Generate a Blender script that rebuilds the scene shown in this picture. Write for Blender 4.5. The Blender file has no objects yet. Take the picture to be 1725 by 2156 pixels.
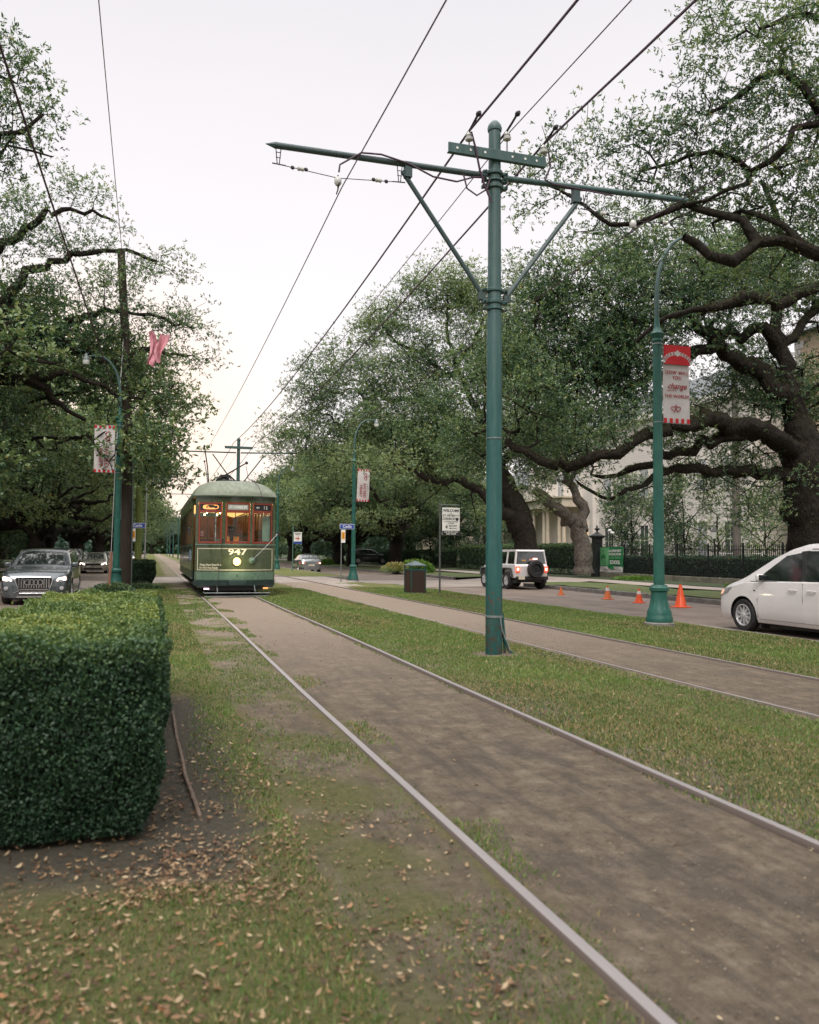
import bpy, bmesh, math, random
import numpy as np
from mathutils import Vector, Matrix

random.seed(7)
R = math.radians
scene = bpy.context.scene
COL = scene.collection
YAW, PITCH, ROLL, F = R(17.42), R(2.83), R(.38), 1725.0
CAM = Vector((0.0, 0.0, 1.4))
sy, cy, sp, cp = math.sin(YAW), math.cos(YAW), math.sin(PITCH), math.cos(PITCH)
FW = Vector((sy*cp, cy*cp, sp)); RT = Vector((cy, -sy, 0)); UP = Vector((-sy*sp, -cy*sp, cp))
RT, UP = RT*math.cos(ROLL)+UP*math.sin(ROLL), UP*math.cos(ROLL)-RT*math.sin(ROLL)

def ray(px, py):
    return FW + RT*((px-862.5)/F) + UP*((1078-py)/F)
def at(px, py, Z):                      # a point of the place at depth Z
    return CAM + ray(px, py)*Z
def onX(px, py, X):
    r = ray(px, py); return CAM + r*(X/r.x)

# ------------------------------------------------------------------ materials
MATS = {}
def new_mat(name):
    m = bpy.data.materials.new(name); m.use_nodes = True
    nt = m.node_tree; nt.nodes.clear()
    out = nt.nodes.new('ShaderNodeOutputMaterial')
    return m, nt, out
def node(nt, t, **kw):
    n = nt.nodes.new(t)
    for k, v in kw.items():
        if k.startswith('i_'):
            key = k[2:].replace('_', ' ')
            n.inputs[key].default_value = v
        else: setattr(n, k, v)
    return n
def lk(nt, a, b): nt.links.new(a, b)
def rgb(c): return (c[0], c[1], c[2], 1)
def ramp(nt, fac, stops, interp='LINEAR'):
    n = nt.nodes.new('ShaderNodeValToRGB'); n.color_ramp.interpolation = interp
    el = n.color_ramp.elements
    while len(el) > 1: el.remove(el[-1])
    el[0].position = stops[0][0]; el[0].color = rgb(stops[0][1])
    for p, c in stops[1:]:
        e = el.new(p); e.color = rgb(c)
    if fac is not None: lk(nt, fac, n.inputs[0])
    return n
def noise(nt, vec, scale, detail=4, rough=.55, dist=0):
    n = nt.nodes.new('ShaderNodeTexNoise'); n.inputs['Scale'].default_value = scale
    n.inputs['Detail'].default_value = detail; n.inputs['Roughness'].default_value = rough
    n.inputs['Distortion'].default_value = dist
    if vec is not None: lk(nt, vec, n.inputs['Vector'])
    return n
def mixc(nt, fac, a, b, mode='MIX'):
    n = nt.nodes.new('ShaderNodeMix'); n.data_type = 'RGBA'; n.blend_type = mode
    for s, v in ((0, fac), (6, a), (7, b)):
        if isinstance(v, (int, float)): n.inputs[s].default_value = v
        elif isinstance(v, tuple): n.inputs[s].default_value = rgb(v)
        else: lk(nt, v, n.inputs[s])
    return n.outputs[2]
def math_(nt, op, a, b=None, c=None, clamp=False):
    n = nt.nodes.new('ShaderNodeMath'); n.operation = op; n.use_clamp = clamp
    for i, v in enumerate((a, b, c)):
        if v is None: continue
        if isinstance(v, (int, float)): n.inputs[i].default_value = v
        else: lk(nt, v, n.inputs[i])
    return n.outputs[0]
def sstep(nt, x, lo, hi, a=0., b=1.):
    n = nt.nodes.new('ShaderNodeMapRange'); n.interpolation_type = 'SMOOTHSTEP'
    lk(nt, x, n.inputs[0])
    for i, v in ((1, lo), (2, hi), (3, a), (4, b)): n.inputs[i].default_value = v
    return n.outputs[0]
def pm(name, c1, c2=None, scale=6, rough=.5, metal=0, bump=0, bscale=None, coat=0, spec=.5, emit=None, estr=0, dirt=None, stretch=None, rvar=.1):
    """plain procedural surface: two tones through noise, rough variation, bump, grime"""
    if name in MATS: return MATS[name]
    m, nt, out = new_mat(name)
    b = node(nt, 'ShaderNodeBsdfPrincipled')
    tc = node(nt, 'ShaderNodeTexCoord'); vec = tc.outputs['Object']
    if stretch:
        mp = node(nt, 'ShaderNodeMapping'); mp.inputs['Scale'].default_value = stretch
        lk(nt, vec, mp.inputs['Vector']); vec = mp.outputs[0]
    n = noise(nt, vec, scale, 5, .6)
    c2 = c2 or tuple(x*.8 for x in c1)
    col = mixc(nt, sstep(nt, n.outputs['Fac'], .35, .65), c1, c2)
    if dirt:
        n2 = noise(nt, vec, scale*.31+1.3, 6, .7)
        col = mixc(nt, sstep(nt, n2.outputs['Fac'], .52, .72, 0, .7), col, dirt)
    lk(nt, col, b.inputs['Base Color'])
    lk(nt, sstep(nt, n.outputs['Fac'], .3, .7, max(0.02, rough-rvar), min(1, rough+rvar)), b.inputs['Roughness'])
    b.inputs['Metallic'].default_value = metal
    b.inputs['Coat Weight'].default_value = coat
    b.inputs['Coat Roughness'].default_value = .06
    b.inputs['Specular IOR Level'].default_value = spec
    if bump:
        bp = node(nt, 'ShaderNodeBump'); bp.inputs['Strength'].default_value = bump; bp.inputs['Distance'].default_value = .02
        nb = noise(nt, vec, bscale or scale*4, 6, .65)
        lk(nt, nb.outputs['Fac'], bp.inputs['Height']); lk(nt, bp.outputs[0], b.inputs['Normal'])
    if emit:
        b.inputs['Emission Color'].default_value = rgb(emit); b.inputs['Emission Strength'].default_value = estr
    lk(nt, b.outputs[0], out.inputs['Surface'])
    MATS[name] = m
    return m

def leaf_mat(name, stops, trans=.25, rough=.45, haze=None):
    m, nt, out = new_mat(name)
    at_ = node(nt, 'ShaderNodeAttribute', attribute_name='tone')
    cr = ramp(nt, at_.outputs['Fac'], stops)
    b = node(nt, 'ShaderNodeBsdfPrincipled'); lk(nt, cr.outputs[0], b.inputs['Base Color'])
    b.inputs['Roughness'].default_value = rough; b.inputs['Specular IOR Level'].default_value = .45
    t = node(nt, 'ShaderNodeBsdfTranslucent')
    lk(nt, mixc(nt, 1.0, cr.outputs[0], (1.3, 1.35, .75), 'MULTIPLY'), t.inputs['Color'])
    mx = node(nt, 'ShaderNodeMixShader'); mx.inputs[0].default_value = trans
    lk(nt, b.outputs[0], mx.inputs[1]); lk(nt, t.outputs[0], mx.inputs[2]); lk(nt, mx.outputs[0], out.inputs['Surface'])
    return m

M = {}
def pole_mat():
    m, nt, out = new_mat('teal_painted_pole'); tc = node(nt, 'ShaderNodeTexCoord'); v = tc.outputs['Object']; sep = node(nt, 'ShaderNodeSeparateXYZ'); lk(nt, v, sep.inputs[0])
    mp = node(nt, 'ShaderNodeMapping'); mp.inputs['Scale'].default_value = (6, 6, .8); lk(nt, v, mp.inputs[0])
    n = noise(nt, mp.outputs[0], 2.2, 6, .65); n2 = noise(nt, v, 9, 6, .7)
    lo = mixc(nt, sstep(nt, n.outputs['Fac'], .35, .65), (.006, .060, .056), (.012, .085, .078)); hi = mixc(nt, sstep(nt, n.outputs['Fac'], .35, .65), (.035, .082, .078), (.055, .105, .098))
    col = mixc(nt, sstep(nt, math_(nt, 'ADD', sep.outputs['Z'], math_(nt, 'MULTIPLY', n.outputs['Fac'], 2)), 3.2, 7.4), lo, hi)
    col = mixc(nt, sstep(nt, n2.outputs['Fac'], .60, .74, 0, .8), col, (.020, .035, .030))
    col = mixc(nt, math_(nt, 'MULTIPLY', sstep(nt, sep.outputs['Z'], 1.0, .1), sstep(nt, n2.outputs['Fac'], .45, .62)), col, (.05, .035, .022))
    b = node(nt, 'ShaderNodeBsdfPrincipled'); lk(nt, col, b.inputs['Base Color']); lk(nt, sstep(nt, n2.outputs['Fac'], .3, .7, .3, .6), b.inputs['Roughness'])
    bp = node(nt, 'ShaderNodeBump'); bp.inputs['Strength'].default_value = .15; bp.inputs['Distance'].default_value = .01; lk(nt, n2.outputs['Fac'], bp.inputs['Height']); lk(nt, bp.outputs[0], b.inputs['Normal'])
    lk(nt, b.outputs[0], out.inputs['Surface']); return m
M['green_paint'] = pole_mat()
M['green_cast'] = pm('green_cast_iron', (.012, .085, .068), (.020, .11, .085), 5, .45, 0, .1, 40, dirt=(.03, .055, .042))
M['arm_paint'] = pm('grey_green_arm_paint', (.035, .065, .068), (.05, .082, .08), 5, .5, 0, .1, 30, dirt=(.05, .06, .055))
M['dark_iron'] = pm('dark_iron', (.02, .022, .022), (.03, .03, .03), 8, .5)
M['black_iron'] = pm('black_painted_iron', (.008, .011, .011), (.014, .018, .018), 6, .4)
M['cable'] = pm('dark_cable', (.055, .022, .045), (.065, .028, .05), 8, .6)
M['cable_pink'] = pm('weathered_copper_wire', (.20, .13, .13), (.25, .17, .16), 8, .5)
M['cable_pale'] = pm('galvanised_strand', (.42, .42, .42), (.35, .35, .36), 8, .4, .4)
M['porcelain'] = pm('white_porcelain', (.6, .6, .58), (.5, .5, .48), 8, .25)
M['rubber'] = pm('tyre_rubber', (.012, .012, .013), (.02, .02, .02), 10, .75, 0, .2, 60)
M['glass_dark'] = pm('dark_glass', (.008, .012, .013), (.012, .018, .018), 2, .05, 0, 0, spec=1.0, coat=1, rvar=.02)
M['glass_clear'] = None
M['chrome'] = pm('chrome', (.75, .75, .76), (.65, .65, .66), 8, .15, 1)
M['alloy'] = pm('alloy_wheel', (.62, .62, .64), (.52, .52, .54), 8, .3, .35)
M['black_plastic'] = pm('black_plastic', (.012, .013, .014), (.02, .021, .022), 10, .5)
M['white_cloth'] = pm('white_banner_cloth', (.62, .58, .58), (.56, .53, .53), 3, .85, 0, .2, 12, dirt=(.48, .46, .46))
M['red_cloth'] = pm('red_print', (.55, .02, .03), (.48, .018, .025), 3, .8)
M['red_ink'] = pm('dark_red_ink', (.35, .02, .035), (.30, .02, .03), 3, .8)
M['grey_ink'] = pm('grey_ink', (.3, .22, .23), (.26, .2, .2), 3, .8)
M['black_ink'] = pm('black_ink', (.015, .016, .018), (.02, .02, .02), 3, .7)
M['white_ink'] = pm('white_print', (.78, .77, .74), (.7, .7, .68), 3, .7)
M['cream_line'] = pm('cream_lining_paint', (.72, .68, .5), (.66, .62, .45), 6, .5)
M['orange_plastic'] = pm('orange_plastic', (.85, .10, .018), (.75, .08, .015), 5, .45, dirt=(.5, .09, .03))
M['galv'] = pm('galvanised_post', (.22, .25, .25), (.17, .2, .2), 6, .5, .5)
M['green_post'] = pm('green_channel_post', (.10, .20, .16), (.08, .17, .13), 6, .5)

# ------------------------------------------------------------------ mesh builder
class MB:
    def __init__(s): s.v = []; s.f = []
    def add(s, vs, fs):
        o = len(s.v); s.v += [tuple(v) for v in vs]; s.f += [tuple(i+o for i in f) for f in fs]; return s
    def box(s, x0, x1, y0, y1, z0, z1):
        return s.add([(x0,y0,z0),(x1,y0,z0),(x1,y1,z0),(x0,y1,z0),(x0,y0,z1),(x1,y0,z1),(x1,y1,z1),(x0,y1,z1)],
                     [(0,3,2,1),(4,5,6,7),(0,1,5,4),(1,2,6,5),(2,3,7,6),(3,0,4,7)])
    def tube(s, pts, r, n=8, cap=True):
        pts = [Vector(p) for p in pts]; m = len(pts)
        rs = r if isinstance(r, (list, tuple)) else [r]*m
        vs = []; up = None
        for i, p in enumerate(pts):
            t = (pts[min(i+1, m-1)]-pts[max(i-1, 0)])
            if t.length < 1e-9: t = Vector((0, 0, 1))
            t.normalize()
            if up is None:
                up = Vector((0, 0, 1)) if abs(t.z) < .9 else Vector((1, 0, 0))
            a = t.cross(up)
            if a.length < 1e-6: a = t.cross(Vector((0, 1, 0)))
            a.normalize(); b = a.cross(t); up = b
            for k in range(n):
                q = 2*math.pi*k/n
                vs.append(p + (a*math.cos(q)+b*math.sin(q))*rs[i])
        fs = []
        for i in range(m-1):
            for k in range(n):
                k2 = (k+1) % n
                fs.append((i*n+k, i*n+k2, (i+1)*n+k2, (i+1)*n+k))
        if cap: fs += [tuple(range(n))[::-1], tuple((m-1)*n+k for k in range(n))]
        return s.add(vs, fs)
    def lathe(s, prof, cx=0, cy=0, cz=0, n=20, flute=0, axis='z', fz=(0, 0), cap=True):
        vs = []
        for (r, z) in prof:
            for k in range(n):
                q = 2*math.pi*k/n
                rr = r
                if flute and fz[0] <= z <= fz[1]: rr = r*(1-flute*(k % 2))
                a, b = rr*math.cos(q), rr*math.sin(q)
                if axis == 'z': vs.append((cx+a, cy+b, cz+z))
                elif axis == 'y': vs.append((cx+a, cy+z, cz-b))
                else: vs.append((cx+z, cy+a, cz+b))
        fs = []
        for i in range(len(prof)-1):
            for k in range(n):
                k2 = (k+1) % n; fs.append((i*n+k, i*n+k2, (i+1)*n+k2, (i+1)*n+k))
        if cap: fs += [tuple(range(n))[::-1], tuple((len(prof)-1)*n+k for k in range(n))]
        return s.add(vs, fs)
    def prism(s, poly, axis, a, b):
        """poly of 2-D points extruded along axis from a to b"""
        n = len(poly)
        def P(p, t):
            if axis == 'x': return (t, p[0], p[1])
            if axis == 'y': return (p[0], t, p[1])
            return (p[0], p[1], t)
        vs = [P(p, a) for p in poly]+[P(p, b) for p in poly]
        fs = [tuple(range(n))[::-1], tuple(range(n, 2*n))]
        for k in range(n): fs.append((k, (k+1) % n, n+(k+1) % n, n+k))
        return s.add(vs, fs)
    def sphere(s, c, r, n=12, m=8, sx=1, sy_=1, sz=1):
        prof = [(max(1e-4, r*math.sin(math.pi*i/m)), -r*math.cos(math.pi*i/m)) for i in range(m+1)]
        o = len(s.v); s.lathe(prof, 0, 0, 0, n)
        for i in range(o, len(s.v)):
            x, y, z = s.v[i]; s.v[i] = (c[0]+x*sx, c[1]+y*sy_, c[2]+z*sz)
        return s
    def grid(s, fn, nu, nv, flip=False):
        vs = [fn(i/nu, j/nv) for j in range(nv+1) for i in range(nu+1)]
        fs = []
        for j in range(nv):
            for i in range(nu):
                a = j*(nu+1)+i; q = (a, a+1, a+nu+2, a+nu+1)
                fs.append(q[::-1] if flip else q)
        return s.add(vs, fs)
    def xf(s, mat):
        s.v = [tuple(mat @ Vector(v)) for v in s.v]; return s
    def build(s, name, mat, parent=None, smooth=False, bevel=0, loc=None, sub=0, fixn=True):
        me = bpy.data.meshes.new(name); me.from_pydata(s.v, [], s.f)
        if fixn:
            bm = bmesh.new(); bm.from_mesh(me)
            bmesh.ops.recalc_face_normals(bm, faces=bm.faces)
            bm.to_mesh(me); bm.free()
        o = bpy.data.objects.new(name, me); COL.objects.link(o)
        if mat: me.materials.append(mat)
        if smooth:
            me.shade_smooth()
            me.set_sharp_from_angle(angle=R(38))
        if bevel:
            b = o.modifiers.new('bevel', 'BEVEL'); b.width = bevel; b.segments = 2; b.limit_method = 'ANGLE'; b.angle_limit = R(35)
        if sub:
            b = o.modifiers.new('sub', 'SUBSURF'); b.levels = sub; b.render_levels = sub
        if parent: o.parent = parent
        if loc is not None: o.location = loc
        return o

def tag(o, label=None, cat=None, group=None, kind=None):
    if label: o['label'] = label
    if cat: o['category'] = cat
    if group: o['group'] = group
    if kind: o['kind'] = kind
    return o
def empty(name, loc=(0, 0, 0), rz=0):
    o = bpy.data.objects.new(name, None); COL.objects.link(o); o.location = loc; o.rotation_euler = (0, 0, rz)
    o.empty_display_size = .2
    return o
def kids(o): return [c for c in bpy.data.objects if c.parent is o]
def copy_tree(o, parent=None):
    c = o.copy(); COL.objects.link(c)
    if parent: c.parent = parent
    for ch in kids(o): copy_tree(ch, c)
    return c

def text(body, size, mat, parent, loc, rot=(R(90), 0, 0), name='lettering', bold=0, shear=0, sx=1, align='CENTER', ext=.0015, space=1):
    cu = bpy.data.curves.new(name, 'FONT'); cu.body = body; cu.size = size; cu.align_x = align; cu.align_y = 'CENTER'
    cu.extrude = ext; cu.offset = bold; cu.shear = shear; cu.space_character = space; cu.resolution_u = 3
    t = bpy.data.objects.new(name, cu); COL.objects.link(t)
    bpy.context.view_layer.update()
    me = bpy.data.meshes.new_from_object(t.evaluated_get(bpy.context.evaluated_depsgraph_get()))
    bpy.data.objects.remove(t); bpy.data.curves.remove(cu)
    o = bpy.data.objects.new(name, me); COL.objects.link(o)
    me.materials.clear(); me.materials.append(mat)
    o.parent = parent; o.location = loc; o.rotation_euler = rot; o.scale = (sx, 1, 1)
    return o

def np_mesh(name, verts, faces4, mat, tone=None, parent=None):
    """fast mesh out of numpy arrays: verts (n,3), quads (m,4)"""
    me = bpy.data.meshes.new(name)
    n, m, k = len(verts), len(faces4), faces4.shape[1]
    me.vertices.add(n); me.vertices.foreach_set('co', np.ascontiguousarray(verts, dtype=np.float32).ravel())
    me.loops.add(m*k); me.loops.foreach_set('vertex_index', np.ascontiguousarray(faces4, dtype=np.int32).ravel())
    me.polygons.add(m); me.polygons.foreach_set('loop_start', np.arange(0, m*k, k, dtype=np.int32))
    me.update(calc_edges=True)
    if tone is not None:
        a = me.attributes.new('tone', 'FLOAT', 'FACE'); a.data.foreach_set('value', tone.astype(np.float32))
    if mat: me.materials.append(mat)
    o = bpy.data.objects.new(name, me); COL.objects.link(o)
    if parent: o.parent = parent
    return o

def unit(a): return a/np.maximum(np.linalg.norm(a, axis=1, keepdims=True), 1e-9)
def leaf_quads(c, d, nrm, L, Wd):
    """rhombic leaves: centre c, axis d, normal nrm, length L, width Wd (arrays)"""
    s = unit(np.cross(nrm, d)); L = L[:, None]; Wd = Wd[:, None]
    v = np.stack([c-d*L*.5, c+s*Wd*.5+nrm*Wd*.12, c+d*L*.5, c-s*Wd*.5+nrm*Wd*.12], axis=1).reshape(-1, 3)
    f = np.arange(len(c)*4).reshape(-1, 4)
    return v, f
# ------------------------------------------------------------------ world, sun, camera
def make_world():
    w = bpy.data.worlds.new("World"); scene.world = w; w.use_nodes = True
    nt = w.node_tree; nt.nodes.clear()
    out = node(nt, 'ShaderNodeOutputWorld')
    sky = node(nt, 'ShaderNodeTexSky', sky_type='NISHITA'); sky.sun_disc = False
    sky.sun_elevation = R(48); sky.sun_rotation = R(205); sky.air_density = 1.2; sky.dust_density = 3
    bs = node(nt, 'ShaderNodeBackground'); bs.inputs['Strength'].default_value = .05
    lk(nt, sky.outputs[0], bs.inputs['Color'])
    # thin high cloud deck over that sky: pale, slightly pink, warm low down towards the set sun
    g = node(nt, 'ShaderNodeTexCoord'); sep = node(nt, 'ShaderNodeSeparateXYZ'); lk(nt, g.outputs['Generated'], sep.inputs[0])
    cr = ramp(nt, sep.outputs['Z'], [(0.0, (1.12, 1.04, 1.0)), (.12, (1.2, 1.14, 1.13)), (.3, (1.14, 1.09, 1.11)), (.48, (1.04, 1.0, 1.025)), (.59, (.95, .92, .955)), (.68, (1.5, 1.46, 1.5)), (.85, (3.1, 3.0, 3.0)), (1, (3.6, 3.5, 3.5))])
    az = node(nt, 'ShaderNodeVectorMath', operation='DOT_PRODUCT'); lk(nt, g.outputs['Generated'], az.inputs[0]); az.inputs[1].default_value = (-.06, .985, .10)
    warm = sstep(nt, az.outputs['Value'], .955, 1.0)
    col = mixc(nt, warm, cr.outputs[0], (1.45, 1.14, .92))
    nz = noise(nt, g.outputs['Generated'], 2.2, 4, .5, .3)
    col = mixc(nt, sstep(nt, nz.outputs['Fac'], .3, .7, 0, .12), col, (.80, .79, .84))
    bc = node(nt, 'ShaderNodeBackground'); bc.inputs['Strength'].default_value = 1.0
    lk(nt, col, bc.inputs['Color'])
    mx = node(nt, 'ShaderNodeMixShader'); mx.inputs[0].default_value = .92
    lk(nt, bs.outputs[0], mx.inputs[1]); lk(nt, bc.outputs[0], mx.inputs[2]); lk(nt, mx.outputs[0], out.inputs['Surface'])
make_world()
sun = bpy.data.lights.new('sun', 'SUN'); sun.energy = 2.1; sun.angle = R(24); sun.color = (1, .93, .84)
so = bpy.data.objects.new('sun', sun); COL.objects.link(so)
so.rotation_euler = Vector((math.sin(R(25))*.67, math.cos(R(25))*.67, -.743)).to_track_quat('-Z', 'Y').to_euler()

cam = bpy.data.cameras.new('camera'); co = bpy.data.objects.new('camera', cam); COL.objects.link(co)
cam.sensor_fit = 'HORIZONTAL'; cam.sensor_width = 24; cam.lens = 24; cam.clip_start = .05; cam.clip_end = 4000
co.location = CAM; co.rotation_euler = Matrix((RT, UP, -FW)).transposed().to_euler()
cam.dof.use_dof = True; cam.dof.focus_distance = 22; cam.dof.aperture_fstop = 2.2
scene.camera = co
scene.view_settings.view_transform = 'Standard'; scene.view_settings.look = 'None'; scene.view_settings.exposure = 0
cc = scene.cycles
cc.use_denoising = True
try: cc.denoiser = 'OPENIMAGEDENOISE'
except Exception: pass
cc.max_bounces = 6; cc.diffuse_bounces = 3; cc.glossy_bounces = 3; cc.transmission_bounces = 4; cc.transparent_max_bounces = 8
cc.caustics_reflective = False; cc.caustics_refractive = False; cc.sample_clamp_indirect = 4
cc.use_adaptive_sampling = True; cc.adaptive_threshold = .02

# ------------------------------------------------------------------ ground
RAILS = [1.475, 3.06, 5.56, 7.14]
def wpos(nt):
    g = node(nt, 'ShaderNodeNewGeometry'); return g.outputs['Position']
def mat_median():
    m, nt, out = new_mat('median_grass_and_dirt')
    p = wpos(nt); sep = node(nt, 'ShaderNodeSeparateXYZ'); lk(nt, p, sep.inputs[0]); X, Y = sep.outputs['X'], sep.outputs['Y']
    n1 = noise(nt, p, .8, 5, .6); n2 = noise(nt, p, 5, 6, .65); n3 = noise(nt, p, 40, 5, .7); n4 = noise(nt, p, 160, 3, .7)
    nn = math_(nt, 'ADD', math_(nt, 'MULTIPLY', math_(nt, 'SUBTRACT', n1.outputs['Fac'], .5), .9), math_(nt, 'MULTIPLY', math_(nt, 'SUBTRACT', n2.outputs['Fac'], .5), .55))
    def band(c, hw):   # 1 inside the track bed, 0 in the grass, with ragged edges
        d = math_(nt, 'ABSOLUTE', math_(nt, 'SUBTRACT', X, c))
        return sstep(nt, math_(nt, 'ADD', d, nn), hw+.10, hw-.06)
    bed = math_(nt, 'MAXIMUM', band(2.27, .80), band(6.32, .92))
    n5_ = noise(nt, p, 1.1, 4, .6)
    # bare strip beside the near hedge and beside the left rail
    b2 = math_(nt, 'MULTIPLY', band(1.08, .34), sstep(nt, n1.outputs['Fac'], .38, .56))
    b2 = math_(nt, 'MAXIMUM', b2, math_(nt, 'MULTIPLY', band(3.35, .22), sstep(nt, n5_.outputs['Fac'], .45, .6)))
    hx = math_(nt, 'ABSOLUTE', math_(nt, 'SUBTRACT', X, .12)); hy = sstep(nt, math_(nt, 'ADD', Y, nn), 3.45, 3.9)
    hy2 = sstep(nt, math_(nt, 'ADD', Y, nn), 8.6, 8.2)
    b3 = math_(nt, 'MULTIPLY', math_(nt, 'MULTIPLY', sstep(nt, math_(nt, 'ADD', X, nn), .66, .38), hy), hy2)
    fx = math_(nt, 'SUBTRACT', X, 4.57); fy = math_(nt, 'SUBTRACT', Y, 10.55); fd = math_(nt, 'SQRT', math_(nt, 'ADD', math_(nt, 'MULTIPLY', fx, fx), math_(nt, 'MULTIPLY', fy, fy)))
    foot = sstep(nt, math_(nt, 'ADD', fd, math_(nt, 'MULTIPLY', nn, .5)), .42, .22)
    b2 = math_(nt, 'MAXIMUM', b2, foot)
    bare = math_(nt, 'MAXIMUM', bed, math_(nt, 'MAXIMUM', b2, b3), clamp=True)
    dirt = ramp(nt, n2.outputs['Fac'], [(.25, (.11, .088, .062)), (.5, (.20, .160, .115)), (.72, (.32, .26, .19))])
    n5 = noise(nt, p, 1.4, 4, .6)
    dcol = mixc(nt, sstep(nt, n5.outputs['Fac'], .50, .70, 0, .6), dirt.outputs[0], (.085, .075, .066))
    n6 = noise(nt, p, 14, 6, .75, .4)
    dcol = mixc(nt, sstep(nt, n6.outputs['Fac'], .50, .72, 0, .7), dcol, (.055, .045, .036))
    dcol = mixc(nt, sstep(nt, n6.outputs['Fac'], .46, .28, 0, .5), dcol, (.36, .30, .24))
    mpr = node(nt, 'ShaderNodeMapping'); mpr.inputs['Scale'].default_value = (3.2, .35, 1); lk(nt, p, mpr.inputs[0]); n7 = noise(nt, mpr.outputs[0], 2.4, 6, .7)
    dcol = mixc(nt, sstep(nt, n7.outputs['Fac'], .44, .66, 0, .75), dcol, (.10, .085, .068))
    nearY = sstep(nt, Y, 18, 5)
    dcol = mixc(nt, math_(nt, 'SUBTRACT', 1, nearY), dcol, mixc(nt, n3.outputs['Fac'], (.42, .34, .265), (.24, .19, .15)))
    dcol = mixc(nt, sstep(nt, n4.outputs['Fac'], .45, .7, 0, .5), dcol, (.07, .055, .045))
    dcol = mixc(nt, b3, dcol, mixc(nt, n3.outputs['Fac'], (.050, .047, .036), (.125, .112, .084)))
    gr = ramp(nt, n3.outputs['Fac'], [(.2, (.05, .065, .018)), (.45, (.11, .14, .036)), (.62, (.16, .185, .055)), (.8, (.26, .21, .10))])
    dry = mixc(nt, sstep(nt, n1.outputs['Fac'], .45, .62, 0, .65), gr.outputs[0], mixc(nt, n3.outputs['Fac'], (.17, .125, .06), (.25, .20, .12)))
    n8 = noise(nt, p, 22, 7, .8)
    thatch = mixc(nt, sstep(nt, n8.outputs['Fac'], .38, .62), mixc(nt, n3.outputs['Fac'], (.05, .048, .022), (.105, .098, .05)), mixc(nt, n4.outputs['Fac'], (.10, .075, .04), (.24, .19, .11)))
    dry = mixc(nt, math_(nt, 'MULTIPLY', sstep(nt, Y, 16, 6), .55), dry, thatch)
    dcol = mixc(nt, sstep(nt, n8.outputs['Fac'], .52, .68, 0, .55), dcol, (.06, .05, .036))
    col = mixc(nt, bare, dry, dcol)
    b = node(nt, 'ShaderNodeBsdfPrincipled'); lk(nt, col, b.inputs['Base Color']); b.inputs['Roughness'].default_value = .9
    b.inputs['Specular IOR Level'].default_value = .2
    hgt = math_(nt, 'ADD', math_(nt, 'MULTIPLY', n3.outputs['Fac'], .6), math_(nt, 'MULTIPLY', n4.outputs['Fac'], .5))
    bp = node(nt, 'ShaderNodeBump'); bp.inputs['Strength'].default_value = .9; bp.inputs['Distance'].default_value = .035
    lk(nt, hgt, bp.inputs['Height']); lk(nt, bp.outputs[0], b.inputs['Normal']); lk(nt, b.outputs[0], out.inputs['Surface'])
    return m
def mat_lawn(name, a=(.05, .075, .02), c=(.09, .12, .035), d=(.13, .10, .05)):
    m, nt, out = new_mat(name); p = wpos(nt)
    n1 = noise(nt, p, .5, 5, .6); n3 = noise(nt, p, 14, 6, .7)
    gr = ramp(nt, n3.outputs['Fac'], [(.25, a), (.6, c), (.8, d)])
    col = mixc(nt, sstep(nt, n1.outputs['Fac'], .5, .7, 0, .7), gr.outputs[0], d)
    b = node(nt, 'ShaderNodeBsdfPrincipled'); lk(nt, col, b.inputs['Base Color']); b.inputs['Roughness'].default_value = .95
    bp = node(nt, 'ShaderNodeBump'); bp.inputs['Strength'].default_value = .8; bp.inputs['Distance'].default_value = .05
    lk(nt, n3.outputs['Fac'], bp.inputs['Height']); lk(nt, bp.outputs[0], b.inputs['Normal']); lk(nt, b.outputs[0], out.inputs['Surface'])
    return m
def mat_road(name, c1, c2, c3):
    m, nt, out = new_mat(name); p = wpos(nt)
    mp = node(nt, 'ShaderNodeMapping'); mp.inputs['Scale'].default_value = (1.6, .12, 1); lk(nt, p, mp.inputs[0])
    n1 = noise(nt, mp.outputs[0], 1.2, 5, .6); n2 = noise(nt, p, .7, 5, .6); n3 = noise(nt, p, 60, 4, .7)
    col = mixc(nt, sstep(nt, n1.outputs['Fac'], .35, .65), c1, c2)
    col = mixc(nt, sstep(nt, n2.outputs['Fac'], .5, .7, 0, .6), col, c3)
    col = mixc(nt, sstep(nt, n3.outputs['Fac'], .4, .7, 0, .35), col, tuple(x*.5 for x in c1))
    # slab joints across the street
    sep = node(nt, 'ShaderNodeSeparateXYZ'); lk(nt, p, sep.inputs[0])
    fr = math_(nt, 'FRACT', math_(nt, 'MULTIPLY', sep.outputs['Y'], 1/4.6))
    j = math_(nt, 'LESS_THAN', fr, .012)
    col = mixc(nt, math_(nt, 'MULTIPLY', j, .7), col, (.03, .028, .027))
    b = node(nt, 'ShaderNodeBsdfPrincipled'); lk(nt, col, b.inputs['Base Color'])
    lk(nt, sstep(nt, n2.outputs['Fac'], .3, .7, .5, .75), b.inputs['Roughness'])
    bp = node(nt, 'ShaderNodeBump'); bp.inputs['Strength'].default_value = .4; bp.inputs['Distance'].default_value = .01
    lk(nt, n3.outputs['Fac'], bp.inputs['Height']); lk(nt, bp.outputs[0], b.inputs['Normal']); lk(nt, b.outputs[0], out.inputs['Surface'])
    return m
M['median'] = mat_median()
M['lawn'] = mat_lawn('verge_lawn'); M['lawn_dark'] = mat_lawn('shaded_lawn', (.02, .035, .012), (.04, .06, .02), (.06, .05, .03))  # second is a darker copy of the lawn, shade put into its colours
M['road'] = mat_road('worn_street', (.215, .165, .13), (.15, .118, .097), (.11, .086, .07))
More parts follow.
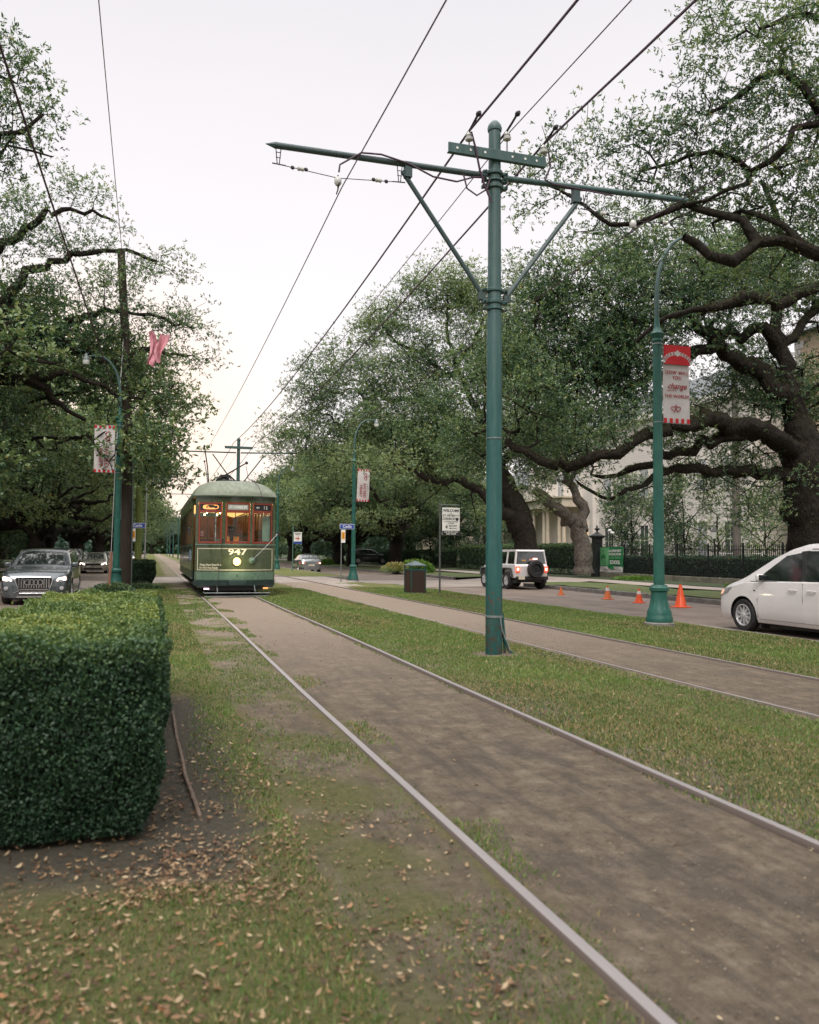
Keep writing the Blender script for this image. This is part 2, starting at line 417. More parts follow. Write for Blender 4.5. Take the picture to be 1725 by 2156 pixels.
M['concrete'] = mat_road('pale_concrete', (.38, .32, .275), (.31, .26, .225), (.25, .205, .175))
M['kerb'] = pm('kerb_concrete', (.22, .20, .185), (.15, .14, .13), 4, .85, 0, .4, 40, dirt=(.07, .065, .055))

YN0, YN1, YF0, YF1 = -14, 37.2, 46.2, 420    # near and far medians
def hgt(x, y):
    # gentle lumps of real ground; level right beside the rails
    h = .022*math.sin(x*1.7+.5*y)*math.sin(y*.9-x*.6) + .010*math.sin(x*5.1+1)*math.sin(y*4.3)
    for c in (2.27, 6.35):
        d = abs(x-c); h *= min(1, max(.15, abs(d-.8)/.8))
    if x > 8: h += -.075*((x-8)/2.9)**1.5
    if x < -.7: h += -.07*(-.7-x)
    return h
def sheet(name, x0, x1, y0, y1, nx, ny, zf, mat, ys=None):
    mb = MB()
    mb.grid(lambda u, v: (x0+(x1-x0)*u, (y0+(y1-y0)*v) if ys is None else ys(v), zf(x0+(x1-x0)*u, (y0+(y1-y0)*v) if ys is None else ys(v))), nx, ny)
    o = mb.build(name, mat, smooth=True, fixn=False); o['kind'] = 'structure'; return o
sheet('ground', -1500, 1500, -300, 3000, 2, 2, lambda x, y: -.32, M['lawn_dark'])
def nose(name, y0, y1, nx, ny, lumpy):
    # a median with kerbed skirt
    ysf = (lambda v: y0+(y1-y0)*(v**1.7)) if lumpy else (lambda v: y0+(y1-y0)*v)
    mb = MB(); x0, x1 = -1.72, 10.9
    mb.grid(lambda u, v: (x0+(x1-x0)*u, ysf(v), hgt(x0+(x1-x0)*u, ysf(v)) if lumpy else 0), nx, ny)
    o = mb.build(name, M['median'], smooth=True, fixn=False); o['kind'] = 'structure'
nose('median_grass', YN0, YN1, 150, 420, True)
nose('far_median_grass', YF0, YF1, 8, 40, False)
kb = MB()
for x0, x1 in ((-1.86, -1.72), (10.9, 11.04)):
    zt = -.075
    kb.box(x0, x1, YN0, YN1, -.3, zt); kb.box(x0, x1, YF0, YF1, -.3, .02)
kb.box(-1.72, 10.9, YF0-.16, YF0-.002, -.3, .012)
kb.build('median_kerb', M['kerb'], bevel=.02)['kind'] = 'structure'
sheet('left_street', -7.2, -1.8, -20, 420, 4, 4, lambda x, y: -.20, M['road'])
sheet('right_street', 11.0, 17.6, -20, 420, 4, 4, lambda x, y: -.24, M['road'])
def cz(x, y):
    if x < -1.86: return -.196
    if x > 11: return -.236
    if x < -.9: return -.196+.19*(x+1.86)/.96
    if x > 9.4: return -.236+.23*(11.04-x)/1.64
    return -.006
def cross():
    mb = MB(); xs = [-90, -7.2, -1.86, -.9, 2, 5, 9.4, 11.04, 17.6]
    vs = []; 
    for y in (YN1+.002, YF0-.16):
        for x in xs: vs.append((x, y, cz(x, y)))
    n = len(xs); fs = [(i, i+1, n+i+1, n+i) for i in range(n-1)]
    mb.add(vs, fs); o = mb.build('cross_street', M['concrete'], fixn=False); o['kind'] = 'structure'
cross()
# strip of paving beside the far track, leading to the crossing
mb = MB(); mb.add([(7.30, 24.5, .004), (8.05, 27.6, .004), (8.35, 30, .004), (8.55, YN1, .004), (7.26, YN1, .004)], [(0, 1, 2, 3, 4)])
mb.build('paved_stop_strip', M['concrete'], fixn=False)['kind'] = 'structure'
# verges, pavements, lawns
for nm, s, x0, x1 in (('right_verge', 1, 17.74, 21.4), ('left_verge', -1, -9.4, -7.32)):
    for y0, y1 in ((-20, 37.2), (46.5, 420)):
        sheet(nm, x0, x1, y0, y1, 6, 60, lambda x, y: -.06+.03*math.sin(x*1.3+y*.7)+.02*math.sin(y*2.1), M['lawn'])
kb = MB()
for y0, y1 in ((-20, 37.2), (47, 420)):
    kb.box(17.6, 17.74, y0, y1, -.4, -.07); kb.box(-7.32, -7.18, y0, y1, -.4, -.03)
kb.build('street_kerb', M['kerb'], bevel=.02)['kind'] = 'structure'
sheet('sidewalk', 21.4, 23.4, -20, 420, 2, 60, lambda x, y: -.01+.02*math.sin(y*.35), M['concrete'])
sheet('street_apron', 17.6, 21.4, 37.2, 46.5, 4, 4, lambda x, y: -.236+.24*(x-17.6)/3.8, M['concrete'])
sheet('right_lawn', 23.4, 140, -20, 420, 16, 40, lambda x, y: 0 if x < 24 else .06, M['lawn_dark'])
for y0, y1 in ((-20, 37.2), (47, 420)):
    sheet('left_sidewalk', -11.0, -9.4, y0, y1, 2, 10, lambda x, y: .0, M['concrete'])
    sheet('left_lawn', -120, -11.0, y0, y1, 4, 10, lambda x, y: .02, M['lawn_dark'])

# rails: one object each
def rail_mat():
    m, nt, out = new_mat('running_rail_steel'); p = wpos(nt)
    mp = node(nt, 'ShaderNodeMapping'); mp.inputs['Scale'].default_value = (30, .6, 30); lk(nt, p, mp.inputs[0])
    n1 = noise(nt, mp.outputs[0], 3, 5, .6); g = node(nt, 'ShaderNodeNewGeometry'); sep = node(nt, 'ShaderNodeSeparateXYZ'); lk(nt, g.outputs['Normal'], sep.inputs[0])
    top = sstep(nt, sep.outputs['Z'], .55, .9)
    b = node(nt, 'ShaderNodeBsdfPrincipled')
    lk(nt, mixc(nt, top, mixc(nt, n1.outputs['Fac'], (.075, .058, .05), (.13, .10, .085)), mixc(nt, n1.outputs['Fac'], (.27, .25, .245), (.45, .415, .41))), b.inputs['Base Color'])
    lk(nt, math_(nt, 'MULTIPLY', top, .6), b.inputs['Metallic']); lk(nt, math_(nt, 'SUBTRACT', .75, math_(nt, 'MULTIPLY', top, .30)), b.inputs['Roughness'])
    lk(nt, b.outputs[0], out.inputs['Surface']); return m
M['rail'] = rail_mat()
RL = ['polished left rail of the track the streetcar runs on', 'right rail of the track the streetcar runs on',
      'left rail of the empty second track, half buried in dirt', 'right rail of the empty second track beside the kerb side grass']
for x, lb in zip(RAILS, RL):
    mb = MB(); w = .0265 if x < 5 else .021; top = {0: .014, 1: .032, 2: .004, 3: .026}[RAILS.index(x)]
    prof = [(x-w-.01, -.08), (x-w-.01, top-.03), (x-w, top-.005), (x-w+.004, top), (x+w-.004, top), (x+w, top-.005), (x+w+.01, top-.03), (x+w+.01, -.08)]
    n = 60; vs = []
    ys = [-12+(i/n)**2*430 for i in range(n+1)]
    for yy in ys:
        for (a, z) in prof: vs.append((a+.012*math.sin(yy*.35+x), yy, z+.004*math.sin(yy*.6)))
    k = len(prof); fs = [(i*k+j, i*k+j+1, (i+1)*k+j+1, (i+1)*k+j) for i in range(n) for j in range(k-1)]
    mb.add(vs, fs); o = mb.build('rail', M['rail'], smooth=True, fixn=True); tag(o, lb, 'rail', 'streetcar rails')
# ------------------------------------------------------------------ live oaks
LEAF_STOPS = [(0, (.010, .034, .024)), (.3, (.036, .085, .050)), (.5, (.092, .158, .078)), (.75, (.20, .27, .12)), (.9, (.28, .33, .16)), (1, (.40, .30, .12))]
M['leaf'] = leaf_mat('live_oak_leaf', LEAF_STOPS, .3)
M['leaf_far'] = leaf_mat('distant_oak_leaf', [(0, (.02, .05, .038)), (.4, (.05, .105, .064)), (.7, (.11, .18, .09)), (1, (.22, .25, .12))], .3)  # distance haze put into this and the next leaf colour
M['leaf_haze'] = leaf_mat('hazy_oak_leaf', [(0, (.07, .12, .10)), (.5, (.12, .19, .14)), (1, (.24, .28, .18))], .35)
M['moss_leaf'] = leaf_mat('limb_moss', [(0, (.018, .016, .008)), (.5, (.05, .045, .018)), (1, (.09, .10, .03))], .1, .9)
def bark_mat(name, c1, c2, moss):
    m, nt, out = new_mat(name); tc = node(nt, 'ShaderNodeTexCoord'); v = tc.outputs['Object']
    n1 = noise(nt, v, 5, 6, .7); n2 = noise(nt, v, 1.1, 4, .6)
    mp = node(nt, 'ShaderNodeMapping'); mp.inputs['Scale'].default_value = (14, 14, 3.5); lk(nt, v, mp.inputs[0])
    vo = node(nt, 'ShaderNodeTexVoronoi'); vo.inputs['Scale'].default_value = 1.4; lk(nt, mp.outputs[0], vo.inputs['Vector'])
    g = node(nt, 'ShaderNodeNewGeometry'); sep = node(nt, 'ShaderNodeSeparateXYZ'); lk(nt, g.outputs['Normal'], sep.inputs[0])
    col = mixc(nt, sstep(nt, n1.outputs['Fac'], .3, .7), c1, c2)
    col = mixc(nt, sstep(nt, vo.outputs['Distance'], .1, .5, .55, 0), col, (.012, .010, .008))
    up = sstep(nt, math_(nt, 'ADD', sep.outputs['Z'], math_(nt, 'MULTIPLY', math_(nt, 'SUBTRACT', n2.outputs['Fac'], .5), 1.6)), .2, .8, 0, .8)
    col = mixc(nt, up, col, moss)
    b = node(nt, 'ShaderNodeBsdfPrincipled'); lk(nt, col, b.inputs['Base Color']); b.inputs['Roughness'].default_value = .92
    b.inputs['Specular IOR Level'].default_value = .15
    bp = node(nt, 'ShaderNodeBump'); bp.inputs['Strength'].default_value = .9; bp.inputs['Distance'].default_value = .05
    lk(nt, math_(nt, 'ADD', vo.outputs['Distance'], n1.outputs['Fac']), bp.inputs['Height']); lk(nt, bp.outputs[0], b.inputs['Normal'])
    lk(nt, b.outputs[0], out.inputs['Surface']); return m
M['bark'] = bark_mat('oak_bark', (.013, .011, .009), (.036, .029, .024), (.018, .018, .008))
M['bark_grey'] = bark_mat('grey_bark', (.10, .088, .075), (.21, .185, .16), (.075, .06, .03))

def smooth_path(pts, step=.35, wob=.05, rng=None):
    P = [np.array(p, float) for p in pts]; out = []
    for i in range(len(P)-1):
        p0 = P[max(i-1, 0)]; p1 = P[i]; p2 = P[i+1]; p3 = P[min(i+2, len(P)-1)]
        n = max(1, int(np.linalg.norm(p2-p1)/step))
        for k in range(n):
            t = k/n
            q = .5*((2*p1)+(-p0+p2)*t+(2*p0-5*p1+4*p2-p3)*t*t+(-p0+3*p1-3*p2+p3)*t**3)
            out.append(q)
    out.append(P[-1]); out = np.array(out)
    if rng is not None and len(out) > 2: out[1:-1] += rng.normal(0, wob, (len(out)-2, 3))
    return out

def grow_tree(limbs, tips, seed, rt=.0085, pw=2.25, reach=3.0):
    """limbs: list of (points, r0, r1). tips: (n,3) twig ends. Returns positions, parent, radius."""
    rng = np.random.default_rng(seed)
    cap = 200000; pos = np.zeros((cap, 3)); par = np.full(cap, -1); rmin = np.zeros(cap); n = 0
    for li, (pts, r0, r1) in enumerate(limbs):
        path = smooth_path(pts, .3, min(.11, .03+r0*.2) if li else .02, rng); st = 0; pr = -1
        if n:
            d = np.linalg.norm(pos[:n]-path[0], axis=1); pr = int(d.argmin()); 
            if d[pr] < .35: st = 1
        m = len(path)
        for i in range(st, m):
            pos[n] = path[i]; par[n] = pr; rmin[n] = r0+(r1-r0)*(i/(m-1))**.8; pr = n; n += 1
    nl = n
    dl = np.array([np.min(np.linalg.norm(pos[:nl]-t, axis=1)) for t in tips])
    order = np.argsort(dl)
    tipnode = np.zeros(len(tips), int)
    for ti in order:
        t = tips[ti]; d = np.linalg.norm(pos[:n]-t, axis=1)
        # prefer joints that lie lower and further in than the tip
        d2 = d + np.maximum(0, (pos[:n, 2]-t[2]))*.35
        j = int(d2.argmin()); L = d[j]; k = max(1, int(L/.28))
        a = pos[j]; bow = rng.normal(0, .10*L, 3); bow[2] = abs(bow[2])*.5 if t[2] < a[2]+.5 else -abs(bow[2])*.5
        pr = j
        for i in range(1, k+1):
            s = i/k; q = a*(1-s)+t*s+bow*math.sin(math.pi*s)
            if 0 < i < k: q = q+rng.normal(0, .03, 3)
            pos[n] = q; par[n] = pr; pr = n; n += 1
            if n >= cap-50: break
        tipnode[ti] = pr
    pos = pos[:n]; par = par[:n]; rmin = rmin[:n]
    acc = np.zeros(n); haskid = np.zeros(n, bool); haskid[par[par >= 0]] = True
    acc[~haskid] = rt**pw
    for i in range(n-1, -1, -1):
        if par[i] >= 0: acc[par[i]] += acc[i]
    rad = acc**(1/pw)
    rad = np.where(rmin > 0, np.maximum(rmin, np.minimum(rad, rmin*1.25)), rad)
    for i in range(n):
        if par[i] >= 0 and rad[i] > rad[par[i]]: rad[i] = rad[par[i]]
    return pos, par, rad

def skeleton_mesh(name, pos, par, rad, mat, parent, seed, rcut=0.0, knots=.10):
    rng = np.random.default_rng(seed+5); n = len(pos)
    kidsl = [[] for _ in range(n)]
    for i in range(n):
        if par[i] >= 0: kidsl[par[i]].append(i)
    V = []; Fc = []; off = 0
    starts = [(i, -1) for i in range(n) if par[i] < 0]
    while starts:
        s, pr = starts.pop(); chain = [pr] if pr >= 0 else []; i = s
        while True:
            chain.append(i); ks = kidsl[i]
            if not ks: break
            b = max(ks, key=lambda q: rad[q])
            for q in ks:
                if q != b and rad[q] > rcut: starts.append((q, i))
            i = b
        if len(chain) < 2: continue
        P = pos[chain]; r = rad[chain].copy()
        if pr >= 0: r[0] = min(r[0], r[1]*1.5)
        k = 12 if r.max() > .12 else (7 if r.max() > .04 else (4 if r.max() > .015 else 3))
        T = np.gradient(P, axis=0); T = unit(T)
        up = np.array([0, 0, 1.]) if abs(T[0, 2]) < .9 else np.array([1., 0, 0]); ang = np.arange(k)*2*np.pi/k
        if k >= 7: r = r*(1+rng.normal(0, knots*.5, len(r)))
        for q in range(len(P)):
            a = np.cross(T[q], up); a /= max(np.linalg.norm(a), 1e-9); b = np.cross(a, T[q]); up = b
            rr = r[q]*(1+(rng.normal(0, knots, k) if k >= 7 else 0)+(0 if k < 7 else .10*np.sin(ang*2+q*.35)))
            V.append(P[q]+np.outer(np.cos(ang)*rr, a)+np.outer(np.sin(ang)*rr, b))
        m = len(P); idx = np.arange(m*k).reshape(m, k)+off
        f = np.stack([idx[:-1], np.roll(idx[:-1], -1, 1), np.roll(idx[1:], -1, 1), idx[1:]], -1).reshape(-1, 4)
        Fc.append(f); off += m*k
    o = np_mesh(name, np.concatenate(V), np.concatenate(Fc), mat, None, parent); o.data.shade_smooth(); return o

def pad_tips(pads, dens, rng):
    """pads: (cx,cy,cz,rx,rz). twig ends filling flattened boughs"""
    T = []; C = []
    for (x, y, z, rx, rz) in pads:
        m = max(4, int(dens*rx*rx*rz*4.2))
        d = unit(rng.normal(0, 1, (m, 3))); q = rng.random((m, 1))**.42
        p = d*q*np.array([rx, rx*rng.uniform(.75, 1.1), rz*1.25])*(1+.22*np.sin(d[:, :1]*7+x)*np.sin(d[:, 1:2]*6+z)); p[:, 2] += .15*rz+.35*rz*np.sin(p[:, 0]*2.1+x)*np.cos(p[:, 1]*1.9+y)
        T.append(p+np.array([x, y, z])); C.append(np.full(m, rng.random()))
    return np.concatenate(T), np.concatenate(C)

def crown_mesh(name, tips, ctone, per, spread, L, Wd, mat, parent, rng, center, reach, tb=0.0):
    shoots = max(3, per//7); lv = 7; per = shoots*lv; n = len(tips)*per
    base = np.repeat(tips, shoots, 0); gs = rng.normal(0, 1, (len(base), 3))*np.array([spread, spread, spread*.6])
    sd = unit(unit(gs)+rng.normal(0, .5, gs.shape)+np.array([0, 0, .15]))        # direction of each shoot
    t = np.tile(np.linspace(0, 1, lv), len(base))[:, None]
    g = np.repeat(gs, lv, 0); sdr = np.repeat(sd, lv, 0); ct = np.repeat(ctone, per)
    c = np.repeat(base, lv, 0)+g+sdr*t*L*1.3
    d = unit(rng.normal(0, .75, (n, 3))+sdr*.9); c = c+d*L*.45
    nr = unit(np.cross(d, unit(rng.normal(0, 1, (n, 3)))))
    flip = nr[:, 2] < 0; nr[flip] *= -1
    nr = unit(nr+np.array([0, 0, .35])); nr = unit(nr-d*np.sum(nr*d, 1, keepdims=True))
    Ls = L*rng.uniform(.65, 1.25, n); Ws = Wd*rng.uniform(.7, 1.2, n)
    v, f = leaf_quads(c, d, nr, Ls, Ws)
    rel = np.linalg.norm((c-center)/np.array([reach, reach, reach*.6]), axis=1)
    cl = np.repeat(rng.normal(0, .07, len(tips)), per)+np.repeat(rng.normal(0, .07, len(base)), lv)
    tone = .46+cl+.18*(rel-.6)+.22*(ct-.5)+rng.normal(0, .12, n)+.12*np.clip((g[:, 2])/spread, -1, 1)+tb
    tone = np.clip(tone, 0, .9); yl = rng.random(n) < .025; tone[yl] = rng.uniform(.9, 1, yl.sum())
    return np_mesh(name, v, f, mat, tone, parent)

def oak(loc, limbs, pads, seed, label, dens=3.2, per=46, spread=.26, L=.085, Wd=.036, leaf='leaf', bark='bark', group='live oaks lining the avenue', name='live_oak', rcut=0, rt=.0085, tb=0.0, category='tree', moss=False, avoid=None):
    rng = np.random.default_rng(seed); root = empty(name, loc); tag(root, label, category, group)
    tips, ct = pad_tips(pads, dens, rng)
    if avoid is not None:
        x0, x1, y0, y1, z0, z1 = avoid; kp = ~((tips[:, 0] > x0) & (tips[:, 0] < x1) & (tips[:, 1] > y0) & (tips[:, 1] < y1) & (tips[:, 2] > z0) & (tips[:, 2] < z1)); tips = tips[kp]; ct = ct[kp]
    pos, par, rad = grow_tree(limbs, tips, seed, rt)
    skeleton_mesh('trunk', pos, par, rad, M[bark], root, seed, rcut)
    P = np.array([p[:3] for p in pads]); ctr = P.mean(0); rc = np.abs(P-ctr).max()+1.5
    # resurrection fern and moss along the tops of the heavy limbs
    big = np.where((rad > .085) & (np.arange(len(rad)) > 4))[0]
    if moss and len(big):
        k = min(16000, len(big)*60); idx = rng.choice(big, k); pp = par[idx]; tt = rng.random((k, 1)); base = pos[idx]*(1-tt)+pos[np.maximum(pp, 0)]*tt
        ax = unit(pos[idx]-pos[np.maximum(pp, 0)]+1e-6); o3 = rng.normal(0, 1, (k, 3))+np.array([0, 0, .7]); o3 = unit(o3-ax*np.sum(o3*ax, 1, keepdims=True))
        c = base+o3*(rad[idx]*rng.uniform(.9, 1.08, k))[:, None]; dd = unit(o3+rng.normal(0, .5, o3.shape)); nn = unit(np.cross(dd, rng.normal(0, 1, dd.shape)))
        v, f = leaf_quads(c+dd*.02, dd, nn, rng.uniform(.04, .11, k), rng.uniform(.012, .03, k)); np_mesh('limb_moss', v, f, M['moss_leaf'], rng.random(k), root)
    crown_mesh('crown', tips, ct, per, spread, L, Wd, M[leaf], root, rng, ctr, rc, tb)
    pass
    return root

def generic_oak(seed, Rr=9.0, H=13.5, nl=6, npad=62, trunk_h=2.6, tr=.62, low=3.6):
    rng = np.random.default_rng(seed); limbs = []; pads = []
    limbs.append(([(0, 0, -.1), (rng.normal(0, .1), rng.normal(0, .1), trunk_h*.5), (rng.normal(0, .2), rng.normal(0, .2), trunk_h)], tr, tr*.8))
    top = np.array(limbs[0][0][-1])
    for i in range(nl):
        a = 2*math.pi*(i+rng.uniform(-.25, .25))/nl; e = rng.uniform(.25, 1.0) if i % 3 else 1.6
        pts = [top-np.array([0, 0, .3])]; ln = Rr*rng.uniform(.75, .98); hz = H*rng.uniform(.30, .62) if i % 3 else H*.82
        if i % 3 == 0: ln *= .5
        for k in range(1, 6):
            s = k/5; rr = ln*s; zz = trunk_h+(hz-trunk_h)*(s**.7)+rng.normal(0, .35)
            aa = a+rng.normal(0, .13)
            pts.append(np.array([math.cos(aa)*rr, math.sin(aa)*rr, max(low-.4, zz)]))
        limbs.append((pts, tr*.55, .05))
        # side limbs
        for q in range(2):
            k = rng.integers(2, 4); p0 = pts[k]; a2 = a+rng.choice([-1, 1])*rng.uniform(.5, 1.0); l2 = ln*.42
            limbs.append(([p0, p0+np.array([math.cos(a2)*l2*.5, math.sin(a2)*l2*.5, rng.uniform(.2, 1.2)]), p0+np.array([math.cos(a2)*l2, math.sin(a2)*l2, rng.uniform(.2, 2.2)])], tr*.22, .035))
    for i in range(npad):
        u = rng.random()**.5; a = rng.random()*2*math.pi; rr = Rr*u*1.02
        zt = low+(H-low)*math.sqrt(max(0, 1-(rr/(Rr*1.1))**2))
        s = rng.random(); z = zt-.5 if s < .6 else low+(zt-low)*rng.random()
        pads.append((rr*math.cos(a), rr*math.sin(a), max(low, z), rng.uniform(1.1, 2.1), rng.uniform(.45, .85)))
    return limbs, pads
# ------------------------------------------------------------------ the individual oaks
def Wd_(px, py, Z):
    p = at(px, py, Z); return (p.x, p.y, p.z)
K = 1.0
def padlist(lst):
    return [(*Wd_(px, py, Z*K), rx*K, rz*K) for (px, py, Z, rx, rz) in lst]
def limb(lst, r0, r1): return ([Wd_(p[0], p[1], p[2]*K) for p in lst], r0*K, r1*K)

# tree beside the white minivan: trunk at the right edge of the view, long mossy limbs over the street
K = 1.17
T = (1728, 1215, 22)
limbs = [
 limb([T, (1716, 1150, 22), (1706, 1060, 22), (1698, 985, 22), (1690, 950, 22)], .74, .56),
 limb([(1690, 950, 22), (1630, 925, 21.2), (1560, 900, 20.5), (1490, 885, 19.8), (1430, 897, 19.2), (1385, 905, 18.8), (1330, 935, 18.4), (1270, 968, 18.3), (1200, 985, 18.6), (1130, 968, 18.9), (1070, 930, 19.2)], .30, .075),
 limb([(1695, 1010, 22), (1640, 1000, 21.8), (1580, 990, 21.4), (1520, 1005, 20.8), (1465, 985, 20.4), (1400, 992, 20.0), (1345, 1020, 19.6), (1290, 1046, 19.4), (1262, 1040, 19.3), (1225, 1022, 19.3)], .23, .035),
 limb([(1400, 992, 20), (1350, 985, 20.2), (1300, 1005, 20.4), (1245, 1000, 20.4)], .13, .04),
 limb([(1690, 950, 22), (1672, 880, 22), (1650, 830, 22), (1600, 790, 22), (1545, 752, 21.6), (1500, 725, 21.2), (1450, 748, 20.8), (1380, 790, 20.4), (1320, 815, 20.2), (1250, 800, 20.2)], .36, .06),
 limb([(1500, 725, 21.2), (1480, 690, 21), (1440, 660, 20.5), (1380, 665, 20.2), (1300, 700, 20)], .16, .05),
 limb([(1665, 860, 22), (1660, 790, 22), (1645, 730, 22.2), (1600, 700, 22.2), (1540, 700, 22), (1490, 690, 21.5)], .26, .10),
 limb([(1645, 730, 22.2), (1635, 650, 22.4), (1660, 560, 22.6), (1640, 470, 22.6), (1600, 380, 22.5)], .18, .05),
 limb([(1645, 730, 22.2), (1690, 680, 22.8), (1740, 620, 23.5)], .16, .08),
 limb([(1600, 905, 21), (1500, 925, 20.2), (1440, 960, 20), (1380, 965, 19.6)], .2, .08),
 limb([(1740, 600, 17.5), (1690, 625, 17.6), (1640, 640, 17.6), (1590, 622, 17.2), (1530, 640, 17), (1460, 650, 16.8), (1400, 672, 16.6), (1340, 720, 16.5)], .16, .04),
]
pads = padlist([
 (1120, 860, 19.5, 1.6, .6), (1190, 800, 20.5, 1.7, .7), (1280, 760, 20.8, 1.8, .7), (1100, 760, 20.5, 1.5, .7), (1160, 900, 19, 1.5, .5),
 (1250, 870, 19.5, 1.5, .5), (1330, 850, 20, 1.5, .5), (1350, 740, 20.5, 1.7, .7), (1150, 700, 21, 1.6, .7), (1240, 680, 21, 1.7, .7),
 (1330, 640, 21, 1.8, .7), (1180, 620, 21, 1.5, .6), (1410, 600, 21.5, 1.8, .8), (1500, 600, 22, 1.8, .8), (1260, 590, 21, 1.6, .6),
 (1600, 580, 22.5, 1.8, .8), (1690, 600, 23, 1.8, .8), (1350, 540, 21.5, 1.7, .7), (1450, 700, 21, 1.3, .5), (1570, 860, 22.5, 1.5, .5),
 (1100, 640, 21, 1.2, .6), (1040, 800, 20, 1.3, .6), (1050, 900, 19.5, 1.3, .5), (1250, 930, 20.5, 1.2, .4), (1400, 930, 21.5, 1.4, .4),
 (1480, 950, 22, 1.3, .4), (1560, 960, 23, 1.4, .4), (1420, 1010, 21.5, 1.1, .35), (1560, 1040, 21.5, .9, .6), (1600, 1060, 21.8, .7, .5), (1520, 1060, 21, .6, .4),
 (1200, 1000, 19.4, .8, .25), (1230, 1035, 19.3, .6, .2), (1680, 780, 24, 1.6, .7), (1740, 850, 24, 1.6, .8), (1560, 800, 24, 1.4, .6), (1470, 820, 23, 1.3, .5),
 (1610, 700, 24, 1.5, .7), (1700, 960, 25, 1.5, .7), (1640, 1010, 24, 1.2, .5)])
rg15 = np.random.default_rng(98)
pads = [(x+rg15.normal(0, .4), y+rg15.normal(0, .9), z+rg15.normal(0, .35), rx*rg15.uniform(.5, .9), rz*rg15.uniform(1.0, 1.6)) for (x, y, z, rx, rz) in pads for _ in (0, 1)]
oak((0, 0, 0), limbs, pads, 11, 'massive live oak with mossy sprawling limbs rising behind the white minivan', per=84, dens=7, spread=.23, L=.09, Wd=.038, moss=True)

# nearer oak whose trunk stands just outside the frame: its boughs fill the upper right corner
K = 1.0
T = (2210, 1340, 13.5)
limbs = [
 limb([T, (2190, 1150, 13.6), (2150, 950, 13.6), (2100, 800, 13.6)], .6, .48),
 limb([(2100, 800, 13.6), (1960, 640, 13.7), (1820, 545, 13.6), (1725, 520, 13.6), (1660, 508, 13.5), (1600, 520, 13.4), (1545, 538, 13.2), (1505, 545, 13.1), (1468, 520, 13.1), (1440, 498, 13.1)], .215, .06),
 limb([(1960, 640, 13.7), (1900, 480, 13.8), (1800, 330, 14), (1725, 260, 14), (1650, 300, 14), (1590, 360, 14), (1520, 400, 13.9), (1440, 430, 13.7)], .14, .03),
 limb([(1900, 480, 13.8), (1850, 250, 14), (1780, 90, 14), (1700, 30, 14), (1600, 60, 13.8)], .12, .03),
 limb([(1725, 260, 14), (1690, 190, 14), (1640, 150, 14), (1560, 200, 14), (1490, 240, 13.8)], .09, .03),
 limb([(1600, 520, 13.4), (1560, 470, 13.6), (1480, 430, 13.8), (1400, 445, 13.9), (1340, 470, 14), (1290, 480, 14.1), (1230, 440, 14.2), (1180, 395, 14.3), (1130, 380, 14.4)], .085, .022),
 limb([(1590, 360, 14), (1500, 330, 14), (1420, 340, 14.1), (1350, 360, 14.2)], .06, .02),
 limb([(1725, 520, 13.6), (1650, 470, 13.9), (1560, 440, 14.2), (1500, 470, 14.3)], .08, .03)]
pads = padlist([
 (1500, 40, 14, .75, .4), (1580, 110, 14, .9, .45), (1470, 130, 14, .6, .35), (1660, 60, 14, .9, .5), (1720, 150, 14.5, .9, .5),
 (1490, 215, 14, .7, .35), (1560, 260, 14, .9, .4), (1640, 230, 14.3, .9, .45), (1720, 280, 14.5, .9, .5), (1450, 290, 14, .6, .3),
 (1500, 350, 14.2, .8, .35), (1600, 370, 14.4, .9, .4), (1700, 400, 14.6, .9, .5), (1400, 330, 14.2, .7, .35), (1330, 300, 14.3, .65, .35),
 (1260, 310, 14.4, .6, .3), (1190, 340, 14.5, .6, .3), (1120, 350, 14.5, .4, .28), (1095, 400, 14.5, .32, .3), (1150, 420, 14.4, .45, .25), (1090, 455, 14.5, .22, .2), (1230, 390, 14.3, .5, .3), (1180, 300, 14.5, .4, .25),
 (1300, 380, 14.3, .6, .3), (1380, 420, 14.2, .7, .3), (1450, 400, 14.3, .7, .3), (1530, 440, 14.3, .8, .35), (1620, 460, 14.5, .8, .35), (1700, 480, 14.6, .8, .4),
 (1470, 470, 18.5, .8, .35), (1390, 490, 18, .7, .3), (1310, 440, 14.5, .5, .25), (1740, 30, 14.5, .8, .5), (1800, 200, 14.5, 1, .6), (1800, 400, 14.5, 1, .6), (1250, 250, 14.5, .25, .2), (1350, 250, 14.4, .45, .3), (1420, 240, 14.3, .4, .3),
 (1560, 560, 15, .8, .3), (1660, 580, 15, .8, .35), (1320, 520, 15, .6, .3), (1240, 500, 15, .5, .3), (1450, 560, 19, .7, .3), (1900, 500, 14, 1.5, .6), (2050, 600, 13.5, 1.6, .7)])
oak((0, 0, 0), limbs, pads, 12, 'near oak over the upper right corner, one limb a broken stub by the lamp', dens=24, per=63, spread=.15, L=.076, Wd=.027, moss=True, rt=.0055, tb=.05)

# left street: near oak reaching in at the upper left edge
T = (-560, 1400, 12)
limbs = [limb([T, (-540, 1100, 12), (-480, 900, 12.5), (-380, 700, 13)], .55, .42),
 limb([(-380, 700, 13), (-200, 520, 13.5), (-60, 420, 14), (40, 270, 14), (90, 240, 14)], .2, .03),
 limb([(-200, 520, 13.5), (-100, 260, 13.8), (0, 160, 14)], .14, .03),
 limb([(-60, 420, 14), (20, 320, 14), (110, 330, 14)], .06, .015)]
pads = padlist([(10, 140, 14, .6, .35), (60, 190, 14, .55, .35), (95, 260, 14, .4, .3), (30, 260, 14, .6, .4), (-60, 180, 14, .9, .6), (-60, 320, 14, .9, .5), (20, 360, 14, .3, .15), (90, 320, 14, .22, .12), (-200, 250, 14, 1.4, .7), (-250, 450, 13.5, 1.5, .7), (-400, 500, 13, 1.8, .8), (0, 90, 14, .3, .2)])
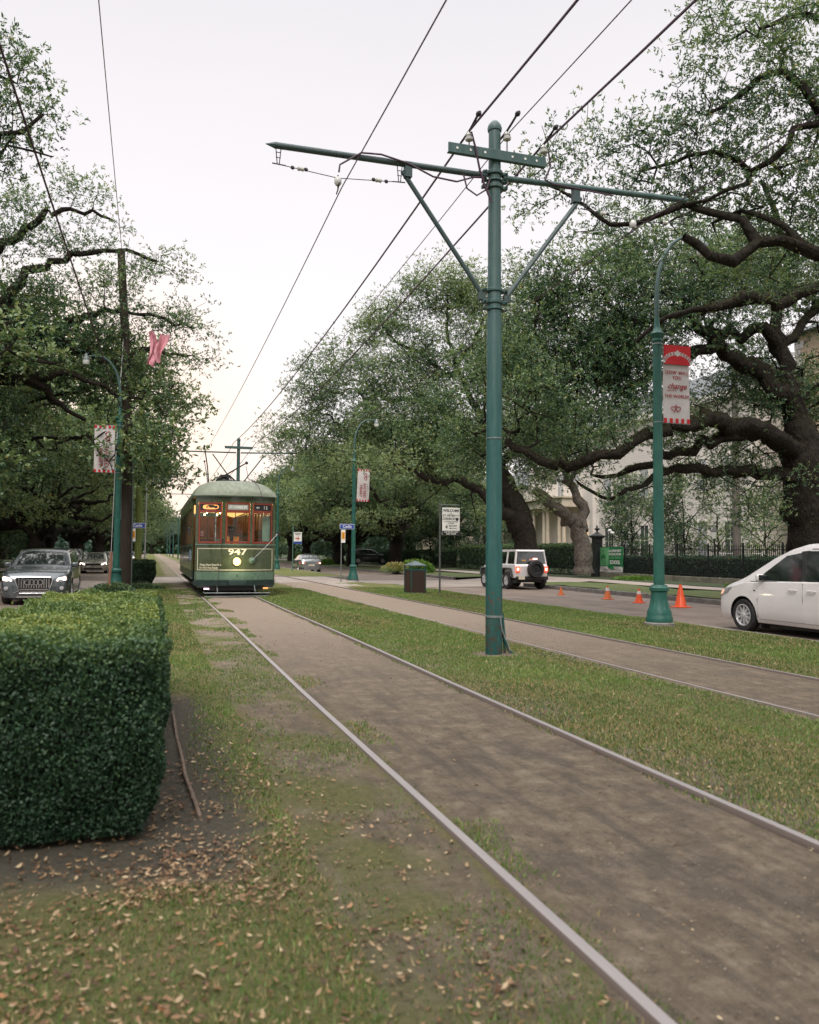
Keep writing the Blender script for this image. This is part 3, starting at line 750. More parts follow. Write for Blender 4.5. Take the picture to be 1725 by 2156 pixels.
oak((0, 0, 0), limbs, pads, 13, 'leafy oak bough reaching in at the upper left corner above the street', dens=24, per=56, spread=.15, L=.082, Wd=.03, rt=.0055, tb=.05)

# left street: big oak behind the lamp and wooden pole, trunk just out of view
K = 1.38
T = (-330, 1290, 19)
limbs = [limb([T, (-330, 1150, 19), (-310, 1000, 19), (-270, 900, 19)], .8, .62),
 limb([(-270, 900, 19), (-150, 830, 19.2), (-30, 800, 19.5), (60, 800, 19.7), (110, 840, 20), (150, 872, 20.2), (180, 884, 20.4)], .34, .05),
 limb([(-270, 900, 19), (-130, 720, 19.6), (0, 660, 20), (90, 700, 20.4), (170, 740, 20.8), (250, 760, 21.2), (330, 740, 21.6), (390, 750, 22)], .30, .04),
 limb([(60, 800, 19.7), (120, 790, 20), (180, 800, 20.3), (240, 830, 20.6), (300, 840, 21)], .12, .03),
 limb([(-130, 720, 19.6), (-40, 560, 20), (60, 470, 20.4), (150, 440, 20.8), (230, 460, 21)], .18, .03),
 limb([(0, 660, 20), (60, 580, 20.4), (150, 540, 20.8), (240, 530, 21.2), (330, 550, 21.6)], .15, .03),
 limb([(90, 700, 20.4), (200, 660, 21), (300, 660, 21.5), (400, 690, 22)], .10, .03),
 limb([(-30, 800, 19.5), (40, 760, 19.3), (130, 770, 19.3)], .1, .03)]
pads = padlist([
 (60, 440, 20.5, .9, .35), (150, 390, 20.8, .8, .3), (210, 420, 21, .7, .3), (250, 480, 21, .5, .25), (100, 500, 20.6, 1, .35), (20, 520, 20.4, 1, .4), (190, 500, 21, .8, .3),
 (330, 560, 21.6, .9, .32), (380, 585, 21.8, .5, .25), (290, 590, 21.5, .8, .3), (220, 600, 21, 1, .35), (130, 620, 20.6, 1.1, .4), (40, 620, 20.4, 1.1, .4), (-20, 700, 20, 1.2, .5),
 (100, 720, 20.4, 1.2, .4), (200, 700, 21, 1.2, .4), (290, 680, 21.5, 1.1, .4), (370, 680, 22, .9, .35), (430, 710, 22.2, .6, .3), (410, 650, 22, .5, .25), (330, 760, 21.8, 1.1, .4), (420, 770, 22.2, .6, .3),
 (240, 790, 21.2, 1.2, .4), (150, 820, 20.4, 1.0, .35), (60, 860, 20, 1.1, .35), (-20, 860, 19.6, 1.2, .5), (300, 850, 21.5, 1.1, .4), (370, 840, 22, .9, .35), (340, 920, 22, .9, .4), (270, 940, 21.5, 1, .4), (380, 930, 22.3, .5, .3),
 (0, 780, 20, 1, .4), (-120, 600, 19.6, 1.5, .6), (-120, 480, 20, 1.3, .6), (-200, 760, 19.2, 1.6, .6), (0, 440, 20.2, .7, .3), (-300, 650, 19, 1.8, .8), (310, 1000, 22.2, .7, .4), (360, 990, 22.6, .5, .4)])
oak((0, 0, 0), limbs, pads, 14, 'broad live oak with dark limbs spreading behind the left lamp post and wooden pole', dens=7, per=84, spread=.25, L=.098, Wd=.04, moss=True, avoid=(-4.2, 0, 16, 32, 2.6, 7.2), rt=.007, tb=.05)

# oak with the thick leaning trunk behind the white off-roader, crown against the sky
K = 1.16
T = (1120, 1213, 39.5)
limbs = [limb([T, (1108, 1150, 39.5), (1095, 1090, 39.5), (1070, 1030, 39.5), (1050, 990, 39.5)], .66, .42),
 limb([(1105, 1130, 39.5), (1060, 1080, 38.8), (1010, 1035, 38), (960, 1010, 37.4), (920, 1015, 37), (870, 990, 36.5), (810, 960, 36)], .36, .08),
 limb([(1050, 990, 39.5), (1010, 930, 39.8), (960, 880, 40), (900, 850, 40.2), (830, 840, 40.4), (760, 830, 40.6)], .26, .06),
 limb([(1050, 990, 39.5), (1000, 860, 40.5), (960, 760, 41), (940, 690, 41.2), (945, 640, 41.3)], .24, .05),
 limb([(960, 760, 41), (1000, 720, 41), (1020, 670, 41), (1060, 640, 41)], .11, .04),
 limb([(940, 790, 41), (880, 740, 41), (830, 720, 41), (800, 670, 41)], .12, .04),
 limb([(1050, 990, 39.5), (1120, 900, 40), (1180, 850, 40), (1240, 800, 40)], .22, .06)]
pads = padlist([
 (940, 610, 41.2, 1.6, .8), (985, 640, 41, 1.5, .8), (900, 650, 41, 1.5, .8), (1040, 650, 41, 1.4, .8), (810, 660, 41, 1.3, .7), (780, 700, 41, 1.5, .8), (850, 700, 41, 1.4, .7), (1000, 720, 41, 1.6, .9), (1080, 720, 41, 1.6, .9),
 (720, 760, 40.8, 1.6, .8), (790, 780, 40.8, 1.9, .9), (870, 770, 41, 1.9, .9), (950, 790, 41, 1.9, .9), (1040, 800, 41, 1.9, .9), (1120, 800, 41, 1.9, .9),
 (660, 830, 40, 1.6, .8), (720, 850, 39.5, 1.9, .8), (800, 860, 39, 1.9, .8), (880, 870, 39, 1.9, .8), (960, 880, 39, 1.9, .9), (1050, 880, 39, 1.9, .9), (640, 880, 40, 1.5, .7),
 (680, 920, 39, 1.8, .7), (760, 930, 38, 1.9, .7), (840, 930, 38, 1.9, .8), (920, 940, 38, 1.9, .8), (1000, 960, 38, 1.8, .7), (620, 930, 40, 1.5, .7), (700, 975, 38, 1.5, .5), (780, 985, 37, 1.5, .5), (860, 990, 37, 1.2, .4),
 (1080, 950, 40, 1.6, .8), (1150, 940, 40, 1.7, .8), (1150, 870, 40, 1.8, .9), (1210, 820, 40, 1.6, .8), (1200, 920, 41, 1.5, .7), (1130, 1010, 41, 1.2, .5), (930, 700, 41, 1.3, .5), (1010, 600, 41.5, .8, .5)])
rg15 = np.random.default_rng(99)
pads = [(x+rg15.normal(0, .5), y+rg15.normal(0, 1.2), z+rg15.normal(0, .45), rx*rg15.uniform(.55, 1.0), rz*rg15.uniform(1.0, 1.7)) for (x, y, z, rx, rz) in pads for _ in (0, 1)]
oak((0, 0, 0), limbs, pads, 15, 'tall live oak with a thick leaning trunk behind the white off-roader, sparse against the sky', dens=4.8, per=84, spread=.27, L=.105, Wd=.048, moss=True, rt=.010, tb=.11)

# forked grey tree by the iron gate pier
K = 1.14
T = (1231, 1208, 43)
limbs = [limb([T, (1228, 1165, 43), (1222, 1125, 43), (1210, 1098, 43)], .56, .42),
 limb([(1210, 1098, 43), (1180, 1080, 42.5), (1155, 1060, 42), (1135, 1040, 41.8), (1128, 1034, 41.6)], .34, .26),
 limb([(1222, 1115, 43), (1225, 1085, 43.3), (1215, 1050, 43.5), (1200, 1015, 43.8), (1180, 980, 44), (1160, 930, 44)], .34, .12),
 limb([(1200, 1015, 43.8), (1240, 960, 44), (1290, 920, 44)], .16, .05)]
pads = padlist([(1150, 930, 44, 2, .9), (1210, 950, 44, 1.8, .8), (1280, 920, 44, 1.8, .8), (1120, 990, 43, 1.6, .6), (1180, 890, 45, 2, .9), (1100, 960, 44, 1.8, .8), (1160, 1010, 44, 1.2, .4), (1320, 880, 44, 1.6, .7)])
oak((0, 0, 0), limbs, pads, 16, 'forked grey tree with a lopped limb beside the black gate pier', dens=5, per=50, spread=.3, L=.13, Wd=.06, rt=.012, bark='bark_grey')

# further oaks share three crowns
protos = []
def place_oak(k, x, y, rz, s, label, zs=1):
    r, used = protos[k]
    if used: r2 = copy_tree(r)
    else: r2 = r; protos[k][1] = True
    r2.location = (x, y, 0); r2.rotation_euler = (0, 0, rz); r2.scale = (s, s, s*zs)
    r2['label'] = label; return r2
for i, sd in enumerate((31, 32, 33)):
    lb, pd = generic_oak(sd, 9.2, 13 if i != 1 else 11.5, 7, 80)
    protos.append([oak((0, 0, 0), lb, pd, sd, 'oak', dens=4.2, per=52, spread=.34, L=.17, Wd=.085, rt=.012, rcut=.0, leaf='leaf' if i < 2 else 'leaf_far', tb=.12), False])
ordn = ['second', 'third', 'fourth', 'fifth', 'sixth', 'seventh', 'eighth', 'ninth', 'tenth', 'eleventh']
ly = [36, 50, 64, 79, 95, 112, 132, 156, 185, 225, 280]
for i, y in enumerate(ly):
    place_oak([1, 0, 1, 0, 1, 2, 2, 2, 2, 2, 2][i], -8.3+((-1)**i)*.4, y, i*1.9+.6, [1.0, .95, 1, .92, .95, 1, 1, 1, 1.05, 1.1, 1.2][i],
              ['oak leaning over the parked dark cars on the left street', 'dark trunked oak nearest behind the grey oncoming car'][i] if i < 2 else 'oak in the left row, %s along from the grey oncoming car' % ordn[i-1])
ry = [69, 82, 92, 108, 125, 145, 170, 200, 240, 290]
for i, y in enumerate(ry):
    place_oak([0, 1, 0, 1, 2, 2, 2, 2, 2, 2][i], 20+((-1)**i)*.4, y, i*2.3+.2, [.98, .92, 1, .95, 1, 1.05, 1.05, 1.1, 1.15, 1.2][i],
              ['wide trunked oak standing behind the litter bin across the right street', 'oak behind the banner lamp post near the crossing'][i] if i < 2 else 'oak in the right row, %s past the litter bin' % ordn[i-1])
# second rank behind the houses and beyond the left pavement
for i, (x, y, s, k) in enumerate(((-17, 30, 1.0, 1), (-18, 48, 1.1, 0), (-17, 70, 1.1, 1), (-18, 95, 1.2, 2), (-20, 130, 1.3, 2))):
    place_oak(k, x, y, i*1.3, s, 'oak in the gardens left of the street, %s from the near end' % (['first']+ordn)[i])
for i, (x, y, s, k) in enumerate(((31, 84, .9, 1), (34, 108, 1.1, 0), (32, 130, 1.1, 2), (62, 62, 1.1, 1), (44, 30, .9, 1), (58, 90, 1.2, 2))):
    place_oak(k, x, y, i*1.7+.4, s, ['garden oak behind the hedge beyond the white porch', 'garden oak left of the porch house, further back', 'garden oak seen past the silver saloon', 'oak behind the white house roof', 'oak behind the fence beside the quoined house', 'oak behind the porch house'][i])
# the avenue bends away: trees close the view
rg = np.random.default_rng(5)
for i in range(9):
    x = -34+i*8.5; y = 380+rg.uniform(-15, 15)
    place_oak(2, x, y, i*1.1, 1.25, 'distant oak closing the end of the avenue, %s from the left' % (['first']+ordn)[i])

for i, (x, y, k) in enumerate(((-9, -14, 0), (19.5, -13, 1), (-8.5, -32, 1), (20, -34, 0))):
    place_oak(k, x, y, i*1.3, 1, ['oak behind the viewpoint left, seen only in window reflections', 'oak behind the viewpoint right, seen only in window reflections', 'oak far behind the viewpoint left, mirrored in windscreens', 'oak far behind the viewpoint right, mirrored in windscreens'][i])

def woodland():
    rng = np.random.default_rng(77); n = 90000
    k = rng.integers(0, 3, n); X = np.where(k == 0, rng.uniform(-60, -22, n), np.where(k == 1, rng.uniform(56, 110, n), rng.uniform(-60, 90, n)))
    Y = np.where(k == 2, rng.uniform(395, 430, n), 40+300*rng.random(n)**1.4); top = 8+2.5*np.sin(X*.21)*np.sin(Y*.13)+2*np.sin(Y*.31+X*.17)
    top = np.where(k == 2, top+3, top); Z = top*rng.random(n)**.8
    c = np.stack([X, Y, Z], 1); d = unit(rng.normal(0, 1, c.shape)); nr = unit(np.cross(d, rng.normal(0, 1, c.shape))); L = rng.uniform(.5, 1.1, n)*(1+Y/300)
    v, f = leaf_quads(c, d, nr, L, L*.6); tn = np.where(k == 2, .55+.03*Z, .02+.02*Z)+rng.normal(0, .12, n); o = np_mesh('distant_woodland', v, f, M['leaf_far'], np.clip(tn, 0, 1)); tag(o, None, None, None, 'stuff')  # far end paler: its haze is put into the leaf tone
woodland()
# ------------------------------------------------------------------ overhead line poles
def cable(name, pts, r, mat, label, sag=0, group='overhead wires', n=14):
    mb = MB(); P = []
    for a, b in zip(pts[:-1], pts[1:]):
        a, b = Vector(a), Vector(b)
        for i in range(n):
            t = i/n; q = a.lerp(b, t); q.z -= sag*4*t*(1-t); P.append(q)
    P.append(Vector(pts[-1])); mb.tube(P, r, 5)
    o = mb.build(name, mat, smooth=True); tag(o, label, 'wire', group); return o
PX = 4.57
def line_pole(y, label, detail=True):
    root = empty('line_pole', (PX if detail else PX-.17, y, 0)); tag(root, label, 'pole', 'overhead line poles between the tracks')
    mb = MB(); n = 20 if detail else 8
    mb.lathe([(.118, -.1), (.118, 1.52), (.112, 1.54), (.112, 3.5), (.109, 3.52), (.107, 4.7), (.098, 4.76), (.092, 6.0), (.086, 7.46)], n=n)
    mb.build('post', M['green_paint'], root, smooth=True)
    cap = MB(); cap.lathe([(.10, 7.45), (.105, 7.49), (.09, 7.54), (.05, 7.59), (.008, 7.61)], n=n); cap.build('finial_cap', M['green_paint'], root, smooth=True)
    mb = MB(); mb.tube([(-3.14, 0, 6.75), (-.13, 0, 6.78)], .043, 10 if detail else 6); mb.tube([(-3.26, 0, 6.75), (-3.14, 0, 6.75)], [.004, .043], 8)
    mb.build('cross_arm', M['arm_paint'], root, smooth=True)
    mb = MB(); mb.tube([(.13, 0, 6.78), (3.22, 0, 6.88)], .043, 10 if detail else 6)
    mb.build('cross_arm', M['green_paint'], root, smooth=True)
    for s in (-1, 1):
        mb = MB(); mb.tube([(s*.16, 0, 5.02), (s*1.38, 0, 6.66)], .034, 8 if detail else 5)
        if detail: mb.box(s*1.30-.05, s*1.30+.05, -.05, .05, 6.58, 6.79); mb.box(s*.19-.05, s*.19+.05, -.03, .03, 4.98, 5.08)
        mb.build('brace', M['arm_paint'], root, smooth=True)
    mb = MB(); mb.box(-.75, .75, -.13, -.105, 6.98, 7.12); mb.box(-.75, .75, -.105, -.06, 6.98, 6.995)
    mb.build('insulator_bar', M['green_paint'], root, bevel=.004 if detail else 0)
    if not detail: return root
    for x in (-.62, -.42, -.2, .22, .42, .6): MB().lathe([(.018, -.002), (.018, .002)], x, -.1335, 7.05, 8, axis='y').build('bolt_hole', M['white_ink'], root)
    for z0, hh in ((4.93, .05), (5.10, .045), (4.84, .02), (6.60, .05), (6.80, .05), (6.70, .025)):
        mb = MB(); mb.lathe([(.108, 0), (.118, .006), (.118, hh), (.108, hh+.006)], 0, 0, z0, 20)
        for s in (-1, 1):
            mb.box(s*.15-.04, s*.15+.04, -.045, .045, z0+.004, z0+hh-.004); mb.tube([(s*.16, -.09, z0+hh/2), (s*.16, .09, z0+hh/2)], .012, 6)
        mb.build('clamp', M['green_paint'], root, bevel=.004)
    mb = MB(); mb.lathe([(.121, 0), (.126, .004), (.126, .03), (.121, .034)], 0, 0, .50, 20); mb.build('band', M['galv'], root); mb = MB(); mb.lathe([(.116, 0), (.118, .003), (.118, .014), (.116, .017)], 0, 0, 3.0, 20)
    mb.build('band', M['galv'], root)
    # number marks, rusty patches and the conduit kicking out at the foot
    mb = MB(); mb.tube([(.115, -.02, .56), (.128, -.03, .4), (.145, -.04, .2), (.19, -.07, .06), (.24, -.10, .0), (.26, -.11, -.06)], .022, 8); mb.tube([(.135, .01, .5), (.15, .01, .25), (.165, -.01, -.03)], .018, 8)
    mb.build('conduit', M['green_paint'], root, smooth=True)
    mb = MB(); mb.tube([(.05, -.123, .52), (.05, -.128, .44), (.07, -.13, .33), (.12, -.12, .22), (.17, -.10, .16), (.2, -.10, .05)], .006, 5); mb.build('ground_wire', M['cable_pale'], root)
    rg_ = random.Random(3)
    for k in range(9):
        a = rg_.uniform(3.6, 6.0); z = rg_.uniform(.52, .85); r_ = .1195; d = rg_.uniform(.008, .02)
        MB().add([(r_*math.cos(a+da), r_*math.sin(a+da), z+dz) for da, dz in ((-d*7, 0), (-d*2, -d), (d*6, -d*.6), (d*7, d*.5), (0, d))], [(0, 1, 2, 3, 4)]).build('rust_patch', pm('rust', (.20, .06, .02), (.09, .03, .015), 30, .9), root, fixn=False)
    # sagging feeder loop along the left arm
    mb = MB(); mb.tube([(-2.28, -.03, 6.50), (-2.27, -.04, 6.60), (-2.15, -.06, 6.68), (-1.98, -.06, 6.80), (-1.7, -.06, 6.82), (-1.3, -.06, 6.75), (-.95, -.06, 6.62), (-.6, -.06, 6.60), (-.35, -.06, 6.70), (-.18, -.06, 6.72)], .013, 6)
    mb.tube([(-.5, -.06, 6.72), (-.45, -.07, 6.52), (-.3, -.07, 6.44), (-.15, -.07, 6.55), (-.1, -.07, 6.7)], .012, 6)
    mb.tube([(-.42, -.15, 7.3), (-.36, -.15, 7.1), (-.28, -.12, 6.8), (-.2, -.1, 6.6), (-.1, -.12, 6.35)], .015, 6)
    mb.tube([(.78, -.15, 7.2), (.82, -.13, 7.0), (.75, -.1, 6.8), (.9, -.06, 6.78), (1.4, -.05, 6.77), (1.9, -.05, 6.75)], .013, 6)
    mb.build('feeder_loop', M['cable'], root, smooth=True)
    for x0, x1, zc in ((-3.09, -1.42, 6.510), (1.46, 3.14, 6.510)):
        xm = (x0+x1)/2-.03; mb = MB()
        mb.tube([(x0, 0, 6.500), (xm, 0, 6.430), (x1, 0, 6.500)], .006, 5)
        mb.tube([(x0-.08, 0, 6.505), (x0+.1, 0, 6.495)], .009, 5); mb.tube([(x1-.1, 0, 6.495), (x1+.08, 0, 6.505)], .009, 5)
        for q in (x0, x1):
            for e in (-.035, .035): mb.tube([(q+e, 0, 6.72), (q+e*.4, 0, 6.510)], .007, 5)
            for zz in (6.66, 6.59): mb.tube([(q-.033, 0, zz), (q+.033, 0, zz)], .006, 5)
        for q, sg in ((x0+.28, 1), (x1-.28, -1)):
            for dx in (-.09, .09): mb.lathe([(.012, -.02), (.03, 0), (.012, .02)], q+dx, 0, 6.483, 8, axis='y')
        mb.tube([(xm, -.0, 6.470), (xm, 0, 6.290)], .010, 6); mb.tube([(xm-.02, -.18, 6.290), (xm, 0, 6.270), (xm+.02, .18, 6.290)], .009, 6)
        mb.build('span_wire', M['dark_iron'], root, smooth=True)
        for q in (x0+.30, x1-.30):
            mb = MB(); mb.lathe([(.01, -.05), (.032, -.035), (.024, 0), (.032, .035), (.01, .05)], q, 0, 6.482, 10, axis='x'); mb.build('insulator', M['porcelain'], root, smooth=True)
        mb = MB(); mb.lathe([(.03, -.06), (.05, -.03), (.05, .02), (.03, .05), (.012, .06)], xm, 0, 6.390, 12); mb.build('insulator', M['porcelain'], root, smooth=True)
    for x, zb in ((-.44, 7.12), (.72, 7.12), (.14, 7.22)):
        mb = MB(); mb.lathe([(.02, .06), (.055, .07), (.06, .10), (.035, .12), (.05, .14), (.03, .17), (.02, .19)], x, -.12, zb, 12); mb.build('insulator', M['porcelain'], root, smooth=True)
        mb = MB(); mb.tube([(x, -.12, zb-.12), (x, -.12, zb+.07)], .009, 6); mb.tube([(x-.02, -.5, zb+.24), (x-.01, -.3, zb+.215), (x, -.12, zb+.20), (x, .2, zb+.19)], .018, 6)
        mb.lathe([(.022, -.05), (.04, 0), (.022, .05)], x-.02, -.52, zb+.24, 8, axis='y')
        mb.build('insulator_pin', M['dark_iron'], root, smooth=True)
    return root
POLES = [10.6, 45.3, 80, 115, 150, 186, 222, 260]
plab = ['tall green steel pole with wide cross arms and braces in the foreground grass', 'pole with cross arms showing just above the streetcar roof', 'pole down the line, first beyond the streetcar', 'pole down the line, second beyond the streetcar',
        'pole down the line, third beyond the streetcar', 'pole down the line, fourth beyond the streetcar', 'pole down the line, fifth beyond the streetcar', 'farthest pole down the line']
for i, (y, lb) in enumerate(zip(POLES, plab)): line_pole(y, lb, i == 0)
sp_ = [-25]+POLES
def run(x, z, r, mat, label, sag, dy=-.1):
    return cable('overhead_wire', [(x, y+dy, z) for y in sp_], r, mat, label, sag)
run(2.32, 6.27, .008, M['cable'], 'thin contact wire above the track of the streetcar', .28)
run(6.80, 6.27, .008, M['cable'], 'thin contact wire above the empty track, crossing the oak leaves', .28)
run(4.13, 7.32, .017, M['cable'], 'thick feeder cable on the left insulator of the pole bar', .42, -.12)
run(5.29, 7.32, .017, M['cable'], 'thick feeder cable on the right insulator of the pole bar', .42, -.12)
run(4.76, 7.42, .008, M['cable'], 'thin cable on the middle insulator beside the pole top', .36, -.12)
cable('overhead_wire', [(-1.0, -8, 11.4), (-1.25, 30.7, 12.1)], .011, M['cable_pink'], 'pinkish wire running straight up the picture from the wooden pole', .3)
cable('overhead_wire', [(-2.25, -3, 8.0), (-1.15, 29.7, 6.35)], .016, M['cable'], 'dark slack cable slanting through the upper left branches to the left lamp', .1)
cable('service_wire', [(-8, 30, 7.4), (2, 62, 6.0)], .01, M['cable'], 'thin wire crossing behind the streetcar roof at the left', .2, None)

# ------------------------------------------------------------------ lamp posts
def street_lamp(x, y, side, label, ang=0):
    root = empty('street_lamp', (x, y, -.02 if x > 0 else 0), ang); tag(root, label, 'lamp post', 'green fluted lamp posts')
    mb = MB(); mb.lathe([(.30, -.05), (.30, .03), (.275, .05)], n=24)
    mb.build('plinth', M['kerb'], root)
    mb = MB(); mb.lathe([(.262, .05), (.268, .12), (.25, .16), (.24, .22), (.245, .25), (.205, .34), (.175, .48), (.163, .60), (.16, .66), (.19, .68), (.195, .74), (.165, .77), (.15, .80)], n=32, flute=.06, fz=(.25, .62))
    mb.build('base', M['green_cast'], root, smooth=True)
    mb = MB(); mb.lathe([(.112, .80), (.108, 1.6), (.10, 3.2), (.092, 4.6), (.085, 5.78)], n=32, flute=.07, fz=(.8, 5.7)); mb.build('shaft', M['green_cast'], root, smooth=False)
    mb = MB(); mb.lathe([(.09, 5.78), (.11, 5.80), (.11, 5.83), (.09, 5.86), (.15, 5.93), (.155, 5.95), (.09, 6.0), (.06, 6.1), (.05, 6.3)], n=20); mb.build('collar', M['green_cast'], root, smooth=True)
    s = side; mb = MB(); mb.tube([(0, 0, 6.3), (0, 0, 6.55), (.015*s, 0, 6.95), (.07*s, 0, 7.3), (.19*s, 0, 7.63), (.37*s, 0, 7.88), (.56*s, 0, 8.02), (.80*s, 0, 8.07), (1.05*s, 0, 8.02)], [.05, .048, .045, .043, .04, .038, .035, .032, .03], 10)
    mb.build('arm', M['green_paint'], root, smooth=True)
    l = MB(); l.lathe([(.02, .16), (.05, .12), (.06, .06), (.11, .02), (.12, -.02), (.12, -.08)], 1.13*s, 0, 7.96, 16); h = l.build('lantern_cap', M['galv'], root, smooth=True)
    l = MB(); l.lathe([(.115, -.08), (.12, -.14), (.10, -.22), (.04, -.25), (.01, -.26)], 1.13*s, 0, 7.96, 16); l.build('lantern_glass', pm('frosted_glass', (.6, .62, .6), (.5, .52, .5), 6, .2), root, smooth=True)
    return root
street_lamp(9.84, 14.4, 1, 'fluted green lamp post holding the red topped banner, by the white minivan')
street_lamp(9.52, 39.6, 1, 'fluted green lamp post beyond the litter bin with a small white banner', R(0))
street_lamp(9.3, 64.0, 1, 'green lamp post partly hidden behind the streetcar right side')
street_lamp(-1.15, 29.7, -1, 'green lamp post left of the wooden pole, white banner on its left')
def heart_curve(cx, cz, r, tilt=0):
    P = []
    for i in range(25):
        t = 2*math.pi*i/24; x = 16*math.sin(t)**3/17; z = (13*math.cos(t)-5*math.cos(2*t)-2*math.cos(3*t)-math.cos(4*t))/17
        c, s_ = math.cos(tilt), math.sin(tilt); P.append((cx+r*(x*c-z*s_), 0, cz+r*(x*s_+z*c)))
    return P
def flat_line(mb, P, w, y):
    vs = []; n = len(P)
    for i, p in enumerate(P):
        a = Vector(P[max(i-1, 0)]); b = Vector(P[min(i+1, n-1)]); t = (b-a); t = Vector((t.x, 0, t.z)).normalized(); q = Vector((-t.z, 0, t.x))*w
        vs += [(p[0]+q.x, y, p[2]+q.z), (p[0]-q.x, y, p[2]-q.z)]
    mb.add(vs, [(2*i, 2*i+1, 2*i+3, 2*i+2) for i in range(n-1)])
def hearts(parent, cx, cz, r, y, rot=0):
    mb = MB()
    for sx_, tl in ((-.75, .12), (.75, -.12)):
        if rot: P = heart_curve(cx, cz+sx_*r*1.1, r, R(-90)+tl)
        else: P = heart_curve(cx+sx_*r, cz, r, tl)
        flat_line(mb, P, r*.13, y)
    if rot: flat_line(mb, [(cx+r*1.0, 0, cz-.3*r), (cx+r*1.5, 0, cz-.3*r)], r*.1, y)
    else: flat_line(mb, [(cx, 0, cz+r*.9), (cx, 0, cz+r*1.4)], r*.1, y); flat_line(mb, [(cx-.25*r, 0, cz+r*1.15), (cx+.25*r, 0, cz+r*1.15)], r*.08, y)
    mb.build('emblem', M['red_ink'], parent, fixn=False)
def cloth(name, x0, x1, z0, z1, y, mat, parent, amp=.018, taper=0):
    mb = MB()
    mb.grid(lambda u, v: (x0+(x1-x0)*u*(1-taper*(1-v)), y+amp*math.sin(u*5+v*3)*math.sin(v*2.6+.4), z0+(z1-z0)*v), 8, 16)
    return mb.build(name, mat, parent, smooth=True, fixn=False)
def brackets(root, x0, x1, zs):
    mb = MB()
    for z in zs:
        mb.tube([(x0, 0, z), (x1, 0, z)], .011, 6); mb.lathe([(.105, -.012), (.105, .012)], x0-(.09 if x1 > x0 else -.09), 0, z, 14)
    mb.build('bracket', M['galv'], root)
def stripes(root, x0, x1, z, h, y, n=9, mat='red_cloth'):
    w = (x1-x0)/n
    for i in range(0, n, 2): MB().box(x0+i*w, x0+(i+1)*w, y-.004, y, z, z+h).build('red_stripe', M[mat], root)
# the large banner
bn = empty('street_banner', (9.84, 14.4, .06)); tag(bn, 'tall banner with red arched top asking how will you change the world', 'banner')
yB = -.045
cloth('cloth_panel', .14, .77, 4.04, 5.66, 0, M['white_cloth'], bn, .012)
mb = MB(); mb.box(.14, .775, yB, yB+.022, 5.26, 5.66); mb.build('red_header', M['red_cloth'], bn)
mb = MB()
P = [(.457+.33*math.cos(a), 0, 5.27+.22*math.sin(a)) for a in np.linspace(.05, math.pi-.05, 25)]
flat_line(mb, P, .035, yB-.003); mb.add([(.43, yB-.005, 5.43), (.485, yB-.005, 5.43), (.495, yB-.005, 5.53), (.457, yB-.005, 5.56), (.42, yB-.005, 5.53)], [(0, 1, 2, 3, 4)])
mb.build('arch_emblem', M['white_cloth'], bn, fixn=False)
for word, a0, a1 in (('SACRE', 2.75, 1.85), ('COEUR', 1.29, .39)):
    for i, ch in enumerate(word):
        a = a0+(a1-a0)*i/4; text(ch, .07, M['red_ink'], bn, (.457+.33*math.cos(a), yB-.006, 5.27+.22*math.sin(a)), (R(90), -(a-math.pi/2)*.8, 0), name='arch_letter', bold=.002)
stripes(bn, .14, .765, 4.04, .10, -.018)
text('HOW WILL', .098, M['red_ink'], bn, (.457, -.022, 5.09), bold=.0015, space=1.15); text('YOU', .098, M['red_ink'], bn, (.457, -.022, 4.985), bold=.0015, space=1.15)
text('change', .175, M['red_ink'], bn, (.457, -.022, 4.81), bold=.001, shear=.38, sx=.95)
mb = MB(); flat_line(mb, [(.20+.25*t, 0, 4.70+.03*math.sin(t*2)) for t in np.linspace(0, 1, 8)], .005, -.021); mb.build('underline', M['red_ink'], bn, fixn=False)
text('THE WORLD?', .09, M['red_ink'], bn, (.457, -.022, 4.60), bold=.0015, space=1.1)
hearts(bn, .43, 4.34, .066, -.021); brackets(bn, .1, .78, (5.66, 4.04))
def heart_banner(x, y, z, s, label, tilt=0):
    b = empty('street_banner', (x, y, z)); tag(b, label, 'banner', 'white sacred heart banners'); b.rotation_euler = (0, tilt, 0)
    x0, x1 = (.14, .76) if s > 0 else (-.80, -.14)
    cloth('cloth_panel', x0, x1, 0, 1.62, 0, M['white_cloth'], b, .012); stripes(b, x0, x1, 0, .10, -.018); stripes(b, x0, x1, 1.52, .10, -.018)
    cx = (x0+x1)/2
    hearts(b, cx+.10, 1.24, .095, -.022, 1)
    text('SACRED', .20, M['red_ink'], b, (cx+.07, -.022, .55), (R(90), R(90), 0), bold=.001); text('HEART', .20, M['red_ink'], b, (cx-.12, -.022, .52), (R(90), R(90), 0), bold=.001)
    text('ACADEMY OF THE', .058, M['grey_ink'], b, (cx+.21, -.022, .58), (R(90), R(90), 0), space=1.3)
    brackets(b, .1*s, x1 if s > 0 else x0, (1.62, 0))
heart_banner(9.52, 39.6, 3.94, 1, 'small sacred heart banner hanging on the lamp post past the litter bin', R(2))
heart_banner(-1.15, 29.7, 4.06, -1, 'white sacred heart banner on the left lamp post under the branches')

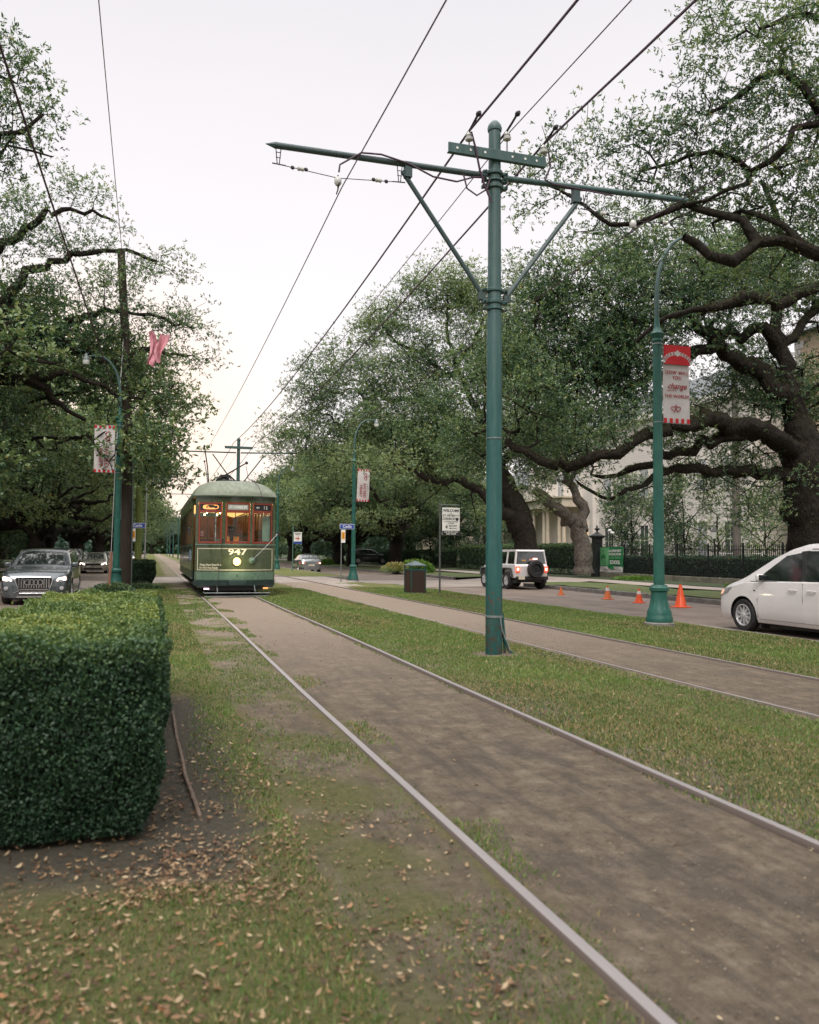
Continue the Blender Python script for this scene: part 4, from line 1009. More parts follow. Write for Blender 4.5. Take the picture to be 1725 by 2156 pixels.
# ------------------------------------------------------------------ wooden poles, guy, bush
wp = empty('utility_pole', (-.87, 30.7, 0)); tag(wp, 'tall dark wooden pole leaning slightly beside the left lamp post', 'pole')
M['wood_pole'] = pm('creosoted_wood', (.03, .020, .015), (.055, .04, .03), 4, .9, 0, .6, 18, stretch=(9, 9, .5), dirt=(.07, .065, .05))
M['moss_wood'] = pm('mossy_wood', (.13, .16, .04), (.09, .12, .03), 3, .95, 0, .5, 20, stretch=(5, 5, .6))
mb = MB(); mb.tube([(0, 0, -.1), (-.03, 0, 3), (-.07, 0, 6), (-.2, 0, 9), (-.42, 0, 12.2)], [.195, .18, .165, .15, .13], 12); mb.build('shaft', M['wood_pole'], wp, smooth=True)
mb = MB(); mb.tube([(.19, -.03, 0), (.185, -.03, 2.6), (.15, -.03, 4.6)], .03, 6); mb.tube([(-.2, -.05, 2.5), (-.22, -.05, 6)], .012, 5); mb.build('conduit', M['galv'], wp, smooth=True)
gw = empty('guy_wire', (-1.32, 28.9, 0)); tag(gw, 'pale guy wire running down in front of the left lamp with a wooden guard', 'guy wire')
mb = MB(); mb.tube([(0, 0, .1), (.08, .5, 4.6), (.19, 1.6, 8.9)], .011, 5); mb.build('strand', M['cable_pale'], gw)
mb = MB(); mb.tube([(-.02, -.02, 0), (.03, .12, 1.35)], [.045, .055], 6); mb.build('guard', pm('weathered_board', (.24, .12, .08), (.16, .085, .06), 6, .9, stretch=(5, 5, .5)), gw)
mb = MB(); mb.lathe([(.02, -.12), (.05, -.06), (.05, .06), (.02, .12)], .095, .55, 4.9, 8); mb.build('insulator', M['dark_iron'], gw, smooth=True)
mp_ = empty('utility_pole', (-.72, 46.5, 0)); tag(mp_, 'moss green wooden pole standing behind the clipped bush', 'pole')
mb = MB(); mb.tube([(0, 0, -.1), (.02, 0, 6), (.05, 0, 12.5)], [.20, .18, .14], 10); mb.build('shaft', M['moss_wood'], mp_, smooth=True)
mb = MB(); mb.tube([(.36, 0, -.1), (.37, 0, 5.8)], .045, 6); mb.build('conduit', M['cable_pale'], mp_)
wp2 = empty('utility_pole', tuple(onX(1552, 1160, 28.6).xy)+(0,)); tag(wp2, 'grey wooden pole behind the iron fence among the garden trees', 'pole')
mb = MB(); mb.tube([(0, 0, -.1), (0, 0, 6), (0, 0, 12)], [.22, .19, .15], 10); mb.build('shaft', pm('grey_wood', (.09, .08, .07), (.14, .125, .11), 5, .9, stretch=(6, 6, .5)), wp2, smooth=True)

LEAFY = [(0, (.007, .028, .016)), (.4, (.036, .088, .040)), (.7, (.11, .175, .05)), (.9, (.25, .30, .08)), (1, (.33, .33, .08))]
M['hedge_leaf'] = leaf_mat('hedge_leaf', LEAFY, .22, .55)
def scatter_box(rng, n, x0, x1, y0, y1, z0, z1, faces, thick, taper=None):
    """points and outward normals on chosen faces of a box"""
    A = {'top': (x1-x0)*(y1-y0), 'front': (x1-x0)*(z1-z0), 'back': (x1-x0)*(z1-z0), 'left': (y1-y0)*(z1-z0), 'right': (y1-y0)*(z1-z0)}
    tot = sum(A[f] for f in faces); Ps = []; Ns = []
    for f in faces:
        m = int(n*A[f]/tot); u = rng.random(m); v = rng.random(m); t = -np.abs(rng.normal(0, thick, m))+thick*.6
        if f == 'top': p = np.stack([x0+(x1-x0)*u, y0+(y1-y0)*v, z1+t], 1); nn = (0, 0, 1)
        if f == 'front': p = np.stack([x0+(x1-x0)*u, y0-t, z0+(z1-z0)*v], 1); nn = (0, -1, 0)
        if f == 'back': p = np.stack([x0+(x1-x0)*u, y1+t, z0+(z1-z0)*v], 1); nn = (0, 1, 0)
        if f == 'left': p = np.stack([x0-t, y0+(y1-y0)*u, z0+(z1-z0)*v], 1); nn = (-1, 0, 0)
        if f == 'right': p = np.stack([x1+t, y0+(y1-y0)*u, z0+(z1-z0)*v], 1); nn = (1, 0, 0)
        Ps.append(p); Ns.append(np.tile(np.array(nn, float), (m, 1)))
    return np.concatenate(Ps), np.concatenate(Ns)
def hedge(name, label, x0, x1, y0, y1, z0, z1, n, L, faces=('top', 'front', 'right', 'left', 'back'), thick=.03, seed=1, tone_top=.74, tone_side=.25, skirt=.15, cat='hedge', group=None, taper=.12, mat='hedge_leaf', cone=0.0):
    rng = np.random.default_rng(seed); root = empty(name, ((x0+x1)/2, y0, 0)); tag(root, label, cat, group)
    cx, oy = (x0+x1)/2, y0
    P, N = scatter_box(rng, n, x0, x1, y0, y1, z0, z1, faces, thick)
    # clipped but lumpy, drawn in towards the foot
    h = (P[:, 2]-z0)/(z1-z0)
    lump = .03*np.sin(P[:, 0]*9+P[:, 2]*7)*np.sin(P[:, 1]*6)+.02*np.sin(P[:, 1]*17+P[:, 0]*13)*np.sin(P[:, 2]*15)
    P = P+N*lump[:, None]*(z1-z0)*1.3
    hole = (np.sin(P[:, 0]*21+P[:, 2]*9+1.3*np.sin(P[:, 2]*17))*np.sin(P[:, 2]*19+P[:, 1]*8+1.1*np.sin(P[:, 0]*13)) > .55) & (N[:, 2] < .5) & (rng.random(len(P)) < .72)
    lump = lump-np.where(hole, .06, 0)
    pull = taper*np.clip(.38-h, 0, 1)*2.4
    P[:, 0] = cx+(P[:, 0]-cx)*(1-pull); cyy = (y0+y1)/2; P[:, 1] = cyy+(P[:, 1]-cyy)*(1-pull*(x1-x0)/(y1-y0))
    dx = np.minimum(P[:, 0]-x0, x1-P[:, 0]); dy = np.minimum(P[:, 1]-y0, y1-P[:, 1]); de = np.maximum(0, np.minimum(dx, dy)); tp = N[:, 2] > .5; rs_ = .033*(z1-z0)
    P[:, 2] -= np.where(tp, rs_*np.exp(-de/rs_), 0)                     # rounded rim
    inw = np.where(~tp, rs_*.8*np.exp(-np.abs(z1-P[:, 2])/rs_), 0); P -= N*inw[:, None]
    shoot = tp & (rng.random(len(P)) < .02); P[:, 2] += np.where(shoot, rng.random(len(P))*.05*(z1-z0), 0)
    d = unit(rng.normal(0, 1, P.shape)+N*.35+np.array([0, 0, .2])); nr = unit(N*.9+rng.normal(0, .55, P.shape)); nr = unit(nr-d*np.sum(nr*d, 1, keepdims=True))
    v, f = leaf_quads(P, d, nr, L*rng.uniform(.6, 1.3, len(P)), L*.6*rng.uniform(.7, 1.2, len(P)))
    tone = np.where(N[:, 2] > .5, tone_top, tone_side*(0.5+.75*h)+.05)+rng.normal(0, .10, len(P))+.10*np.sin(P[:, 1]*2.3+P[:, 0]*1.1)*np.sin(P[:, 0]*4+1)*(N[:, 2] > .5)  # new growth pale on top; side shade put into darker leaf tone
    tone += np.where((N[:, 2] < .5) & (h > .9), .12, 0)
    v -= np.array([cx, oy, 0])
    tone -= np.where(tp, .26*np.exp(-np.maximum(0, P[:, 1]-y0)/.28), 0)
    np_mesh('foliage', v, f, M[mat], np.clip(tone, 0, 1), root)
    core = MB(); k = 5
    core.grid(lambda u, w: (-(x1-x0)/2+(x1-x0)*u, .06, z0+.12+(z1-z0-.2)*w), 1, 1)
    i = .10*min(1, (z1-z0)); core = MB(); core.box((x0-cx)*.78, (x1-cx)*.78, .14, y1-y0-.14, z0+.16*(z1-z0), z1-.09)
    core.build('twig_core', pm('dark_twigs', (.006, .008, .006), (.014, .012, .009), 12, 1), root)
    for q in range(min(24, int((y1-y0)*(x1-x0)*5)+3)):
        st = MB(); x = rng.uniform(x0-cx, x1-cx)*.6; y = rng.uniform(.15, y1-y0-.15)
        st.tube([(x, y, -.03), (x+rng.normal(0, .02), y+rng.normal(0, .02), z0+.25), (x+rng.normal(0, .05), y+rng.normal(0, .05), (z0+z1)/2)], [.014, .011, .006], 5)
        st.build('stem', M['bark'], root)
    return root
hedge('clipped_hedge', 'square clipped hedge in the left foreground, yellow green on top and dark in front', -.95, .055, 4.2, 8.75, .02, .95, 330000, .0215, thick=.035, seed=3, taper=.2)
hedge('clipped_bush', 'small dark clipped bush beside the wooden pole', -.78, .10, 33, 34.6, .12, 1.0, 9000, .06, seed=4, thick=.06, tone_top=.35, tone_side=.22, taper=.3)
hedge('clipped_hedge', 'long dark hedge behind the white off-roader and the gate pier', 25.8, 27.3, 47.3, 68, .1, 2.0, 26000, .10, seed=5, thick=.08, tone_top=.5, tone_side=.38)
hedge('clipped_hedge', 'low dark hedge beyond the litter bin along the garden edge', 25.6, 27, 71, 98, .1, 1.6, 24000, .11, seed=6, thick=.08, tone_top=.42, tone_side=.25)
hedge('clipped_hedge', 'dark hedge running just inside the iron fence', 26.9, 28, 18, 43.5, .1, 1.27, 30000, .09, seed=8, thick=.07, tone_top=.3, tone_side=.16)
# scrubby tuft at the foot of the lamp and pole
def scrub(loc, r, h, n, seed, label, mat='leaf', L=.05, base=.3, cat='shrub', name='low_shrub'):
    rng = np.random.default_rng(seed); root = empty(name, loc); tag(root, label, cat)
    d = unit(rng.normal(0, 1, (n, 3))); d[:, 2] = np.abs(d[:, 2]); q = rng.random((n, 1))**.45
    P = d*q*np.array([r, r, h]); ax = unit(d+rng.normal(0, .5, d.shape)); nr = unit(np.cross(ax, rng.normal(0, 1, ax.shape)))
    v, f = leaf_quads(P, ax, nr, L*rng.uniform(.6, 1.4, n), L*.4*rng.uniform(.7, 1.3, n)); tone = np.clip(base+.3*P[:, 2]/h+rng.normal(0, .12, n), 0, 1)
    np_mesh('foliage', v, f, M[mat], tone, root)
    for k in range(6):
        st = MB(); a = rng.random()*6.28; st.tube([(0, 0, -.05), (r*.3*math.cos(a), r*.3*math.sin(a), h*.4), (r*.6*math.cos(a), r*.6*math.sin(a), h*.7)], [.02, .014, .006], 4); st.build('stem', M['bark'], root)
    return root
scrub((-1.2, 29.1, 0), .75, .35, 3200, 41, 'scruffy twigs around the foot of the left lamp post', L=.09)
scrub((-.3, 31.6, 0), .8, .22, 2600, 42, 'low leaf litter scrub between the wooden pole and the bush', L=.09)

# ------------------------------------------------------------------ cones, bin, signs
def cone(x, y, h, r, label, bands=0, mat='orange_plastic'):
    root = empty('traffic_cone', (x, y, -.24)); tag(root, label, 'traffic cone', 'traffic cones along the kerb'); root.rotation_euler = (0, 0, random.random())
    mb = MB(); mb.box(-r*1.25, r*1.25, -r*1.25, r*1.25, 0, .03); mb.build('base', M[mat], root, bevel=.01)
    mb = MB(); mb.lathe([(r, .03), (r*.93, .05), (r*.22, h-.02), (r*.17, h), (r*.10, h), (r*.10, h-.05)], n=18); mb.build('cone_body', M[mat], root, smooth=True)
    for (a, b) in ([(.62, .84)] if bands else []):
        ra = r*(.93-.71*((a*h-.05)/(h-.07)))+.003; rb = r*(.93-.71*((b*h-.05)/(h-.07)))+.003
        mb = MB(); mb.lathe([(ra, a*h), (rb, b*h)], n=18); mb.build('reflective_collar', M['white_ink'], root, smooth=True)
M['orange_faded'] = pm('faded_orange_plastic', (.75, .18, .05), (.6, .13, .04), 6, .6)
for i_, (px, py, h_, r_, l_, b_, m_) in enumerate(((1181.7, 1253, .32, .10, 'smallest plain orange cone nearest the white off-roader', 0, 'orange_faded'), (1279.7, 1262, .50, .14, 'faded orange cone with a pale band, second from the off-roader', 1, 'orange_faded'),
        (1346, 1269.7, .48, .14, 'orange red cone with a bright white collar beside the lamp base', 1, 'orange_plastic'), (1433.5, 1278.6, .71, .19, 'largest plain bright orange cone nearest the minivan', 0, 'orange_plastic'))):
    r3 = ray(px, py); t3 = (-.24-1.4)/r3.z; q3 = CAM+r3*t3; print('cone', q3); cone(q3.x, q3.y, h_, r_, l_, b_, m_)

lb = empty('litter_bin', (8.72, 27.1, -.02), R(8)); lb.scale = (.80, .80, 1); tag(lb, 'dark slatted litter bin with a peaked lid on the grass', 'litter bin')
mb = MB()
for i in range(18):
    x = -.32+.64*i/17
    mb.box(x-.014, x+.014, -.335, -.32, .05, .80)
    mb.box(x-.014, x+.014, .32, .335, .05, .80); mb.box(-.335, -.32, x-.014, x+.014, .05, .80); mb.box(.32, .335, x-.014, x+.014, .05, .80)
mb.build('slat_panel', pm('brown_slats', (.035, .022, .016), (.055, .03, .02), 5, .6, stretch=(3, 3, .4)), lb)
mb = MB(); mb.box(-.345, .345, -.345, .345, .0, .05); mb.box(-.345, .345, -.345, .345, .80, .85)
for sx_ in (-1, 1):
    for s2 in (-1, 1): mb.box(sx_*.34-.02, sx_*.34+.02, s2*.34-.02, s2*.34+.02, .05, .97)
mb.build('frame', M['green_paint'], lb, bevel=.004)
mb = MB(); mb.box(-.29, .29, -.29, .29, .06, .78); mb.build('liner', M['black_plastic'], lb)
mb = MB(); mb.add([(-.37, -.37, .96), (.37, -.37, .96), (.37, .37, .96), (-.37, .37, .96), (-.37, -.37, .985), (.37, -.37, .985), (.37, .37, .985), (-.37, .37, .985), (0, 0, 1.14)],
                  [(0, 3, 2, 1), (0, 1, 5, 4), (1, 2, 6, 5), (2, 3, 7, 6), (3, 0, 4, 7), (4, 5, 8), (5, 6, 8), (6, 7, 8), (7, 4, 8)])
mb.build('lid', pm('grey_blue_lid', (.09, .12, .13), (.07, .10, .11), 5, .45), lb)

sg = empty('direction_sign', (9.70, 27.3, -.02)); tag(sg, 'church welcome sign on a thin post right of the litter bin', 'sign')
mb = MB(); mb.tube([(0, 0, -.1), (0, 0, 3.2)], .035, 8); mb.build('post', pm('dull_post', (.06, .07, .07), (.09, .09, .085), 5, .6), sg, smooth=True)
mb = MB(); mb.tube([(0, 0, 3.12), (.75, 0, 3.12)], .012, 6); mb.tube([(0, 0, 2.1), (.1, 0, 2.1)], .012, 6); mb.build('bracket', M['galv'], sg)
mb = MB(); mb.box(.08, .74, -.012, .004, 2.04, 3.02); mb.build('sign_panel', M['white_ink'], sg, bevel=.004)
mb = MB(); mb.box(.085, .735, -.016, -.012, 2.045, 2.20); mb.build('black_strip', M['black_ink'], sg)
for t_, s_, z_, b_ in (('WELCOME', .125, 2.91, .003), ('to', .06, 2.82, .001), ('CHURCH', .115, 2.62, .003), ('A NATIONAL HISTORIC', .048, 2.52, .001), ('LANDMARK', .045, 2.465, .001)):
    text(t_, s_, M['black_ink'], sg, (.41 if t_ != 'CHURCH' else .33, -.015, z_), bold=b_)
text('ST. PETER', .105, M['black_ink'], sg, (.33, -.015, 2.735), bold=.002); text('A.M.E.', .06, M['black_ink'], sg, (.64, -.015, 2.745))
text('4', .17, M['black_ink'], sg, (.24, -.015, 2.33), bold=.004); text('BLOCKS', .078, M['black_ink'], sg, (.48, -.015, 2.375), bold=.002)
mb = MB(); mb.box(.36, .62, -.0155, -.013, 2.28, 2.295); mb.add([(.33, -.0155, 2.2875), (.40, -.0155, 2.262), (.40, -.0155, 2.313)], [(0, 1, 2)]); mb.add([(.58, -.0155, 2.66), (.70, -.0155, 2.66), (.69, -.0155, 2.58), (.64, -.0155, 2.54), (.59, -.0155, 2.58)], [(0, 1, 2, 3, 4)]); mb.build('arrow_and_shield', M['black_ink'], sg, fixn=False)
text('Call 504-891-3468', .07, M['white_ink'], sg, (.41, -.019, 2.155), bold=.001); text('FOR TOUR', .075, M['white_ink'], sg, (.41, -.019, 2.085), bold=.002)

M['sign_blue'] = pm('sign_blue', (.02, .07, .38), (.02, .06, .32), 3, .5); M['sign_yellow'] = pm('sign_yellow', (.75, .36, .02), (.65, .3, .02), 3, .5)
def cadiz(x, y, label, side=1):
    c = empty('street_sign', (x, y, -.01)); tag(c, label, 'sign', 'blue street name signs')
    mb = MB(); mb.tube([(0, 0, -.1), (0, 0, 2.45)], .028, 6); mb.build('post', M['galv'], c, smooth=True)
    mb = MB(); mb.box(-.08, .62, -.012, .012, 2.50, 2.74); mb.build('name_blade', M['white_ink'], c, bevel=.004)
    mb = MB(); mb.box(-.065, .605, -.016, -.012, 2.515, 2.725); mb.build('blue_field', M['sign_blue'], c)
    text('Cadiz', .19, M['white_ink'], c, (.27, -.02, 2.62), bold=.003)
    mb = MB(); mb.box(-.02, .18, -.045, -.03, 1.85, 2.47); mb.build('tag_panel', M['white_ink'], c, bevel=.003)
    mb = MB(); mb.box(.0, .16, -.05, -.045, 2.02, 2.36); mb.build('yellow_field', M['sign_yellow'], c)
    text('STOP', .09, M['red_ink'], c, (.08, -.055, 2.19), (R(90), R(90), 0))
cadiz(8.55, 38.0, 'blue Cadiz street name sign with a yellow tag by the crossing')
cadiz(-.95, 41.5, 'blue street name sign half hidden behind the wooden pole')
ns = empty('notice_sign', (9.42, 57.3, 0)); tag(ns, 'small white notice on a green post beside the silver saloon', 'sign')
mb = MB(); mb.box(-.03, .03, -.02, .02, -.1, 3.35); mb.build('post', M['green_post'], ns)
mb = MB(); mb.box(.05, .62, -.045, -.03, 1.95, 2.78); mb.build('sign_panel', M['white_ink'], ns, bevel=.003)
mb = MB(); mb.box(.055, .615, -.05, -.045, 1.955, 2.12); mb.build('blue_band', M['sign_blue'], ns)
mb = MB()
for z, a, b in ((2.68, .12, .55), (2.58, .16, .5), (2.06, .14, .52)): mb.box(a, b, -.053, -.047, z, z+.035)
mb.build('small_print', M['black_ink'], ns)
mb = MB(); mb.box(.2, .46, -.053, -.047, 2.31, 2.36); mb.box(.33, .38, -.053, -.047, 2.2, 2.5); mb.add([(.14, -.05, 2.335), (.24, -.05, 2.27), (.24, -.05, 2.40)], [(0, 1, 2)]); mb.build('red_arrow', M['red_cloth'], ns)

# torn pink flag caught in the oak
fl = empty('torn_flag', tuple(at(333, 735, 20.6)), R(12)); fl.location = at(333, 735, 28.2); fl.scale = (1.36,)*3; tag(fl, 'torn pink cloth flag caught in the left oak branches', 'flag')
M['pink_cloth'] = pm('faded_pink_cloth', (.62, .30, .34), (.45, .13, .18), 5, .8, stretch=(6, 6, 1.5))
mb = MB(); mb.grid(lambda u, v: (-.24+.17*u+.05*math.sin(v*4)+.03*math.sin(u*9), .05*math.sin(u*8+v*6), .42-.86*v+.05*math.sin(u*5)), 8, 12); mb.build('cloth_strip', M['pink_cloth'], fl, smooth=True, fixn=False)
mb = MB(); mb.grid(lambda u, v: (-.02+.27*u*(1-.35*v)+.06*math.sin(v*5+1)-.06*v, .06*math.sin(u*7-v*5), .44-.74*v-.06*math.sin(u*3)), 8, 12); mb.build('cloth_strip', pm('faded_red_cloth', (.55, .18, .22), (.62, .34, .38), 6, .8, stretch=(6, 6, 2)), fl, smooth=True, fixn=False)
mb = MB(); mb.tube([(-.2, 0, .42), (.0, .02, .5), (.2, 0, .42)], .012, 5); mb.build('cord', M['cable'], fl)
# ------------------------------------------------------------------ the streetcar
M['car_green'] = pm('olive_green_enamel', (.046, .062, .026), (.056, .075, .033), 3, .28, 0, .03, 12, coat=.5, dirt=(.04, .055, .03))
M['car_green_lo'] = pm('faded_green_apron', (.085, .15, .10), (.11, .18, .13), 3, .32, 0, .05, 12, coat=.3, dirt=(.06, .09, .06))
M['car_roof'] = pm('weathered_roof_canvas', (.20, .225, .165), (.155, .18, .13), 2.5, .55, 0, .15, 14, dirt=(.17, .19, .15), stretch=(3, .7, 3))
M['car_red'] = pm('red_sash_paint', (.24, .035, .015), (.19, .028, .012), 4, .4, coat=.3)
M['car_brown'] = pm('brown_wood', (.13, .05, .025), (.09, .035, .018), 4, .5, stretch=(4, 4, .6))
M['car_dark'] = pm('underframe_black', (.010, .014, .014), (.018, .022, .02), 5, .6, 0, .2, 20)
M['car_bumper'] = pm('dark_green_bumper', (.012, .032, .030), (.018, .042, .038), 5, .4, coat=.2)
M['warm_ceiling'] = pm('glowing_varnished_ceiling', (.48, .26, .09), (.40, .2, .06), 2, .35, emit=(1, .50, .16), estr=1.7)  # lamp glow put into the varnished ceiling as emission
M['bulb'] = pm('lit_bulb', (1, .8, .5), (1, .8, .5), 2, .5, emit=(1, .72, .36), estr=30)
M['head_lens'] = pm('lit_headlamp_lens', (1, .9, .7), (1, .9, .7), 2, .3, emit=(1, .90, .66), estr=14)
def glass_mat(name, tint=(.9, .95, .93), refl=.9):
    m, nt, out = new_mat(name)
    tr = node(nt, 'ShaderNodeBsdfTransparent'); tr.inputs['Color'].default_value = rgb(tint)
    gl = node(nt, 'ShaderNodeBsdfGlossy'); gl.inputs['Roughness'].default_value = .03
    fr = node(nt, 'ShaderNodeFresnel'); fr.inputs['IOR'].default_value = 1.5
    tc = node(nt, 'ShaderNodeTexCoord'); n = noise(nt, tc.outputs['Object'], 1.7, 3)
    bp = node(nt, 'ShaderNodeBump'); bp.inputs['Strength'].default_value = .05; bp.inputs['Distance'].default_value = .05
    lk(nt, n.outputs['Fac'], bp.inputs['Height']); lk(nt, bp.outputs[0], gl.inputs['Normal'])
    mx = node(nt, 'ShaderNodeMixShader'); lk(nt, math_(nt, 'ADD', math_(nt, 'MULTIPLY', fr.outputs[0], refl), .0, clamp=True), mx.inputs[0]); lk(nt, tr.outputs[0], mx.inputs[1]); lk(nt, gl.outputs[0], mx.inputs[2])
    lk(nt, mx.outputs[0], out.inputs['Surface']); return m
M['glass_clear'] = glass_mat('window_glass', (.9, .94, .9), .55)
SC = empty('streetcar', (2.46, 25.5, 0)); SC.scale = (.965, 1, 1); tag(SC, 'green vintage streetcar number 947 with red window frames coming down the near track', 'streetcar')
def yf(x): return .30*(min(abs(x), 1.3)/1.2)**2.3
def cpanel(mb, x0, x1, z0, z1, off, th, n=14):
    """slab that follows the bowed front; off = how far its face stands forward"""
    vs = []
    for i in range(n+1):
        x = x0+(x1-x0)*i/n; y = yf(x)-off
        vs += [(x, y, z0), (x, y, z1), (x, y+th, z1), (x, y+th, z0)]
    fs = []
    for i in range(n):
        for k in range(4):
            a, b = i*4+k, i*4+(k+1) % 4; fs.append((a, b, b+4, a+4))
    fs += [(0, 1, 2, 3), tuple(n*4+k for k in (3, 2, 1, 0))]
    return mb.add(vs, fs)
HWd = 1.25
mb = MB(); cpanel(mb, -HWd, HWd, .77, 1.62, 0, .05); cpanel(mb, -HWd, HWd, 2.90, 3.12, .0, .06)
for a, b in ((-HWd, -1.17), (-.45, -.345), (.42, .50), (1.17, HWd)): cpanel(mb, a, b, 1.62, 2.90, 0, .06, 3)
mb.build('front_wall', M['car_green'], SC, smooth=True)
mb = MB(); cpanel(mb, -HWd-.01, HWd+.01, .53, .77, .012, .06); mb.build('front_apron', M['car_green_lo'], SC, smooth=True)
mb = MB(); cpanel(mb, -HWd, HWd, 1.585, 1.625, .045, .07); mb.build('sill_ledge', M['car_green_lo'], SC, smooth=True)
for i in range(4):
    mb = MB(); cpanel(mb, -HWd-.02, HWd+.02, .365+i*.043, .395+i*.043, .06, .12); mb.build('bumper_rib', M['car_bumper'], SC, smooth=True)
mb = MB(); cpanel(mb, -HWd, HWd, .34, .54, .0, .08); mb.box(-.24, .32, -.16, .1, .37, .51); mb.build('bumper', M['car_bumper'], SC, bevel=.01)
mb = MB()
P0, P1, Q0, Q1, w = -1.17, 1.17, .83, 1.48, .009
cpanel(mb, P0, P1, Q1-w, Q1+w, .004, .006); cpanel(mb, P0, P1, Q0-w, Q0+w, .004, .006); cpanel(mb, P0-w, P0+w, Q0, Q1, .004, .006, 1); cpanel(mb, P1-w, P1+w, Q0, Q1, .004, .006, 1)
mb.build('lining', M['cream_line'], SC)
# three front windows: red frame > glass, destination box
def front_window(x0, x1, sign):
    f = MB(); fw = .045
    for a, b, c, d in ((x0, x1, 1.64, 1.70), (x0, x1, 2.84, 2.90), (x0, x0+fw, 1.70, 2.84), (x1-fw, x1, 1.70, 2.84), (x0+fw, x1-fw, 2.58, 2.66)): cpanel(f, a, b, c, d, -.008, .035, 4)
    fr = f.build('window_frame', M['car_red'], SC)
    g = MB(); cpanel(g, x0+fw, x1-fw, 1.70, 2.58, -.025, .004, 4); g.build('pane', M['glass_clear'], fr)
    g = MB(); cpanel(g, x0+fw, x1-fw, 2.66, 2.84, -.022, .03, 4); g.build('sign_box', M['black_plastic'], fr)
    return fr
wl = front_window(-1.16, -.455, 0); wc = front_window(-.34, .415, 1); wr = front_window(.505, 1.16, 2)
def ftext(body, size, mat, x, z, par, off=.004, **k):
    yy = yf(x)-off; sl = math.atan((yf(x+.05)-yf(x-.05))/.1)
    return text(body, size, mat, par, (x, yy, z), (R(90), 0, sl), **k)
M['amber_glow'] = pm('lit_amber_blind', (.9, .4, .12), (.85, .35, .1), 4, .5, emit=(1, .42, .12), estr=.9)
M['pale_blind'] = pm('pale_route_blind', (.30, .31, .27), (.24, .25, .22), 8, .6, emit=(.6, .6, .5), estr=.12)
mb = MB(); P = []
for i in range(20):
    a = 2*math.pi*i/20; P.append((-.80+.24*math.copysign(abs(math.cos(a))**.5, math.cos(a)), 2.75+.07*math.copysign(abs(math.sin(a))**.7, math.sin(a))))
mb.add([(x, yf(x)+.016, z) for x, z in P], [tuple(range(20))]); mb.build('lit_oval', M['amber_glow'], wl, fixn=False)
ftext('RTA', .10, M['black_ink'], -.86, 2.75, wl, -.010, bold=.003, shear=.2)
mb = MB(); mb.add([(-.70, yf(-.7)+.008, 2.79), (-.62, yf(-.62)+.008, 2.79), (-.58, yf(-.58)+.008, 2.75), (-.62, yf(-.62)+.008, 2.71), (-.70, yf(-.7)+.008, 2.71), (-.66, yf(-.66)+.008, 2.75)], [(0, 1, 2, 3, 4, 5)]); mb.build('arrow_emblem', M['black_ink'], wl, fixn=False)
mb = MB(); cpanel(mb, -.28, .355, 2.67, 2.83, -.018, .003, 3); mb.build('route_blind', M['pale_blind'], wc)
ftext('ST.CHARLES', .115, M['white_ink'], .037, 2.75, wc, -.012, bold=.004, sx=.88)
ftext('12', .135, M['white_ink'], .92, 2.75, wr, -.010, bold=.001, space=1.25); 
mb = MB(); mb.add([(.60, yf(.6)+.012, 2.75), (.64, yf(.64)+.012, 2.785), (.72, yf(.7)+.012, 2.775), (.73, yf(.73)+.012, 2.735), (.65, yf(.65)+.012, 2.72)], [(0, 1, 2, 3, 4)]); mb.build('emblem', M['pale_blind'], wr, fixn=False)
# numbers and notices
t = ftext('947', .25, M['cream_line'], .035, 1.378, SC, .006, bold=.0065, sx=1.5, name='number', space=1.05)
ftext('Please Have Exact Fare', .085, M['cream_line'], -.78, .985, SC, .006, bold=.002, sx=.85); ftext('Or RTA Pass Ready', .085, M['cream_line'], -.84, .895, SC, .006, bold=.002, sx=.85)
ftext('3', .10, M['black_ink'], .03, .66, SC, .018, bold=.002)
# headlamp, trolley catcher and ropes
hl = MB(); hl.lathe([(.10, .03), (.13, .0), (.135, -.06), (.12, -.07), (.105, -.05)], .02, -.0, 1.085, 24, axis='y'); h = hl.build('headlamp', pm('yellow_halo_ring', (.5, .42, .2), (.4, .33, .16), 6, .35, .7), SC, smooth=True)  # lamp rim whose yellow stands in for the halo round the lens
hl = MB(); hl.lathe([(.001, -.055), (.06, -.052), (.104, -.04)], .02, 0, 1.085, 24, axis='y'); hl.build('lens', M['head_lens'], h, smooth=True)
pl_ = bpy.data.lights.new('headlamp_halo_light', 'POINT'); pl_.energy = 14; pl_.color = (1, .82, .55); pl_.shadow_soft_size = .08  # added point lamp ahead of the lens, for the halo on the dash
plo = bpy.data.objects.new('headlamp_halo_light', pl_); COL.objects.link(plo); plo.parent = SC; plo.location = (.02, -.28, 1.085)
tc = MB(); tc.lathe([(.10, .02), (.105, -.02), (.09, -.05), (.03, -.07), (.02, -.10)], .50, yf(.5)-.0, 1.12, 18, axis='y'); tc.build('rope_catcher', M['car_green_lo'], SC, smooth=True)
mb = MB(); mb.tube([(.50, yf(.5)-.08, 1.14), (.9, .0, 1.52), (1.27, .10, 1.90)], .0055, 5); mb.tube([(1.27, .10, 1.90), (1.30, .2, 1.93)], .03, 6); mb.build('rope_rod', M['cable_pale'], SC)
mb = MB(); mb.tube([(-.44, -.07, 1.76), (-.50, -.09, 1.2), (-.58, -.10, .36)], .010, 5); mb.tube([(-.44, .0, 1.78), (-.44, -.09, 1.76)], .03, 6); mb.tube([(-.58, -.10, .38), (-.585, -.10, .18), (-.585, -.22, .1)], .014, 5); mb.build('wiper_rod', M['dark_iron'], SC)
mb = MB(); mb.tube([(-.98, .1, .16), (-1.0, -.2, .16), (-.97, -.27, .15), (1.0, -.27, .14), (1.05, -.2, .14), (1.05, .1, .14)], .014, 6); mb.tube([(-.98, -.2, .05), (-.95, -.25, .045), (1.0, -.25, .045)], .012, 6)
